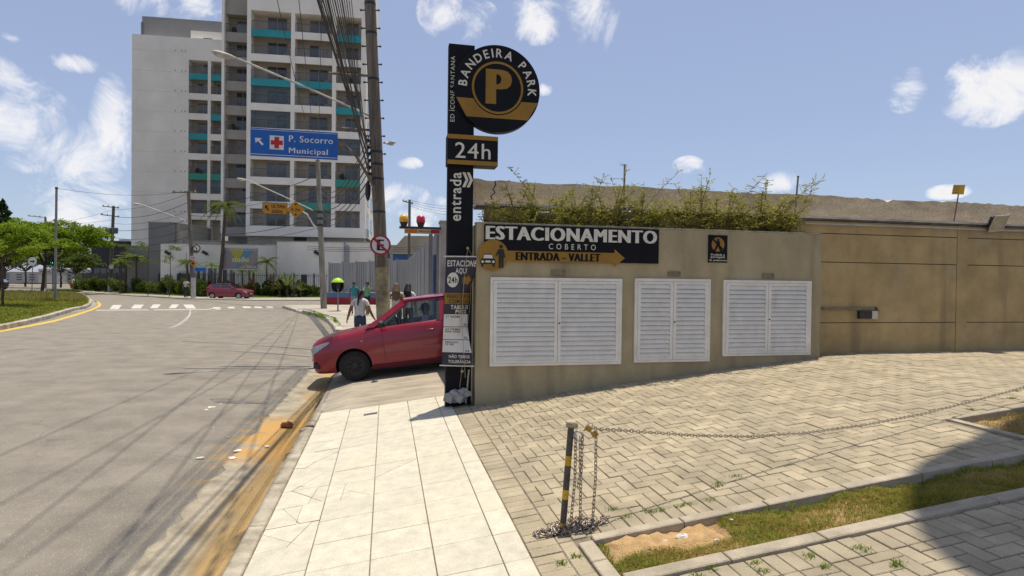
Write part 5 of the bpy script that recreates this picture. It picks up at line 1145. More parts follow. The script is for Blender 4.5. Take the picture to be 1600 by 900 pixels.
# blue hospital sign on a cantilever arm
hs = thing('hospital_sign', 'blue road sign P. Socorro Municipal with red cross and white arrow', 'sign', UV(-2.2, 14.75, 4.8))
SV = 14.55; P = [onV(x, y, SV) for x, y in ((391, 244), (527.5, 249), (527.5, 206.5), (391, 200))]; ua, ub = P[0][0], P[1][0]; za, zb = (P[0][2]+P[1][2])/2, (P[2][2]+P[3][2])/2
bluem = mat('sign_blue', (.008, .11, .42), .5, .06); b = MB(); b.box(ua, ub, SV, SV+.02, za, zb, 0, MUV); b.obj('panel', bluem, hs)
wv = mat('sign_white', (.70, .69, .67), .6, .05); redv = mat('sign_red', (.50, .02, .025), .6, .05); w, h = ub-ua, zb-za; y = SV-.004
b = MB()
for q in ((ua+.01, ub-.01, za+h*.055, za+h*.075), (ua+.01, ub-.01, zb-h*.06, zb-h*.045)): flat(b, [(q[0], q[2]), (q[1], q[2]), (q[1], q[3]), (q[0], q[3])], y, 0, MUV)
def fr(fx, fz): return ua+w*fx, za+h*fz
flat(b, [fr(.05, .64), fr(.13, .64), fr(.105, .575), fr(.15, .43), fr(.13, .38), fr(.085, .53), fr(.06, .46)], y, 0, MUV)
flat(b, [fr(.217, .26), fr(.377, .26), fr(.377, .76), fr(.217, .76)], y, 0, MUV); b.obj('markings', wv, hs)
b = MB(); a_, c_ = fr(.297, .51); k = w*.026; L = w*.068
flat(b, [(a_-k, c_-L), (a_+k, c_-L), (a_+k, c_-k), (a_+L, c_-k), (a_+L, c_+k), (a_+k, c_+k), (a_+k, c_+L), (a_-k, c_+L), (a_-k, c_+k), (a_-L, c_+k), (a_-L, c_-k), (a_-k, c_-k)], y-.003, 0, MUV); b.obj('red_cross', redv, hs)
b = MB(); text(b, 'P. Socorro', ua+w*.435, ua+w*.945, za+h*.57, za+h*.80, y, .012, 0, MUV); b.obj('lettering', wv, hs); b = MB(); text(b, 'Municipal', ua+w*.435, ua+w*.885, za+h*.10, za+h*.36, y, .012, 0, MUV); b.obj('lettering', wv, hs)
b = MB(); A = UV(ua+.3, SV+.06, zb-.25); pts = [A, UV(ub, SV+.06, zb-.22), UV(ub+.12, SV+.08, zb-.25), UV(*onV(556, 243, SV+.1)), UV(*onV(575, 275, SV+.15)), UV(*onV(584, 292, SV+.2)), UV(*onV(586, 315, SV+.2))]; b.tube(pts, .035, 8); b.obj('cantilever_arm', mat('rusty_arm', (.20, .15, .10), .8, .2, 10), hs)
# no parking disc
np_ = thing('no_parking_sign', 'round no-parking sign with crossed letter E on the utility pole', 'sign', pz_(2.85)); cc_ = onV(594.5, 383, 14.55); y = 14.5
b = MB(); b.lathe([(.245, 0), (.245, .01)], 36, 0, MUV @ Matrix.Translation((cc_[0], y+.012, cc_[2])) @ Matrix.Rotation(math.pi/2, 4, 'X')); b.obj('disc', wv, np_)
b = MB(); disc(b, cc_[0], cc_[2], .245, y-.002, 40, 0, .20, MUV); s = .245*.72
flat(b, [(cc_[0]-s-.02, cc_[2]+s-.02), (cc_[0]-s+.02, cc_[2]+s+.02), (cc_[0]+s+.02, cc_[2]-s+.02), (cc_[0]+s-.02, cc_[2]-s-.02)], y-.006, 0, MUV); b.obj('red_ring', mat('faded_red', (.36, .03, .03), .6, .1), np_)
b = MB(); text(b, 'E', cc_[0]-.085, cc_[0]+.085, cc_[2]-.13, cc_[2]+.13, y-.004, .05, 0, MUV); b.obj('lettering', inkm, np_)
# concrete pole behind with orange signs and lamp
d0 = ray(506, 484); Q0 = CAM+d0*(36.5/d0.y); Q0.z = .1; Q1 = at(496.5, 250, 36.5)
sp2 = pole('utility_pole', Q0, Q1, .19, .13, polec, 'grey concrete pole beside the payphone, carrying two orange signs')
for z in (5.2, 5.6, 6.0):
    p = Q0.lerp(Q1, z/(Q1.z)); b = MB(); b.tube([p-Vector((0, 0, .06)), p+Vector((0, 0, .06))], .2, 10); b.obj('band', plasticb, sp2)
lamp((489, 329), 36.4, (388, 282), 35.5, 1.0, 'street lamp on the concrete pole above the orange signs', .035)
ors = mat('sign_orange', (.50, .22, .015), .6, .08); V2 = 37.6
for k in range(2):
    t = thing('orange_sign', ('orange rectangular sign ULTIMA SAIDA with arrow', 'orange diamond height-limit sign reading 4.3m')[k], 'sign', UV(*onV((430, 462)[k], 327, V2)), 'orange signs on the concrete pole'); y = V2-.01; b = MB(); ink = MB()
    if k == 0:
        a = onV(410, 334.5, V2); c = onV(449, 317.3, V2); b.box(a[0], c[0], V2, V2+.02, a[2], c[2], 0, MUV); w, h = c[0]-a[0], c[2]-a[2]
        text(ink, 'ÚLTIMA', a[0]+w*.36, a[0]+w*.92, a[2]+h*.54, a[2]+h*.9, y, .02, 0, MUV); ink.obj('lettering', inkm, t); ink = MB(); text(ink, 'SAÍDA', a[0]+w*.36, a[0]+w*.82, a[2]+h*.12, a[2]+h*.46, y, .02, 0, MUV)
        ink.obj('lettering', inkm, t); ink = MB(); flat(ink, [(a[0]+w*x, a[2]+h*z) for x, z in ((.1, .74), (.22, .74), (.19, .62), (.27, .36), (.22, .30), (.15, .52), (.1, .46))], y, 0, MUV)
        for q in ((0, 0, 1, .04), (0, .96, 1, 1), (0, 0, .02, 1), (.98, 0, 1, 1)): flat(ink, [(a[0]+w*q[0], a[2]+h*q[1]), (a[0]+w*q[2], a[2]+h*q[1]), (a[0]+w*q[2], a[2]+h*q[3]), (a[0]+w*q[0], a[2]+h*q[3])], y, 0, MUV)
    else:
        c = onV(462, 327.3, V2-.05); r = .52; b.prism([(c[0]-r, c[2]), (c[0], c[2]-r), (c[0]+r, c[2]), (c[0], c[2]+r)], V2-.05, V2-.03, 0, MUV, 'y'); y = V2-.056
        text(ink, '4.3m', c[0]-.27, c[0]+.27, c[2]-.09, c[2]+.10, y, .02, 0, MUV); flat(ink, [(c[0]-.1, c[2]+.36), (c[0]+.1, c[2]+.36), (c[0], c[2]+.22)], y, 0, MUV); flat(ink, [(c[0]-.1, c[2]-.36), (c[0]+.1, c[2]-.36), (c[0], c[2]-.22)], y, 0, MUV)
    b.obj('panel', ors, t); ink.obj('lettering', inkm, t)
    if k == 0: ost = t
b = MB(); b.tube([at(410, 329, 36.6), at(470, 329, 36.6), at(480, 335, 36.6), at(490, 352, 36.6), at(499, 361, 36.5)], .05, 8); b.obj('arm', lampgrey, ost)
# far poles
def crossarm(t, c, L, d, z, m=woodpole):
    b = MB(); a = c+d*(-L/2)+Vector((0, 0, z)); e_ = c+d*(L/2)+Vector((0, 0, z)); b.tube([a, e_], .06, 6); b.obj('crossarm', m, t)
    for k in range(4):
        p = a.lerp(e_, .06+.88*k/3); b = MB(); b.lathe([(.05, 0), (.07, .06), (.05, .14), (.02, .2)], 8, 0, Matrix.Translation(p)); b.obj('insulator', polec, t)
F0 = at(302, 466, 53.0); F0.z = .08; F1 = at(294.5, 299, 53.0)
fp = pole('utility_pole', F0, F1, .18, .13, woodpole, 'far dark utility pole with crossarm and whitewashed base by the waiting person'); crossarm(fp, at(288, 300.5, 53), 2.2, Vector((1, 0, .0)), 0)
b = MB(); b.tube([F0, F0+Vector((-.02, 0, 1.8))], [.21, .2], 12); b.obj('white_base', mat('limewash', (.50, .48, .45), .9, .15), fp)
b = MB(); b.torus(.32, .05, 18, 6, 0, Matrix.Translation(at(307, 388, 52.7)) @ Matrix.Rotation(1.57, 4, 'X')); b.torus(.26, .04, 18, 6, 0, Matrix.Translation(at(303, 390, 52.6)) @ Matrix.Rotation(1.57, 4, 'X')); b.obj('cable_coil', cable, fp)
lamp((294, 347), 53, (222, 320), 52, 1.15, 'street lamp reaching left from the far dark pole', .045)
t = thing('speed_sign', 'small round white speed sign on the far dark pole', 'sign', at(300, 403, 52.7)); c = at(300.5, 403, 52.7)
b = MB(); b.lathe([(.24, 0), (.24, .02)], 24, 0, Matrix.Translation(c) @ Matrix.Rotation(math.pi/2, 4, 'X')); b.obj('disc', wv, t); b = MB(); disc(b, c.x, c.z, .24, c.y-.03, 28, 0, .19); b.obj('ring', redv, t); b = MB(); text(b, '40', c.x-.12, c.x+.12, c.z-.1, c.z+.1, c.y-.03, .03); b.obj('lettering', inkm, t)
c = at(301.5, 411.5, 52.65); b = MB(); b.prism([(c.x-.3, c.z), (c.x, c.z-.3), (c.x+.3, c.z), (c.x, c.z+.3)], c.y, c.y+.02, 0, None, 'y'); o = tag(b.obj('hump_sign', ors), 'small orange diamond sign under the white speed sign', 'sign')
b = MB(); disc(b, c.x, c.z, .12, c.y-.004, 12, 0); put('mark', b.mesh('mark', inkm), o)
a = at(304, 423.5, 52.8); c = at(322, 418.5, 52.8); b = MB(); b.box(a.x, c.x, a.y, a.y+.03, a.z, c.z); o = tag(b.obj('street_nameplate', bluem), 'small blue street nameplate on the far dark pole', 'sign')
G0 = at(172, 458, 70); G0.z = .05; G1 = at(177.5, 322, 70)
gp = pole('utility_pole', G0, G1, .22, .15, woodpole, 'distant dark pole with a transformer and two crossarms'); crossarm(gp, at(173, 323.5, 70), 2.0, Vector((1, 0, -.1)), 0); crossarm(gp, at(172, 337, 70), 2.2, Vector((1, 0, -.12)), 0)
b = MB(); p = at(174, 361, 69.6); b.lathe([(.36, -.38), (.40, -.3), (.40, .3), (.36, .38)], 14, 0, Matrix.Translation(p-Vector((.25, 0, 0)))); b.lathe([(.3, -.34), (.34, .3), (.3, .34)], 12, 0, Matrix.Translation(p+Vector((.42, 0, .05)))); b.obj('transformer', mat('transformer_grey', (.16, .155, .15), .7, .1), gp)
b = MB(); b.tube([G0, G0.lerp(G1, .17)], [.25, .24], 12); b.obj('white_base', MATS['limewash'], gp)
c = at(174, 416.5, 69.5); b = MB(); b.lathe([(.28, 0), (.28, .02)], 20, 0, Matrix.Translation(c) @ Matrix.Rotation(math.pi/2, 4, 'X')); tag(b.obj('round_sign', wv), 'tiny round pale sign on the distant transformer pole', 'sign')
H0 = at(86, 472, 40.5); H0.z = .12; H1 = at(88.3, 294, 40.5); hp = pole('lamp_post', H0, H1, .085, .07, mat('grey_post', (.23, .225, .215), .7, .1), 'slim grey steel post on the grass island'); b = MB(); b.ball(tuple(H1), .1, n=10); b.obj('cap', plasticb, hp)
p = at(71, 340, 90); fp3 = pole('utility_pole', Vector((p.x, p.y, 0)), p, .2, .15, polec, 'distant pole top showing above the flat tree'); crossarm(fp3, at(58, 338.5, 90), 2.8, Vector((1, 0, -.08)), 0)
p = at(640, 312, 58); fp4 = pole('utility_pole', Vector((p.x, p.y, .1)), p, .17, .12, woodpole, 'distant pole with crossarm right of the round yellow and red lamps'); crossarm(fp4, at(637, 316, 58), 1.0, Vector((1, 0, -.25)), 0)
# small road furniture on the left
t = thing('turn_sign', 'round white arrow sign on a thin post on the grass island', 'sign', at(49, 455, 58)); c = at(51.3, 408.5, 58); b = MB(); b.tube([Vector((c.x-.1, c.y, .1)), c], .04, 6); b.obj('post', MATS['grey_post'], t)
b = MB(); b.lathe([(.42, 0), (.42, .02)], 24, 0, Matrix.Translation(c+Vector((0, -.05, 0))) @ Matrix.Rotation(math.pi/2, 4, 'X')); b.obj('disc', wv, t); b = MB(); flat(b, [(c.x-.25, c.z-.06), (c.x+.05, c.z-.06), (c.x+.05, c.z-.16), (c.x+.26, c.z), (c.x+.05, c.z+.16), (c.x+.05, c.z+.06), (c.x-.25, c.z+.06)], c.y-.08); b.obj('arrow', inkm, t)
t = thing('traffic_light', 'traffic signal showing green on a post behind the flat tree', 'traffic light', at(81, 456, 62)); c = at(81.5, 411, 62); b = MB(); b.tube([Vector((c.x, c.y+.1, .1)), Vector((c.x, c.y+.1, c.z))], .06, 6); b.obj('post', MATS['grey_post'], t); b = MB(); b.box(c.x-.17, c.x+.17, c.y-.1, c.y+.1, c.z-.2, c.z+.85); b.obj('housing', plasticb, t)
gl = bpy.data.materials.new('green_signal'); gl.use_nodes = True; gb = gl.node_tree.nodes['Principled BSDF']; gb.inputs['Base Color'].default_value = (0, .5, .25, 1); gb.inputs['Emission Color'].default_value = (.1, 1, .6, 1); gb.inputs['Emission Strength'].default_value = 3
b = MB(); b.ball((c.x, c.y-.1, c.z), .13, .04, .13, 10); b.obj('green_lens', gl, t)
# wires
def wire(pts, r, label, n=5, group='overhead wires', sag=0):
    P = []
    for i in range(len(pts)-1):
        for k in range(12): s = k/12; q = pts[i].lerp(pts[i+1], s); q = q-Vector((0, 0, sag*4*s*(1-s))); P.append(q)
    P.append(pts[-1]); b = MB(); b.tube(P, r, n, cap=False); return tag(b.obj('wire', cable), label, 'wire', group)
rw = random.Random(12)
for k in range(15):
    s = k/14; a = pz_(4.45+1.0*rw.random())+Vector((-.19, -.05, 0)); x = 497+52*s; r = (.019, .007, .011, .007, .015, .006, .006, .009, .006, .006, .010, .005, .006, .005, .005)[k]
    c = at(x, 0, 7.0+1.2*(k % 3)/3); far = a+(c-a)*3.4; far.z = c.z+.6
    wire([a, c, far], r, 'black cable of the thick bundle running overhead from the nearest pole', sag=.03, group='cables of the overhead bundle')
for k, (x, zz) in enumerate(((520, 8.3), (540, 8.8), (566, 9.2))):
    a = pz_(zz)+Vector((-.1, -.1, 0)); uu_ = (-1.5, -2.3, -3.2)[k]; wire([UV(uu_+.35, 14.6, 10.1), UV(uu_, 5, 9.9), UV(uu_-.5, -14, 10.2)], .010, 'thin power line passing high over the road', group='power lines above the frame')
b = MB(); b.tube([UV(.6, 14.75, 10.05), UV(-3.2, 14.75, 10.05)], .05, 6); b.obj('high_crossarm', woodpole, mainp)
for k in range(6): wire([UV(-.62-.05*k, 14.7, 10.0), UV(-.80-.06*k, 5, 9.3+.05*(k % 3)), UV(-.95-.06*k, -14, 10.0)], (.016, .006, .012, .006, .014, .005)[k], 'telephone cable strung high above the kerb', group='high cables above the frame')
for k, x in enumerate((433, 467, 503)):
    c = at(x, 0, 14-k); wire([Q1-Vector((0, 0, .1*k)), c, Q1+(c-Q1)*1.6], .009, ('leftmost thin wire dropping to the concrete pole', 'middle thin wire dropping to the concrete pole', 'rightmost thin wire dropping to the concrete pole')[k], sag=.35)
for k in range(7): wire([pz_(4.3+.2*k)+Vector((-.15, .05, 0)), Q0.lerp(Q1, .58+.05*k)], .012+.006*(k % 2), 'black cable between the nearest pole and the concrete pole', sag=.55+.1*k, group='cables between the first two poles')
for k in range(6): wire([Q0.lerp(Q1, .55+.07*k), F0.lerp(F1, .55+.075*k)], .014+.008*(k % 2), 'cable between the concrete pole and the far dark pole', sag=.5+.12*(k % 3), group='cables across the junction')
for k in range(7): wire([F0.lerp(F1, .50+.08*k), G0.lerp(G1, .48+.08*k)], .016+.008*(k % 2), 'cable between the far dark pole and the transformer pole', sag=.4+.1*(k % 3), group='cables along the far pavement')
for k in range(4): wire([G0.lerp(G1, .6+.12*k), at(58, 338+4*k, 90)], .014, 'cable from the transformer pole towards the flat tree', sag=.4, group='cables at the far left')
wire([H1, at(200, 305, 52), F1], .012, 'thin wire from the slim grey post to the far pole', sag=.1)
for k in range(4): wire([p+Vector((0, 0, -.2*k)), at(720, 322+5*k, 50)], .012, 'thin wire from the pole behind the gate lamps', sag=.2, group='wires behind the gate lamps')
for k in range(3): wire([at(480, 384+3*k, 40), at(590, 386+2.5*k, 40), at(690, 382+4*k, 45)], .014, 'thin cable crossing in front of the white podium wall', sag=.1, group='cables before the podium')
# ================================================================== gate pier, warning lamps, metal fence, payphone
gp_ = thing('gate_pier', 'pale concrete gate pier behind the sign pole', 'pier', UV(1.3, 13.1, .1)); u_a = onV(688.5, 400, 13.1)[0]; zt = onV(690, 348, 13.1)[2]
b = MB(); b.box(u_a, u_a+.5, 13.1, 13.5, .05, zt, 0, MUV); b.obj('pier_body', mat('pier_concrete', (.42, .40, .34), .9, .12, 3, .1), gp_); b = MB(); b.box(u_a-.02, u_a+.52, 13.08, 13.52, zt+.001, zt+.05, 0, MUV); b.obj('pier_cap', conc, gp_)
wl = thing('warning_lamps', 'yellow and red beacon lamps on a dark bar over the car park exit', 'beacon', UV(u_a-.4, 13.1, 3.0)); z = onV(650, 355.5, 13.1)[2]; ub = onV(624, 355, 13.1)[0]
b = MB(); b.box(ub, u_a, 13.08, 13.16, z-.03, z+.02, 0, MUV); b.obj('bar', plasticb, wl)
for nm, x, cc__ in (('yellow_beacon', 631, (.75, .40, .01)), ('red_beacon', 657.5, (.55, .015, .05))):
    u = onV(x, 350, 13.1)[0]; Mx = MUV @ Matrix.Translation((u, 13.12, z+.02)); b = MB(); b.lathe([(.06, 0), (.075, .05), (.09, .09)], 16, 0, Mx); b.obj('beacon_base', plasticb, wl)
    b = MB(); b.lathe([(.092, .09), (.098, .12), (.094, .20), (.075, .235), (.03, .25)], 20, 0, Mx); b.obj(nm, mat(nm, cc__, .25, .05, 5, coat=.5), wl, smooth=True)
a = onV(632, 364, 13.05); c = onV(688, 356.5, 13.05); b = MB(); b.box(a[0], c[0], 13.06, 13.14, a[2], z-.032, 0, MUV); bx = b.obj('sign_box', mat('box_cream', (.5, .40, .22), .5), wl); w = c[0]-a[0]; h = z-.032-a[2]
b = MB(); flat(b, [(a[0]+w*.03, a[2]+h*.1), (a[0]+w*.35, a[2]+h*.1), (a[0]+w*.35, a[2]+h*.9), (a[0]+w*.03, a[2]+h*.9)], 13.055, 0, MUV); b.obj('orange_end', mat('orange_lens', (.65, .17, .01), .3), bx)
b = MB(); flat(b, [(a[0]+w*.73, a[2]+h*.1), (a[0]+w*.98, a[2]+h*.1), (a[0]+w*.98, a[2]+h*.9), (a[0]+w*.73, a[2]+h*.9)], 13.055, 0, MUV); b.obj('red_end', mat('red_lens', (.30, .02, .04), .3), bx)
b = MB(); text(b, 'VEÍCULOS', a[0]+w*.38, a[0]+w*.70, a[2]+h*.3, a[2]+h*.75, 13.052, .03, 0, MUV); b.obj('lettering', mat('amber_ink', (.30, .12, .01), .6), bx)
# galvanised sheet fence along the walk and across
fm = mat('fence_sheet', (.34, .34, .335), .6, .10, 1.2, .05, metal=.15, stretch=(1, 1, .2), rnd=.05)
def ribs(mb, L, z0, z1, M, depth=.04, pitch=.25):
    n = int(L/pitch); x = 0; vs = []; 
    for i in range(n):
        for q, dd in ((0, 0), (.4, 0), (.5, depth), (.9, depth)): vs.append(((i+q)*pitch, dd))
    vs.append((L, 0)); k = len(vs); mb.add([(x, y, z0) for x, y in vs]+[(x, y, z1) for x, y in vs], [(i, i+1, k+i+1, k+i) for i in range(k-1)], 0, M)
f1 = thing('metal_fence', 'grey corrugated metal fence running away along the pavement', 'fence', UV(1.5, 30, .1))
Lp = 2.5
for k in range(10):
    v0 = 18.5+k*Lp; M = Matrix.Translation(UV(1.5, v0, 0)) @ MUV @ Matrix.Rotation(math.pi/2, 4, 'Z'); b = MB(); ribs(b, Lp-.05, .12, 3.25 if k else 3.35, M); b.obj('fence_panel', fm, f1)
    b = MB(); b.box(-.05, .05, -.06, .06, .1, 3.4, 0, M); b.obj('fence_post', greym, f1)
f2 = thing('metal_fence', 'grey metal fence above the blue and red painted wall', 'fence', at(560, 470, 44)); A = at(512, 470, 43.6); B_ = at(660, 470, 43.6); d = (B_-A); L = Vector((d.x, d.y, 0)).length; n = 7
for k in range(n):
    M = Matrix.Translation((A.x+(B_.x-A.x)*k/n, A.y+.25, 0)); b = MB(); ribs(b, L/n-.04, 1.0, 3.12+.06*k, M, .05, .16); b.obj('fence_panel', fm, f2); b = MB(); b.box(-.04, .04, -.05, .05, .1, 3.2+.06*k, 0, M); b.obj('fence_post', greym, f2)
t = thing('painted_wall', 'low wall painted blue above red along the far pavement', 'wall', at(550, 475, 43.5)); A = at(510, 475, 43.4); B_ = at(606, 475, 43.4)
zr = at(550, 465, 43.4).z; zb = at(550, 457.5, 43.4).z
b = MB(); b.box(A.x, B_.x, 43.4, 43.6, .05, zr); b.obj('red_band', mat('wall_red', (.33, .03, .045), .8, .12, 2, .1), t); b = MB(); b.box(A.x, B_.x, 43.402, 43.598, zr, zb); b.obj('blue_band', mat('wall_blue', (.10, .19, .33), .8, .12, 2, .1), t)
t = thing('payphone', 'green domed public payphone on a post on the far pavement', 'payphone', at(527, 486, 33.8)); c = at(527.5, 446, 33.8); r = .36
b = MB(); b.tube([Vector((c.x, c.y+.1, .1)), Vector((c.x, c.y+.1, c.z-.2))], .04, 8); b.lathe([(.16, .1), (.16, .13)], 12, 0, Matrix.Translation((c.x, c.y+.1, 0))); b.obj('post', MATS['grey_post'], t)
b = MB(); n, k = 20, 12                      # egg shell open towards the camera side below
for i in range(k+1):
    th = math.radians(20)+(math.radians(165)-math.radians(20))*i/k*1.0
    for j in range(n+1):
        ph = math.radians(-20)+math.radians(220)*j/n; b.v.append((c.x+r*1.02*math.sin(th)*math.cos(ph), c.y+r*.9*math.sin(th)*math.sin(ph)+.05, c.z+r*1.15*math.cos(th)))
for i in range(k):
    for j in range(n): b.f.append((i*(n+1)+j, i*(n+1)+j+1, (i+1)*(n+1)+j+1, (i+1)*(n+1)+j)); b.m.append(0)
b.obj('shell_inside', mat('shell_dark', (.05, .055, .045), .7), t, smooth=True)
b = MB(); b.v = []
for i in range(7):
    th = math.radians(4)+math.radians(62)*i/6
    for j in range(25): ph = 2*math.pi*j/24; b.v.append((c.x+r*1.08*math.sin(th)*math.cos(ph), c.y+r*.98*math.sin(th)*math.sin(ph)+.02, c.z+r*1.22*math.cos(th)))
for i in range(6):
    for j in range(24): b.f.append((i*25+j, i*25+j+1, (i+1)*25+j+1, (i+1)*25+j)); b.m.append(0)
b.obj('dome', mat('shell_green', (.36, .62, .03), .4, .06, 3), t, smooth=True); b = MB(); b.box(c.x-.12, c.x+.12, c.y+.12, c.y+.26, c.z-.22, c.z+.14); b.obj('telephone', plasticb, t)
# ================================================================== apartment tower
def frame_at(px, Y, deg): p = at(px, 430, Y); return Matrix.Translation((p.x, p.y, 0)) @ Matrix.Rotation(math.radians(deg), 4, 'Z')
def onfr(px, py, M, dep=0):
    Mi = M.inverted(); o = Mi @ CAM; d = Mi.to_3x3() @ ray(px, py); t = (dep-o.y)/d.y; q = o+d*t; return q.x, q.z
bwhite = mat('tower_white', (.80, .75, .66), .85, .05, .35, .03, .1, 30, dirt=lambda t, g, r: blend(t, r, math_n(t, 'MULTIPLY', ramp(t, tnoise(t, g, .35, 5, (1, 1, .15)), .5, .8), .2), (.36, .34, .3)))
bgrey = mat('tower_grey', (.32, .29, .25), .85, .06, .5, .04); bback = mat('balcony_wall', (.42, .375, .32), .85, .08, .6, .05); tealm = mat('teal_panel', (.025, .27, .29), .5, .06, .5); teal2 = mat('green_panel', (.03, .26, .19), .5, .06, .5)
pane_m = mat('window_pane', (.10, .105, .11), .08, .3, .4, spec=.8); curtain = mat('curtain', (.35, .34, .33), .8, .15, 1.5); wframe = mat('window_frame', (.30, .29, .28), .6, .1); railm = mat('rail_metal', (.09, .088, .085), .6, .1)
rb = random.Random(17)
def bay(t, M, x0, x1, z0, z1, sp_h, sp_m, dep=1.4, door=None, off=0):
    """one balcony: opening z0..z1 with a spandrel of height sp_h below it"""
    b = MB(); b.box(x0, x1, -.02+off, .16+off, z0-sp_h, z0, 0, M); b.obj('spandrel', sp_m, t)
    w = x1-x0; dw = door or min(2.2, w*.5); c = (x0+x1)/2+w*.08
    b = MB(); b.box(c-dw/2, c+dw/2, dep+off-.05, dep+off-.003, z0+.02, z0+2.15 if z1-z0 > 2.2 else z1-.1, 0, M); win = b.obj('window', wframe, t)
    zt = (z0+2.15 if z1-z0 > 2.2 else z1-.1)-.08
    for k in range(2):
        a, e_ = c-dw/2+.06+k*dw/2, c-dw/2+dw/2-.04+k*dw/2; b = MB(); b.box(a, e_, dep+off-.062, dep+off-.052, z0+.1, zt, 0, M); b.obj('pane', curtain if rb.random() < .14 else pane_m, win)
    b = MB(); zr = z0+.95; b.box(x0+.02, x1-.02, .05+off, .09+off, zr, zr+.05, 0, M); n = max(3, int(w/.16))
    for k in range(n+1): xx = x0+.04+(w-.1)*k/n; b.box(xx, xx+.022, .06+off, .08+off, z0, zr, 0, M)
    b.obj('railing', railm, t)
    q_ = rb.random()
    if q_ < .22: b = MB(); xa = x0+.25 if rb.random() < .5 else x1-1.05; b.box(xa, xa+.75, dep+off-.35, dep+off-.06, z0+.03, z0+.6, 0, M); b.obj('air_conditioner', wframe, t)
    elif q_ < .34: b = MB(); b.ball((x0+w*rb.uniform(.2, .8), .5+off, z0+.45), .3, .25, .4, 8, 0, M, .2); b.obj('potted_plant', leaf_dark, t)
    elif q_ < .39: b = MB(); b.box(x0+.03, x1-.03, .1+off, .13+off, z0+.02, z1-.05, 0, M); b.obj('balcony_glazing', railglass, t)
tw = thing('apartment_tower', 'white apartment tower with teal balcony panels, nearest block', 'building', frame_at(388, 69, 8.5), None); MT = WM[tw]
cx = [onfr(x, 250, MT)[0] for x in (388, 456.5, 521, 567)]; zk = [onfr(391, y, MT)[1] for y in (358, 317, 279, 244, 206, 167, 127, 90, 50)]; fh = (zk[-1]-zk[0])/8; zk = [zk[0]+fh*k for k in range(9)]
ZT = zk[8]+2.55; top_z = ZT+9
b = MB(); b.box(cx[0]+.2, cx[3], 1.41, 18, zk[0]-.4, top_z, 0, MT); b.obj('core', bback, tw)
for k, x in enumerate(cx):
    b = MB(); w_ = (.22, .22, .22, .30)[k]; b.box(x-w_, x+w_, -.05, 1.41 if k not in (3,) else 18.02, zk[0]-.5, ZT, 0, MT); b.obj('pillar', bwhite, tw)
b = MB(); b.box(cx[0]-.22, cx[3]+.30, -.052, 18.03, ZT, top_z+.3, 0, MT); b.obj('parapet', bwhite, tw)
b = MB(); b.box(cx[0]-.22, cx[3]+.30, -.055, 1.4, zk[0]-.75, zk[0]+.42, 0, MT); b.obj('base_beam', bwhite, tw)
tealset = {(0, 8), (2, 8), (0, 6), (1, 6), (2, 5), (2, 2), (1, 1)}
for f in range(9):
    for c in range(3):
        x0, x1 = cx[c]+.22, cx[c+1]-(.22 if c < 2 else .30); z0 = zk[f]+.42; z1 = zk[f+1]-.42 if f < 8 else ZT
        m = bwhite
        if (c, f) in tealset: m = tealm if f > 3 else teal2
        if f > 0:
            bay(tw, MT, x0, x1, z0, z1, .84, m)
        else: bay(tw, MT, x0, x1, z0+.01, z1, .01, bwhite)
        b = MB(); b.box(x0, x1, .16, 1.4, z0-.30, z0-.08, 0, MT); b.obj('balcony_floor', bgrey, tw)
for f in range(9):          # windows on the narrow side that faces right
    for k in range(3):
        y0 = 2.2+k*5.2; b = MB(); X = cx[3]+.30; b.box(X-.02, X+.03, y0, y0+2.6, zk[f]+.5, zk[f]+2.2, 0, MT); w_ = b.obj('window', wframe, tw); b = MB(); b.box(X+.03, X+.035, y0+.1, y0+2.5, zk[f]+.6, zk[f]+2.1, 0, MT); b.obj('pane', pane_m, w_)
        if k < 1: b = MB(); b.box(X-.01, X+.05, y0, y0+2.6, zk[f]-.35, zk[f]+.45, 0, MT); b.obj('spandrel', tealm if (f+k) % 3 == 0 else bwhite, tw)
b = MB(); b.box(cx[0]-.2, cx[3]+.1, .6, 17, 3.0, zk[0]-.76, 0, MT); b.obj('recessed_base', bgrey, tw); b = MB(); xx = [onfr(x, 372, MT, .6)[0] for x in (459, 479)]; b.box(xx[0], xx[1], .55, .62, zk[0]-1.6, zk[0]-.8, 0, MT); b.obj('vent', dark, tw)
# recessed grey stair bay with its own balconies
gx0, gx1 = onfr(351, 250, MT, 1.2)[0], cx[0]-.22
b = MB(); b.box(gx0, gx1, 2.6, 14, 1, top_z, 0, MT); b.obj('grey_core', bgrey, tw)
b = MB(); b.box(gx0-.28, gx0, .8, 14, zk[0]-.5, top_z+.1, 0, MT); b.obj('fin', bwhite, tw)
b = MB(); b.box(gx0, gx1, 1.2, 2.6, zk[8]+2.4, top_z, 0, MT); b.obj('grey_head', bgrey, tw)
for f in range(9):
    bay(tw, MT, gx0, gx1, zk[f]+.30, zk[f]+2.35, 1.1, bgrey, dep=1.38, door=1.5, off=1.2)
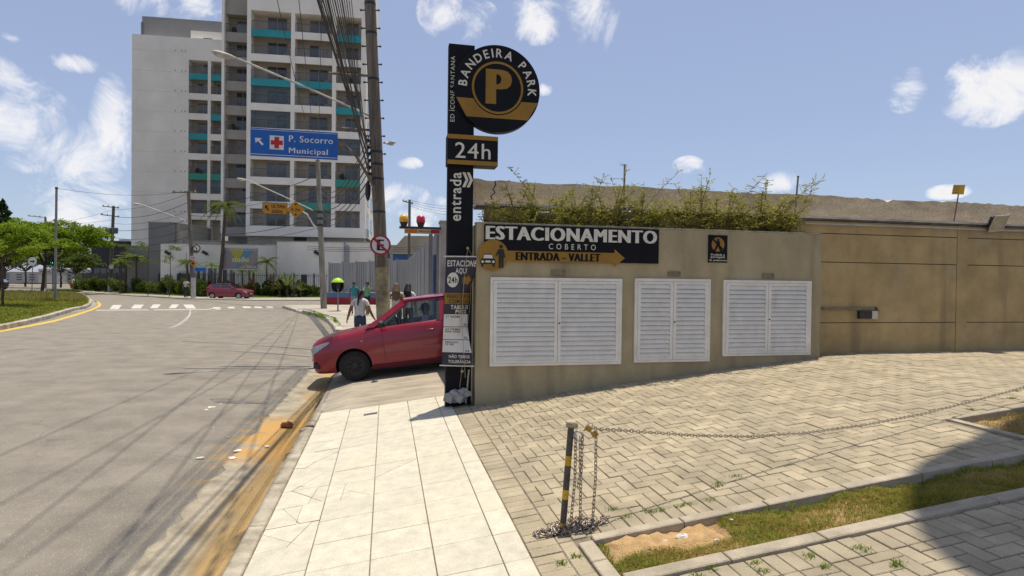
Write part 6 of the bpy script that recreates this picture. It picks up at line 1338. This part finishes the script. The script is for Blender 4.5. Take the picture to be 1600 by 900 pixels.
# rear block on the left
rbk = thing('apartment_tower', 'blank-sided rear block of the white apartment tower, at the left', 'building', frame_at(349, 85, 8.5)); MR = WM[rbk]
lx = [onfr(x, 250, MR)[0] for x in (205.5, 292, 326.5, 348.5)]; zt = onfr(275, 57.5, MR)[1]
zl = [onfr(300, y, MR)[1] for y in (338, 119)]; fl = (zl[1]-zl[0])/7; zl = [zl[0]+fl*k for k in range(8)]
b = MB(); b.box(lx[0], lx[1], 0, 16, 1, zt, 0, MR); b.obj('blank_wall', bwhite, rbk)
b = MB(); b.box(lx[1], lx[3]+.2, -.002, 16, zl[7]+2.3, zt, 0, MR); b.obj('head_wall', bwhite, rbk)
b = MB(); b.box(lx[1], lx[3]+.2, 1.4, 16, 1, zl[7]+2.3, 0, MR); b.obj('core', bback, rbk)
b = MB(); b.box(lx[0]-.6, lx[0]-.01, 1.5, 15, 1, zt-1, 0, MR); b.obj('side_fin', mat('fin_grey', (.36, .36, .36), .85, .05), rbk)
for k in (1, 2, 3): b = MB(); x = lx[k]; b.box(x-.2 if k > 1 else x, x+.2 if k < 3 else x+.35, -.04, 1.4, 1, zl[7]+2.3, 0, MR); b.obj('pillar', bwhite, rbk)
tl = {(0, 7), (1, 7), (1, 5), (0, 4), (0, 2), (1, 2)}
for f in range(8):
    for c in range(2):
        x0, x1 = lx[c+1]+.2, lx[c+2]-.2; z0 = zl[f]+.45; z1 = zl[f+1]-.45 if f < 7 else zl[7]+2.3
        bay(rbk, MR, x0, x1, z0, z1, .9, (tealm if f > 3 else teal2) if (c, f) in tl else bwhite, door=min(1.7, (x1-x0)*.62)); b = MB(); b.box(x0, x1, .16, 1.4, z0-.3, z0-.08, 0, MR); b.obj('balcony_floor', bgrey, rbk)
for f in range(9):                                  # shadow joints and tie holes of the blank wall
    z = zl[0]+fl*(f+.15)
    if z < zt-1: b = MB(); b.box(lx[0]+.02, lx[1]-.3, -.008, -.001, z, z+.035, 0, MR); b.obj('joint', mat('joint_grey', (.62, .58, .52), .9), rbk)
    for dx in (2.1, 1.25, .75):
        if z < zt-1: b = MB(); b.ball((lx[1]-dx+.5, 0, z+.25), .10, .03, .10, 8, 0, MR); b.obj('tie_hole', bgrey, rbk)
for y0, y1, a, c, m, nm in ((24, 57, 222, 349, bgrey, 'roof_storey'), (33, 57, 220, 222.5, bgrey, 'roof_side')):
    x0, z1 = onfr(a, y0+1, MR, 2.5); x1 = onfr(c, y0, MR, 2.5)[0]; b = MB(); b.box(x0, x1+.3, 2.5, 14, zt-2, z1, 0, MR); b.obj(nm, mat('roof_grey', (.27, .26, .25), .85, .06, .5), rbk)
x0, x1 = onfr(318, 55, MR, 1.4)[0], onfr(331.5, 55, MR, 1.4)[0]; zz = onfr(320, 60.5, MR, 1.4)[1]; b = MB(); b.box(onfr(298, 55, MR, 1.4)[0], lx[3], 1.4, 2.4, zt-.5, zz+1.05, 0, MR); b.obj('roof_kerb', bwhite, rbk); b = MB(); b.box(x0, x1, 1.35, 1.41, zt+.08, zt+.6, 0, MR); b.obj('vent', dark, rbk)
# podium and yard walls
wh2 = mat('podium_white', (.78, .735, .65), .85, .06, .4, .04, dirt=lambda t, g, r: blend(t, r, math_n(t, 'MULTIPLY', ramp(t, tnoise(t, g, .5, 5, (1, 1, .2)), .5, .8), .25), (.34, .33, .29)))
def slabwall(name, px0, px1, ytop, Y, m, label, cat='wall', dep=.4, z0=0, group=None):
    a, c = at(px0, ytop, Y), at(px1, ytop, Y); b = MB(); b.box(a.x, c.x, Y, Y+dep, z0, (a.z+c.z)/2); t = thing(name, label, cat, Vector(((a.x+c.x)/2, Y, z0)), group); b.obj('wall_body', m, t); b = MB(); b.box(a.x-.05, c.x+.05, Y-.05, Y+dep+.05, (a.z+c.z)/2+.001, (a.z+c.z)/2+.1); b.obj('coping', conc, t); return t
pw = slabwall('podium_wall', 251, 432, 382, 63.5, wh2, 'white yard wall behind the billboard and palms'); pw2 = slabwall('podium_wall', 432.5, 584, 378.5, 63.2, wh2, 'white podium wall right of the billboard, below the tower', dep=6)
for k in range(7):
    a = at(308+8.5*k, 441, 63.45); b = MB(); b.box(a.x, a.x+.28, 63.44, 63.5, a.z-.6, a.z+1.5); b.obj('window', pane_m, pw)
for k, x in enumerate((262, 320, 495)):
    p = at(x, 395, 63.0); t = thing('yard_light', ('small black floodlight on the left of the white yard wall', 'small black floodlight beside the far dark pole on the white wall', 'small black wall light on the podium near the concrete pole')[k], 'floodlight', p, 'yard lights'); b = MB(); b.box(-.3, .3, -.1, .12, -.16, .16, 0, Matrix.Translation(p) @ Matrix.Rotation(.5, 4, 'Y')); b.obj('housing', plasticb, t); b = MB(); b.tube([p, p+Vector((.2, .45, -.25))], .04, 6); b.obj('bracket', steel, t)
b = MB(); a = at(539, 383, 62.9); c = at(544, 423, 62.9)
t = thing('pipe_panel', 'narrow grey metal panel on the podium wall left of the no-parking sign', 'panel', a)
b.box(a.x, c.x, 62.9, 63.1, c.z, a.z); b.obj('sheet', greym, t); b = MB(); b.box(a.x-.1, a.x, 62.85, 63.1, .1, a.z+.3); b.obj('post', greym, t)
gb_ = slabwall('grey_block', 232, 273, 348, 66, mat('grey_render', (.22, .21, .20), .85, .06, .5), 'dark grey service block at the foot of the rear tower', 'building', 8); slabwall('grey_block', 273.3, 281, 350, 66.3, mat('pale_fin', (.36, .33, .27), .85, .06), 'narrow beige fin beside the dark grey service block', 'wall', 6)
slabwall('low_building', 281, 352, 377, 67, mat('cream_roofed', (.42, .39, .33), .85, .08), 'low cream building behind the white yard wall', 'building', 6)
slabwall('grey_wall', 198, 232.5, 386, 67, mat('dull_concrete', (.30, .29, .275), .9, .1, .5), 'dull concrete wall left of the dark grey service block', 'wall', 3)
db = slabwall('dark_building', 143, 199, 377, 92, mat('dark_sheet', (.035, .035, .037), .7, .1), 'low black-clad building left of the tower behind the trees', 'building', 14)
for k in range(5): b = MB(); a = at(147+10*k, 410, 91.9); b.box(a.x, a.x+.9, 91.9, 91.98, 1.5, 3.2); b.obj('window', pane_m, db)
FA, FB = at(117, 440, 80), at(300, 440, 61.6); fd = Vector((FB.x-FA.x, FB.y-FA.y, 0)); FL = fd.length; FM = Matrix.Translation((FA.x, FA.y, 0)) @ Matrix.Rotation(math.atan2(fd.y, fd.x), 4, 'Z')
fw_ = thing('dark_fence', 'solid dark fence with spikes behind the hedge', 'fence', FM)
for k in range(12):
    b = MB(); b.box(FL*k/12+.02, FL*(k+1)/12-.02, 0, .1, 0, 2.3); put('fence_panel', b.mesh('fence_panel', mat('dark_fence_paint', (.06, .058, .055), .8, .1, 1)), fw_, True)
    b = MB(); b.box(FL*k/12-.06, FL*k/12+.02, -.03, .13, 0, 2.4); put('fence_post', b.mesh('fence_post', plasticb), fw_, True)
b = MB()
for k in range(int(FL*.55/.2)): xx = FL*.45+.2*k; b.tube([(xx, .05, 2.3), (xx, .05, 2.62)], [.02, .004], 4)
stuff(put('spikes', b.mesh('spikes', plasticb), fw_, True))
bf = thing('bar_fence', 'dark steel bar fence in front of the white podium wall', 'fence', at(420, 462, 60.8)); a, c = at(303, 425.5, 60.8), at(522, 425.5, 60.8); zt_ = a.z
b = MB(); b.box(a.x, c.x, 60.78, 60.84, zt_-.25, zt_-.2); b.obj('top_rail', railm, bf); b = MB(); b.box(a.x, c.x, 60.78, 60.84, .4, .46); b.obj('bottom_rail', railm, bf)
for k in range(8): x = a.x+(c.x-a.x)*k/7; b = MB(); b.box(x-.05, x+.05, 60.75, 60.86, .05, zt_+.05); b.obj('post', railm, bf)
b = MB(); n = int((c.x-a.x)/.2)
for k in range(n): x = a.x+.2*k; b.box(x, x+.028, 60.79, 60.82, .1, zt_)
stuff(b.obj('bars', railm, bf))
b = MB(); p = at(475, 440, 60.6); b.box(p.x-.25, p.x+.25, 60.5, 60.7, .05, at(475, 429, 60.6).z); tag(b.obj('meter_box', mat('brown_box', (.06, .05, .045), .7)), 'dark meter cabinet set in the bar fence', 'cabinet')
# billboard
bb = thing('billboard', 'billboard with yellow and blue V reading studio, before the white wall', 'billboard', at(375, 455, 60.2)); a, c = at(346, 421.5, 60.2), at(404.5, 387, 60.2); w, h = c.x-a.x, c.z-a.z; y = 60.2
b = MB(); b.box(a.x, c.x, y, y+.12, a.z, c.z); b.obj('frame', mat('board_white', (.5, .49, .47), .6), bb); m_ = .03*w
b = MB(); b.box(a.x+m_, c.x-m_, y-.012, y-.001, a.z+m_, c.z-m_); pn = b.obj('poster', mat('poster_mauve', (.25, .215, .22), .6, .05), bb)
def bbp(fx, fz): return (a.x+w*fx, a.z+h*fz)
b = MB(); flat(b, [bbp(.22, .94), bbp(.62, .94), bbp(.40, .30)], y-.016); flat(b, [bbp(.42, .08), bbp(.62, .08), bbp(.70, .26), bbp(.60, .26)], y-.016); b.obj('yellow_shape', mat('poster_yellow', (.40, .37, .06), .6), pn)
b = MB(); flat(b, [bbp(.62, .94), bbp(.90, .94), bbp(.60, .34), bbp(.52, .50)], y-.018); flat(b, [bbp(.36, .08), bbp(.46, .08), bbp(.66, .26), bbp(.44, .26)], y-.018); b.obj('blue_shape', mat('poster_blue', (.10, .24, .34), .6), pn)
b = MB(); text(b, 'studio', a.x+w*.28, a.x+w*.74, a.z+h*.36, a.z+h*.58, y-.022, .03); b.obj('lettering', mat('poster_lime', (.60, .62, .20), .6), pn)
b = MB(); text(b, 'even', a.x+w*.68, a.x+w*.93, a.z+h*.10, a.z+h*.19, y-.022, .04); b.obj('lettering', mat('poster_text', (.55, .53, .52), .6), pn); b = MB(); text(b, 'CONHEÇA O APTO', a.x+w*.06, a.x+w*.50, a.z+h*.85, a.z+h*.92, y-.022, .01); b.obj('lettering', mat('poster_text', (.55, .53, .52), .6), pn); b = MB(); text(b, 'DE PLANTAS', a.x+w*.53, a.x+w*.93, a.z+h*.85, a.z+h*.92, y-.022, .01); b.obj('lettering', mat('poster_text', (.55, .53, .52), .6), pn)
for x in (349, 389): p = at(x, 420, 60.3); b = MB(); b.box(p.x-.07, p.x+.07, 60.33, 60.45, .05, a.z+.4); b.obj('post', railm, bb)
# ================================================================== islands, far pavement
isl = [onz(x, y, .13) for x, y in ((-90, 528), (0, 509), (33, 502.5), (69, 494), (110, 482.5), (130, 479), (138, 474.5), (140, 469.5), (137, 465), (127, 460), (60, 455.5), (-90, 454.5))]
slab('island', [(p.x, p.y) for p in isl], -.1, .13, mat('island_soil', (.22, .20, .07), .95, .2, .8, .15))
ik = thing('island_kerb', 'worn whitewashed kerb round the grass island at the left', 'kerb', isl[3]); ikm = mat('island_kerb_paint', (.46, .42, .35), .9, .25, 2.2, .15, c2=(.22, .19, .14))
for i in range(9):
    A, B_ = isl[i], isl[i+1]; nseg = max(1, round((B_-A).length/1.6))
    for k in range(nseg):
        p, q = A.lerp(B_, k/nseg), A.lerp(B_, (k+1)/nseg); d = q-p; b = MB(); L = d.length; b.cham(-L/2+.01, L/2-.01, -.16, .10, -.2, .045, .02, 0, Matrix.Translation((p+q)/2) @ Matrix.Rotation(math.atan2(d.y, d.x), 4, 'Z')); b.obj('kerb_stone', ikm, ik)
paint('paved_nose', [(100, 489), (118, 483.5), (131, 480), (140, 474), (142, 468), (151, 471), (152, 475), (147, 479), (128, 486)], mat('nose_paving', (.33, .30, .25), .9, .12, 2))
fpv = [onz(x, y, .08) for x, y in ((112, 452.5), (136, 456.5), (200, 461), (289, 466), (400, 468.5), (540, 468.5))]; fpv += [Vector((fpv[-1].x, 62, 0)), Vector((fpv[0].x, 78, 0))]
slab('far_pavement', [(p.x, p.y) for p in fpv], -.1, .08, mat('far_pavement_concrete', (.38, .345, .28), .9, .12, .5))
fg = [onz(x, y, .09) for x, y in ((118, 452), (200, 458.5), (290, 462.5), (400, 464.8), (520, 464.5))]; fg += [Vector((fg[-1].x, 60.5, 0)), Vector((fg[0].x, 76, 0))]
slab('verge', [(p.x, p.y) for p in fg], .0, .095, mat('verge_soil', (.16, .15, .055), .95, .2, 1.2, .15))
rg2 = np.random.default_rng(8)
def tufts(name, poly, n, h, m, label, w=.02, zz=.13, weight=None):
    xs = [p.x for p in poly]; ys = [p.y for p in poly]; pts = []; k = len(poly)
    while len(pts) < n:
        x, y = rg2.uniform(min(xs), max(xs)), rg2.uniform(min(ys), max(ys)); ins = False
        for i in range(k):
            a, c = poly[i], poly[(i+1) % k]
            if (a.y > y) != (c.y > y) and x < (c.x-a.x)*(y-a.y)/(c.y-a.y)+a.x: ins = not ins
        if not ins: continue
        if weight and rg2.random() > weight(x, y): continue
        pts.append((x, y, zz))
    b = MB(); blades(b, pts, h, w, 1.5); return stuff(tag(b.obj(name, m), label, 'grass'))
ig = [Vector((p.x, p.y, 0)) for p in isl]; cx_ = sum(p.x for p in ig)/len(ig); cy_ = sum(p.y for p in ig)/len(ig); ig = [Vector((p.x+(cx_-p.x)*.012, p.y+(cy_-p.y)*.012, 0)) for p in ig]
vis = lambda x, y: 1.0 if in_view(Vector((x, y, .2)), 20) else .0
tufts('island_grass', ig, 42000, .16, leafmat('grass_far', (.13, .17, .02), (.34, .34, .07), .45), 'grass covering the island at the left', .03, .13, lambda x, y: vis(x, y)*(.25+.75*nz2(x, y, .6)))
tufts('island_tall_grass', [onz(x, y, .13) for x, y in ((-20, 470), (120, 474), (136, 469), (118, 460), (40, 458), (-20, 458))], 16000, .38, MATS.get('x') or leafmat('grass_tall', (.13, .14, .03), (.32, .29, .09), .45), 'taller dry grass at the back of the island', .03, .13, vis)
tufts('verge_grass', fg, 16000, .12, grassg, 'grass verge under the hedge', .03, .095, vis)
tufts('corner_weeds', [onz(x, y, .12) for x, y in ((470, 487), (520, 501), (528, 514), (534, 512), (524, 498), (490, 487))], 1500, .10, grassg, 'weeds along the rough corner kerb', .02, .12)
# ================================================================== trees and plants
def limb(mb, a, c, r0, r1, rng, n=6, wob=.06):
    pts = [a.lerp(c, i/n)+Vector((rng.normal()*wob, rng.normal()*wob, rng.normal()*wob*.5))*(c-a).length*(0 if i in (0, n) else .5) for i in range(n+1)]; mb.tube(pts, [r0+(r1-r0)*i/n for i in range(n+1)], 7); return pts
def flat_tree(base, Ht, rx, label, seed, nleaf=15000, tilt=0, lm=leaf_tree, size=.11, trunk_h=.36, r0=.16, thick=.55):
    t = thing('tree', label, 'tree', base); rng = np.random.default_rng(seed); tr = MB(); lf = MB(); fork = base+Vector((tilt*.4, 0, Ht*trunk_h)); limb(tr, base, fork, r0, r0*.75, rng, wob=.03)
    clumps = []
    for k in range(13):
        a = k*2.399+rng.random(); rr = rx*(.25+.7*((k+.5)/13)**.6); e_ = base+Vector((tilt+rr*math.cos(a), rr*.8*math.sin(a), Ht*(.93-.30*(rr/rx)**2+rng.uniform(-.10, .03)))); pts = limb(tr, fork, e_, r0*.5, r0*.12, rng, wob=.10); clumps.append((e_, rx*rng.uniform(.30, .42)))
        for q in (3, 4, 5):
            d = pts[q]+Vector((rng.normal()*rx*.3, rng.normal()*rx*.3, rng.uniform(.1, Ht*.14))); limb(tr, pts[q], d, r0*.2, r0*.06, rng, 4); clumps.append((d, rx*rng.uniform(.18, .30)))
    tr.obj('trunk', bark, t); tot = sum(r**2 for c, r in clumps)
    for c, r in clumps:
        sub = 6; m = int(nleaf*r*r/tot/sub)
        for k in range(sub): o = Vector((rng.normal()*r*.45, rng.normal()*r*.45, rng.normal()*r*.14)); leaves(lf, tuple(c+o), (r*.5, r*.5, r*thick*.5), m, size, rng, .2, .5)
    lf.obj('crown', lm, t); return t
flat_tree(onz(66, 457.5, .13), 7.9, 4.6, 'broad flat-topped green tree on the island behind the slim grey post', 1, 46000, .6, size=.115)
p = onz(5, 480, .13); flat_tree(p, 4.9, 2.6, 'younger flat-topped tree at the left edge of the island', 2, 16000, -.2, size=.075, trunk_h=.55, r0=.07)
p = onz(20, 458, .13); flat_tree(Vector((p.x-2.2, p.y+1, .13)), 7.0, 4.2, 'flat-topped tree behind the younger one at the left edge', 3, 26000, .2, size=.115)
for k, (x, Y, ht, rx) in enumerate(((118, 84, 6.0, 3.4), (150, 96, 5.2, 3.0), (95, 96, 6.8, 3.4), (40, 100, 7.2, 4.5), (8, 105, 7.0, 4.5))): flat_tree(at(x, 440, Y)*1.0-Vector((0, 0, at(x, 440, Y).z)), ht, rx, ('spreading tree in front of the black-clad building', 'small tree before the black-clad building, nearest the tower', 'distant tree just right of the slim grey post', 'distant tree behind the broad flat-topped one', 'distant tree at the far left')[k], 20+k, 5000, 0, leaf_tree if k % 2 else leaf_hedge, .16)
p = at(4, 440, 120); t = thing('conifer', 'dark conifer rising at the left edge behind the trees', 'tree', Vector((p.x, p.y, 0))); tr = MB(); lf = MB(); hz_ = at(4, 316, 120).z; tr.tube([Vector((p.x, p.y, 0)), Vector((p.x, p.y, hz_))], [.35, .05], 8); rng = np.random.default_rng(44)
for k in range(26): s = k/25; z = 4+(hz_-4)*s; r = 3.4*(1-s)**.7+.4; a = rng.random()*6.28; leaves(lf, (p.x+r*.55*math.cos(a), p.y+r*.5*math.sin(a), z), (r*.6, r*.6, .7), 160, .28, rng, .2)
tr.obj('trunk', bark, t); lf.obj('crown', leaf_dark, t)
def palm(base, top, R, label, nf=18, seed=0, r0=.14, droop=1.0, lm=leaf_palm):
    t = thing('palm', label, 'palm', base); rng = np.random.default_rng(seed); b = MB(); mid = base.lerp(top, .5)+Vector((.12*(top-base).length*.1, 0, 0)); b.tube([base, base.lerp(mid, .5), mid, mid.lerp(top, .5), top], [r0, r0*.85, r0*.8, r0*.75, r0*.6], 9); b.obj('trunk', bark, t)
    for f in range(nf):
        a = f*2.4+rng.random()*.4; el = rng.uniform(-.1, 1.25); fr_ = MB(); L = R*rng.uniform(.85, 1.15); P = []
        for i in range(9):
            s = i/8; hor = L*s*math.cos(el*(1-s*.5)); ver = L*(s*math.sin(el)-droop*.75*s*s); P.append(top+Vector((hor*math.cos(a), hor*math.sin(a), ver+.05)))
        fr_.tube(P, [.025*R/2]*6+[.012*R/2]*3, 4)
        for i in range(1, 9):
            for hh in range(3):
                q = P[i-1].lerp(P[i], hh/3); d = (P[i]-P[i-1]).normalized(); sd_ = d.cross(Vector((0, 0, 1))).normalized()
                for s in (1, -1):
                    l = R*.26*math.sin(math.pi*min(1, (i+hh/3)/9.5)**.8)+.04; e_ = q+(sd_*s*.75+d*.55-Vector((0, 0, .45*droop))).normalized()*l; wv_ = d*.022*R/1.2; fr_.add([q-wv_, q+wv_, e_], [(0, 1, 2)])
        fr_.obj('frond', lm, t)
    return t
b0 = at(340.5, 452, 60); b0.z = .1; palm(b0, at(352, 322, 60), 2.3, 'tall royal palm leaning right of the far dark pole', 20, 1, .2, 1.15)
for k, (x, Y, yt, R) in enumerate(((330, 62, 415, 1.1), (395, 61.5, 424, 1.0), (415.5, 60.2, 410, 1.5), (378, 62.3, 424, 1.0), (292, 62.4, 411, 1.3), (196, 66, 405, 1.5), (212, 66, 404, 1.7), (188, 64, 412, 1.3))):
    b0 = at(x, 455, Y); b0.z = .08; palm(b0, at(x+1, yt, Y), R, ('small palm between the far dark pole and the billboard', 'small palm under the right part of the billboard', 'stout palm right of the billboard', 'small palm under the middle of the billboard', 'small palm behind the waiting person', 'palm before the grey wall, middle of three', 'palm before the grey wall, rightmost of three', 'palm before the grey wall, leftmost of three')[k], 13, 10+k, .11, .9, leaf_palm if k in (2, 3) else leaf_pale)
# hedge plants, agaves and saplings
ORD = 'first second third fourth fifth sixth seventh eighth ninth tenth eleventh twelfth thirteenth fourteenth'.split()
def bush(base, rx, ry, rz, n, m, label, seed, group, size=.10, name='bush'):
    t = thing(name, label, 'bush', base, group); rng = np.random.default_rng(seed); lf = MB(); st = MB()
    for k in range(8):
        o = Vector((rng.normal()*rx*.45, rng.normal()*ry*.4, abs(rng.normal())*rz*.35+rz*.35)); st.tube([base, base+o], [.025, .01], 4); leaves(lf, tuple(base+o), (rx*.5, ry*.5, rz*.45), n//8, size, rng, .3)
    st.obj('stems', bark, t); lf.obj('foliage', m, t)
for k in range(14):
    x = 134+15.2*k; q_ = at(x, 440, 1); tt_ = ((FA.x)*fd.y-(FA.y)*fd.x)/(q_.x*fd.y-q_.y*fd.x); p = Vector((q_.x*tt_, q_.y*tt_-1.6, 0)); p.z = .09; bush(p, 1.0, .8, 1.25, 1500, leaf_hedge if k % 4 else leaf_pale, ORD[k]+' leafy hedge bush from the left, before the dark fence', 60+k, 'hedge bushes before the dark fence')
for k in range(10):
    x = 385+11.5*k; p = at(x, 460, 59.4); p.z = .1; bush(p, .75, .6, 1.0+.4*(k % 3 == 1), 1100, (leaf_hedge, leaf_red, leaf_dark)[k % 3], ORD[k]+' low bush from the left, before the bar fence', 80+k, 'bushes before the bar fence', .11)
for k in range(5): x = 316+14*k; p = at(x, 460, 60); p.z = .1; bush(p, .6, .5, 1.1, 700, (leaf_dark, leaf_red)[k % 2], ORD[k]+' dark bush from the left, behind the dark red hatchback', 95+k, 'bushes behind the far car', .12)
def agave(base, R, label, seed, n=26):
    t = thing('agave', label, 'plant', base, 'spiky plants before the bar fence'); rng = np.random.default_rng(seed)
    for k in range(n):
        a = k*2.399; el = rng.uniform(.15, 1.35); b = MB(); d = Vector((math.cos(a)*math.cos(el), math.sin(a)*math.cos(el), math.sin(el))); sd_ = d.cross(Vector((0, 0, 1))).normalized()*.055*R; c = base+Vector((0, 0, .5*R)); m1 = c+d*R*.6; e_ = c+d*R-Vector((0, 0, .12*R)); b.add([c-sd_*.6, c+sd_*.6, m1+sd_, m1-sd_, e_, m1+Vector((0, 0, -.03))], [(0, 1, 2, 5), (0, 5, 3), (3, 5, 4), (5, 2, 4)]); b.obj('leaf', leaf_palm, t)
    b = MB(); b.tube([base, base+Vector((0, 0, .55*R))], [.12, .08], 7); b.obj('stem', bark, t)
for k, (x, R) in enumerate(((449, 2.0), (437, 1.3), (470, 1.2), (458, 1.0))): p = at(x, 460, 58.6); p.z = .1; agave(p, R, ('tallest spiky plant before the bar fence', 'spiky plant left of the tallest one', 'rightmost spiky plant, near the concrete pole', 'low spiky plant right of the tallest one')[k], 300+k)
for k, (x, yb, yt) in enumerate(((193, 459, 385), (231, 462, 383), (265, 463.5, 382), (290, 464, 395))):
    p = onz(x, yb, .09); Y = p.y; t = thing('sapling', ('thin staked sapling on the far pavement, leftmost', 'thin sapling before the dark grey service block', 'thin sapling left of the waiting person', 'thin sapling just behind the waiting person')[k], 'sapling', p, 'street saplings'); tp = at(x+1, yt, Y); b = MB(); b.tube([p, p.lerp(tp, .5)+Vector((.05, 0, 0)), tp], [.04, .035, .015], 6); b.obj('trunk', bark, t); lf = MB(); rng = np.random.default_rng(400+k)
    for q in range(6): leaves(lf, (tp.x+rng.normal()*.5, tp.y+rng.normal()*.4, tp.z+rng.uniform(-1.6, .2)), (.55, .5, .22), 60, .07, rng, .1)
    lf.obj('crown', leaf_pale, t)
# ================================================================== far right: shed roof, blue wall; far left street things
sh_ = thing('shed', 'blue-walled shed with pale sheet roof beyond the metal fence', 'building', at(650, 440, 60)); a, c = at(614, 397, 60), at(700, 397, 60); zt_ = a.z
b = MB(); b.box(a.x, c.x, 60, 72, 0, zt_); b.obj('wall_body', mat('shed_blue', (.04, .10, .28), .8, .12, .8), sh_)
zr = at(655, 375, 66).z; b = MB(); b.prism([(a.x-.4, zt_), (c.x+.4, zt_), (at(690, 400, 66).x, zr), (at(648, 400, 66).x, zr)], 59.8, 72, 0, None, 'y'); b.obj('roof', mat('sheet_roof', (.36, .32, .23), .7, .12, .8), sh_)
bg_ = thing('blue_gate', 'blue ribbed sheet gate seen between the fence posts and the pier', 'gate', UV(1.55, 17.2, .1)); u0_, u1_ = onV(676, 430, 17.2)[0], onV(692, 430, 17.2)[0]; z1_ = onV(685, 398, 17.2)[2]
b = MB(); ribs(b, u1_-u0_+.5, .7, z1_, Matrix.Translation(UV(u0_, 17.2, 0)) @ MUV, .03, .1); b.obj('sheet', mat('gate_blue', (.10, .17, .33), .7, .1, 2), bg_)
for x in (673, 685): uu = onV(x, 430, 17.0)[0]; b = MB(); b.box(uu-.06, uu+.04, 16.95, 17.05, .05, onV(x, 364, 17.0)[2], 0, MUV); b.obj('post', mat('brown_steel', (.20, .185, .17), .7, .12, 2), bg_)
# distant skyline so that the street does not end in the void
for k, (x0, x1, yt, Y, c_, lb) in enumerate(((-60, 60, 425, 150, (.40, .38, .36), 'pale distant wall at the far left'), (60, 125, 421, 160, (.34, .33, .32), 'grey distant building behind the flat tree'), (186, 204, 374, 320, (.45, .47, .5), 'distant pale high-rise left of the tower'), (150, 190, 392, 260, (.38, .38, .38), 'distant grey building left of the pale high-rise'), (584, 640, 384, 75, (.50, .48, .45), 'white building corner right of the podium wall'))):
    t = slabwall('distant_building', x0, x1, yt, Y, mat('distant_%d' % k, c_, .9, .08, .1), lb, 'building', 20)
    a = at(x0, yt, Y); c = at(x1, yt, Y)
    for q in range(6):
        for r_ in range(3):
            xx = a.x+(c.x-a.x)*(q+.3)/6; zz = a.z*(.25+.25*r_); b = MB(); b.box(xx, xx+(c.x-a.x)*.07, Y-.06, Y-.01, zz, zz+a.z*.12); b.obj('window', pane_m, t)
car(Matrix.Translation((at(12, 440, 78).x-2.2, 78, .02)) @ Matrix.Rotation(math.radians(180), 4, 'Z'), 'dark car cut by the left edge of the picture behind the trees', mat('dark_blue_paint', (.03, .035, .05), .3, .05, coat=.7), silver, group='distant cars')
